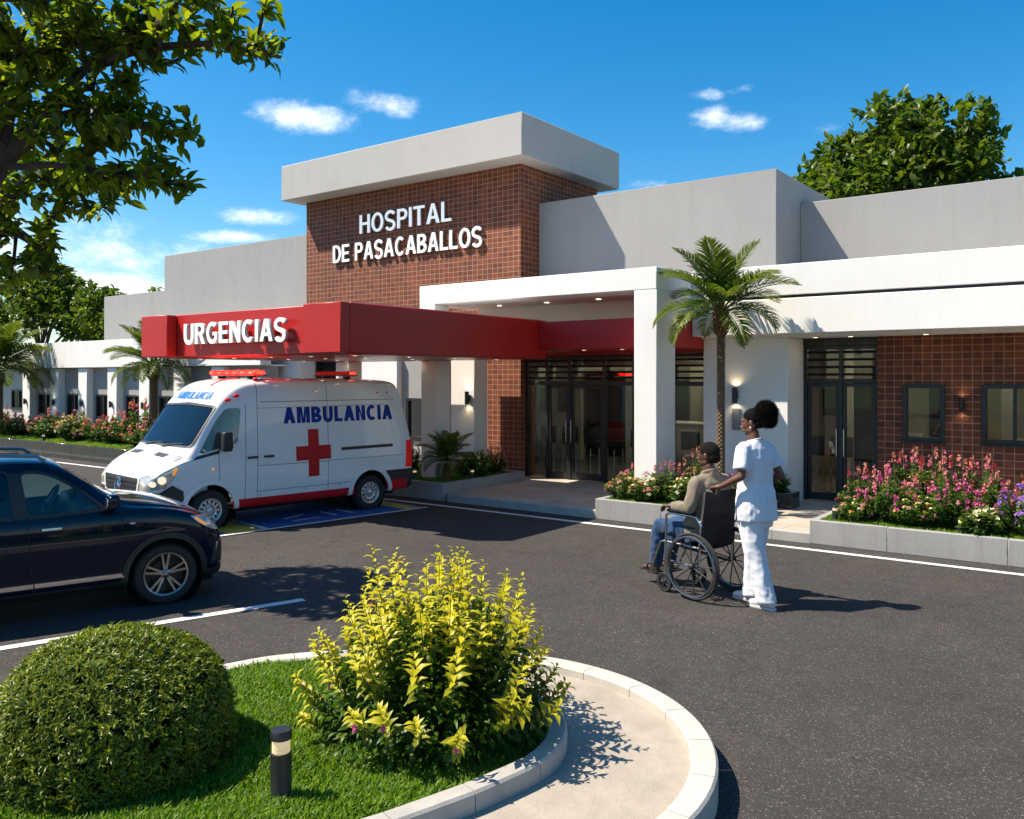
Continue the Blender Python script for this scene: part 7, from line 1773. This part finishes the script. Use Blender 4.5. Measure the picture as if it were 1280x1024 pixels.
bed([('salvia', -2.75, 11.05, 1.02, 1.05, 'pink and red salvia at the left end'), ('mixed', -2.80, 10.72, 0.8, 0.9, 'low mixed blossom plant at the left front'), ('salvia2', -2.45, 10.90, 1.1, 1.15, 'magenta salvia behind the left front'), ('salvia', -2.30, 11.4, 1.15, 1.2, 'tall red salvia under the single window'), ('salvia', -1.95, 11.2, 1.15, 1.22, 'tallest pink salvia at the middle of the clump'),
     ('mixed', -2.15, 10.75, 0.95, 1.0, 'orange and pink plant at the front of the clump'), ('salvia2', -1.80, 10.85, 1.1, 1.1, 'magenta salvia at the front of the clump'), ('salvia', -1.5, 11.35, 1.15, 1.15, 'red salvia at the right of the clump'), ('salvia2', -1.35, 11.05, 1.05, 1.05, 'pink salvia beside the violet plant'), ('green', -1.42, 10.68, 1.05, 0.9, 'pale leafy plant at the front'),
     ('purple', -1.02, 10.85, 1.15, 1.1, 'purple flowered plant next to the pale leafy plant'), ('purple', -0.72, 11.25, 1.3, 1.25, 'taller purple flowered plant at the picture edge'), ('salvia', -0.9, 11.5, 1.1, 1.1, 'red salvia behind the purple plants'), ('mixed', -0.3, 10.9, 1.1, 1.0, 'mixed blossom plant beyond the purple plants')], 0.24, gr_, 'of the long planter')
gr_ = 'flowering shrubs round the tall palm'
bed([('mixed', -5.95, 10.72, 0.95, 1.0, 'low mixed blossom plant at the left corner'), ('salvia2', -6.0, 11.1, 0.85, 1.0, 'magenta salvia left of the portal leg'), ('mixed', -5.55, 10.68, 1.0, 0.95, 'pink and orange plant before the portal leg'), ('salvia', -5.35, 10.85, 0.95, 1.0, 'pink salvia right of the portal leg'), ('salvia', -5.0, 11.15, 1.05, 1.15, 'tall red salvia between leg and palm'),
     ('green', -4.95, 10.68, 1.1, 1.1, 'leafy yellow green plant behind the seated man'), ('green', -4.55, 10.7, 1.05, 1.1, 'leafy plant at the foot of the palm'), ('salvia2', -4.4, 11.2, 0.95, 1.0, 'pink salvia behind the palm trunk')], 0.24, gr_, 'in the planter of the tall palm')
plant('green', -4.35, 12.28, 0.30, 0.95, 1.0, 'narrow leafy plant in the small dark planter by the pier', 'leafy plants', 1.1)
gr_ = 'flowering shrubs by the canopy column'
bed([('salvia', -9.5, 12.2, 0.85, 1.0, 'red salvia beside the brick pier'), ('green', -9.42, 11.6, 1.2, 1.15, 'dark strap-leaved plant at the kerb'), ('mixed', -9.75, 11.85, 0.9, 0.9, 'small mixed blossom plant behind the small palm'), ('salvia', -10.7, 11.3, 0.95, 1.1, 'red salvia between ambulance and column'), ('green', -10.5, 10.75, 0.9, 1.0, 'leafy plant left of the column'), ('mixed', -11.2, 10.9, 1.0, 1.0, 'mixed blossom plant behind the ambulance tail')], 0.24, gr_, 'in the canopy planter')
gr_ = 'flowering shrubs along the left wing'
its = []; kinds = ['rosy', 'violet_mix', 'rosy', 'salvia', 'rosy', 'mixed']; adj = ['salmon', 'violet', 'rosy red', 'pink', 'red', 'mixed']
nth2 = ['first', 'second', 'third', 'fourth', 'fifth', 'sixth', 'seventh', 'eighth', 'ninth', 'tenth', 'eleventh', 'twelfth', 'thirteenth', 'fourteenth', 'fifteenth', 'sixteenth', 'seventeenth', 'eighteenth', 'nineteenth', 'twentieth']
g = random.Random(77)
for i in range(20):
    x = -31.0+i*0.86; k = kinds[(i*5+i//3) % 6]; its.append((k, x+g.uniform(-0.15, 0.15), 11.1+(i % 2)*0.35+g.uniform(-0.1, 0.1), 1.25*g.uniform(0.9, 1.15)*(1.0 if k in ('rosy', 'violet_mix') else 1.35), g.uniform(0.85, 1.15), adj[kinds.index(k)]+' shrub, '+nth2[i]+' from the left'))
bed(its, 0.30, gr_, 'in the left wing planter')

# ---- palms
def frond_mesh(seed, L, droop, width=0.19, nl=44):
    g = np.random.default_rng(seed); k = 16; pts = []; ang = R_(8); p = np.array([0.0, 0, 0])
    for i in range(k+1):
        pts.append(p.copy()); t = i/k; a = -droop*(t**1.3); p = p+np.array([math.cos(a), 0, math.sin(a)])*L/k
    pts = np.array(pts); mb = MB(); mb.tube([Vector(q) for q in pts], [0.011*(1-0.85*t)*L/0.9 for t in np.linspace(0, 1, k+1)], 5, caps=False)
    me0 = mb.mesh('frond'); P = []; D = []; N = []; LL = []; T = []
    for j in range(nl):
        t = 0.16+0.84*(j+0.5)/nl; f = t*k; a = min(int(f), k-1); q = pts[a]+(pts[a+1]-pts[a])*(f-a); ax = norm(pts[a+1]-pts[a]); up_ = np.array([-ax[2], 0, ax[0]])
        for s in (-1, 1):
            P.append(q); D.append(ax*(0.55+0.5*t)+np.array([0, s, 0])*0.9+up_*(0.38)+g.normal(0, 0.07, 3)); N.append(up_); LL.append(L*0.30*(math.sin(math.pi*min(1, 0.18+t*0.86))**0.7+0.08)*g.uniform(0.88, 1.1)); T.append(np.clip(0.05+0.7*(t-0.3)+g.normal(0, 0.12), 0, 1))
    V, F = leaves_arrays(np.array(P), np.array(D), np.array(N), np.array(LL), L*0.020, 0.25, 0.22)
    v0 = np.array([v.co[:] for v in me0.vertices]); f0 = np.array([list(q.vertices)[a:b] if a == 0 else [q.vertices[0], q.vertices[2], q.vertices[3]] for q in me0.polygons for a, b in ((0, 3), (1, 3))]); bpy.data.meshes.remove(me0)
    return mesh_np('frond', np.concatenate([v0, V]), np.concatenate([f0, F+len(v0)]), tint=np.concatenate([np.full(len(f0), 0.5), np.repeat(T, NF)]))
def palm(label, base, th, r0, L, n, seed, skirt=True, group='palms around the hospital'):
    g = random.Random(seed); t = thing('palm_tree', label, 'palm', base, 0, group)
    mb = MB(); prof = []; k = max(8, int(th/0.028))
    for i in range(k+1):
        z = th*i/k; r = r0*(1.0+0.25*math.exp(-z/0.12)-0.12*z/max(th, 0.1)); r *= (1.0+(0.085 if i % 2 else -0.055)); prof.append((r, z))
    mb.lathe(prof, 18)
    for i in range(int(th/0.028)):
        for q in range(6):
            a = q*1.047+i*0.52; z = th*i/(th/0.028); T = Matrix.Translation((r0*math.cos(a), r0*math.sin(a), z)) @ Matrix.Rotation(a, 4, 'Z') @ Matrix.Rotation(R_(-22), 4, 'Y'); mb.box(-0.004, r0*0.22, -r0*0.26, r0*0.26, -0.004, 0.018, T)
    mb.build('trunk', M['palm_bark'], t, smooth=True, angle=30)
    if skirt:
        mb = MB(); hz = 0.30*L
        for i in range(80):
            a = i*2.4; z = th-hz*0.95+hz*1.15*i/80; rr = r0*(1.15+0.9*math.sin(math.pi*min(1, (i/80)*0.75+0.15))); T = Matrix.Translation((rr*0.6*math.cos(a), rr*0.6*math.sin(a), z)) @ Matrix.Rotation(a, 4, 'Z') @ Matrix.Rotation(R_(28+18*g.random()), 4, 'Y')
            mb.add([T @ Vector(p) for p in ((0, -0.020, 0), (0, 0.020, 0), (0.012, 0.012, 0.10), (0.012, -0.012, 0.10), (-0.016, -0.012, 0), (-0.016, 0.012, 0), (0.0, 0.008, 0.10), (0.0, -0.008, 0.10))], [(0, 1, 2, 3), (5, 4, 7, 6), (1, 5, 6, 2), (4, 0, 3, 7), (3, 2, 6, 7)])
        mb.build('boot_skirt', M['palm_boot'], t, smooth=False)
    ms = [frond_mesh(seed*10+j, L, dr) for j, dr in enumerate((0.62, 1.0, 1.5))]
    for i in range(n):
        q = (i+0.5)/n; el = R_(84-92*q+g.uniform(-8, 8)); az = i*2.39996+g.uniform(-0.2, 0.2)+seed
        me = ms[0 if q < 0.3 else (1 if q < 0.65 else 2)]; o = bpy.data.objects.new('frond', me); COL.objects.link(o)
        if not me.materials: me.materials.append(M['leaf_palm'])
        o.parent = t; o.location = (0.02*math.cos(az), 0.02*math.sin(az), th+0.02+0.05*(1-q)); o.rotation_euler = Euler((g.uniform(-0.25, 0.25), -el, az), 'XYZ'); s = (0.82+0.25*math.sin(math.pi*min(1, q*1.2)))*g.uniform(0.92, 1.06); o.scale = (s, s, s)
    return t
M['palm_bark'] = plain('palm bark', (0.17, 0.105, 0.050), 0.9, 0, 0.45, 24, 0.9, 60); M['palm_boot'] = plain('palm boots', (0.16, 0.085, 0.035), 0.9, 0, 0.5, 16, 0.6, 70)
palm('tall feather palm with a slim trunk in the planter right of the white portal', (-4.62, 11.0, 0.24), 2.62, 0.048, 1.10, 25, 3)
palm('short young palm at the foot of the canopy column', (-9.55, 11.0, 0.24), 0.30, 0.06, 0.62, 22, 5, False)
palm('leaning dark palm at the far left in front of the left wing', (-26.6, 10.9, 0.3), 1.95, 0.085, 1.75, 30, 7)
palm('palm half hidden behind the red canopy and the ambulance roof', (-19.15, 11.3, 0.3), 1.95, 0.075, 1.25, 26, 9)
# ================================================================== light, sky, camera
sun_dir = Vector((-1.6, -1.15, 2.75)).normalized()
sl = bpy.data.lights.new('Sun', 'SUN'); sl.energy = 5.0; sl.angle = R_(0.53); sl.color = (1.0, 0.885, 0.73)
so = bpy.data.objects.new('Sun', sl); COL.objects.link(so); so.rotation_euler = (-sun_dir).to_track_quat('-Z', 'Y').to_euler()
W = bpy.data.worlds.new('World'); scene.world = W; W.use_nodes = True
nt = W.node_tree; nd = nt.nodes; lk = nt.links; nd.clear()
wo = nd.new('ShaderNodeOutputWorld'); bg = nd.new('ShaderNodeBackground'); lk.new(bg.outputs[0], wo.inputs[0])
sky = nd.new('ShaderNodeTexSky'); sky.sky_type = 'NISHITA'; sky.sun_disc = False
sky.sun_elevation = math.asin(sun_dir.z); sky.sun_rotation = math.atan2(sun_dir.x, sun_dir.y)
sky.altitude = 0; sky.air_density = 1.0; sky.dust_density = 0.5; sky.ozone_density = 3.0
hs = nd.new('ShaderNodeHueSaturation'); hs.inputs['Saturation'].default_value = 1.46; hs.inputs['Value'].default_value = 1.0; hs.inputs['Hue'].default_value = 0.493
lk.new(sky.outputs[0], hs.inputs['Color'])
tc = nd.new('ShaderNodeTexCoord'); D = tc.outputs['Generated']
sx = nd.new('ShaderNodeSeparateXYZ'); lk.new(D, sx.inputs[0])
az = math_n(nd, lk, 'ARCTAN2', sx.outputs[0], sx.outputs[1]); el = math_n(nd, lk, 'ARCSINE', sx.outputs[2])
def cloud_dir(x, y):
    u = (x-640)/1062; v = (472-y)/1062
    d = Vector((-0.5962+u*0.8028, 0.8028+u*0.5962, v)).normalized(); return math.atan2(d.x, d.y), math.asin(d.z)
# clouds stand in the sky at these bearings: centre, half-width, half-height (radians), weight
CL = [((385, 148), 0.062, 0.016, 1.0), ((345, 150), 0.03, 0.010, 0.6), ((480, 130), 0.045, 0.016, 0.85), ((455, 120), 0.025, 0.013, 0.6), ((886, 146), 0.030, 0.012, 0.75), ((935, 152), 0.034, 0.012, 0.70), ((885, 118), 0.022, 0.008, 0.55), ((925, 112), 0.02, 0.007, 0.5), ((1020, 162), 0.03, 0.008, 0.45),
      ((320, 272), 0.055, 0.010, 0.75), ((290, 296), 0.06, 0.009, 0.8), ((180, 330), 0.035, 0.007, 0.5), ((215, 308), 0.03, 0.007, 0.5), ((130, 362), 0.085, 0.020, 1.15), ((40, 340), 0.09, 0.03, 0.8), ((-120, 300), 0.25, 0.05, 0.9), ((800, 232), 0.045, 0.010, 0.55), ((1500, 250), 0.3, 0.03, 0.8), ((1900, 160), 0.25, 0.05, 0.8)]
mask = None
for (c, sa, se, w) in CL:
    a0, e0 = cloud_dir(*c)
    dx = math_n(nd, lk, 'DIVIDE', math_n(nd, lk, 'SUBTRACT', az, a0), sa); dy = math_n(nd, lk, 'DIVIDE', math_n(nd, lk, 'SUBTRACT', el, e0), se)
    q = math_n(nd, lk, 'ADD', math_n(nd, lk, 'MULTIPLY', dx, dx), math_n(nd, lk, 'MULTIPLY', dy, dy))
    k = math_n(nd, lk, 'MULTIPLY', math_n(nd, lk, 'EXPONENT', math_n(nd, lk, 'MULTIPLY', q, -0.8)), w)
    mask = k if mask is None else math_n(nd, lk, 'MAXIMUM', mask, k)
mpc = nd.new('ShaderNodeMapping'); mpc.inputs['Scale'].default_value = (1, 1, 1.7); lk.new(D, mpc.inputs['Vector'])
nz = noise_node(nd, lk, mpc.outputs[0], 22, 10, 0.68); nz2 = noise_node(nd, lk, mpc.outputs[0], 9, 5, 0.55)
ns = math_n(nd, lk, 'ADD', math_n(nd, lk, 'MULTIPLY', nz.outputs[0], 1.1), math_n(nd, lk, 'MULTIPLY', nz2.outputs[0], 0.6))
dens = math_n(nd, lk, 'ADD', math_n(nd, lk, 'MULTIPLY', mask, 0.85), math_n(nd, lk, 'SUBTRACT', ns, 1.13))
cov = nd.new('ShaderNodeMapRange'); cov.interpolation_type = 'SMOOTHSTEP'; cov.inputs[1].default_value = 0.0; cov.inputs[2].default_value = 0.80; lk.new(dens, cov.inputs[0])
cov_m = math_n(nd, lk, 'MULTIPLY', cov.outputs[0], math_n(nd, lk, 'MINIMUM', math_n(nd, lk, 'MULTIPLY', mask, 3.0), 1.0))
shade = ramp(nd, lk, nz.outputs[0], [(0.35, (7.0, 7.6, 8.6)), (0.65, (9.6, 9.7, 9.8))])
cmix = mixc(nd, lk, hs.outputs[0], shade.outputs[0], math_n(nd, lk, 'MULTIPLY', cov_m, 0.92))
lk.new(cmix, bg.inputs['Color']); bg.inputs['Strength'].default_value = 0.09
cam = bpy.data.cameras.new('Camera'); co = bpy.data.objects.new('Camera', cam); COL.objects.link(co)
cam.sensor_width = 36; cam.lens = 1062/1280*36; cam.shift_y = -40/1280; cam.clip_end = 3000; cam.clip_start = 0.05
co.location = (0, 0, 2.0); co.rotation_euler = (R_(90), 0, math.atan2(0.5962, 0.8028)); scene.camera = co
vs = scene.view_settings; vs.view_transform = 'Standard'; vs.look = 'None'; vs.exposure = 0.95; vs.gamma = 1
scene.cycles.max_bounces = 8; scene.cycles.transparent_max_bounces = 16; scene.cycles.use_denoising = True
scene.cycles.sample_clamp_indirect = 8
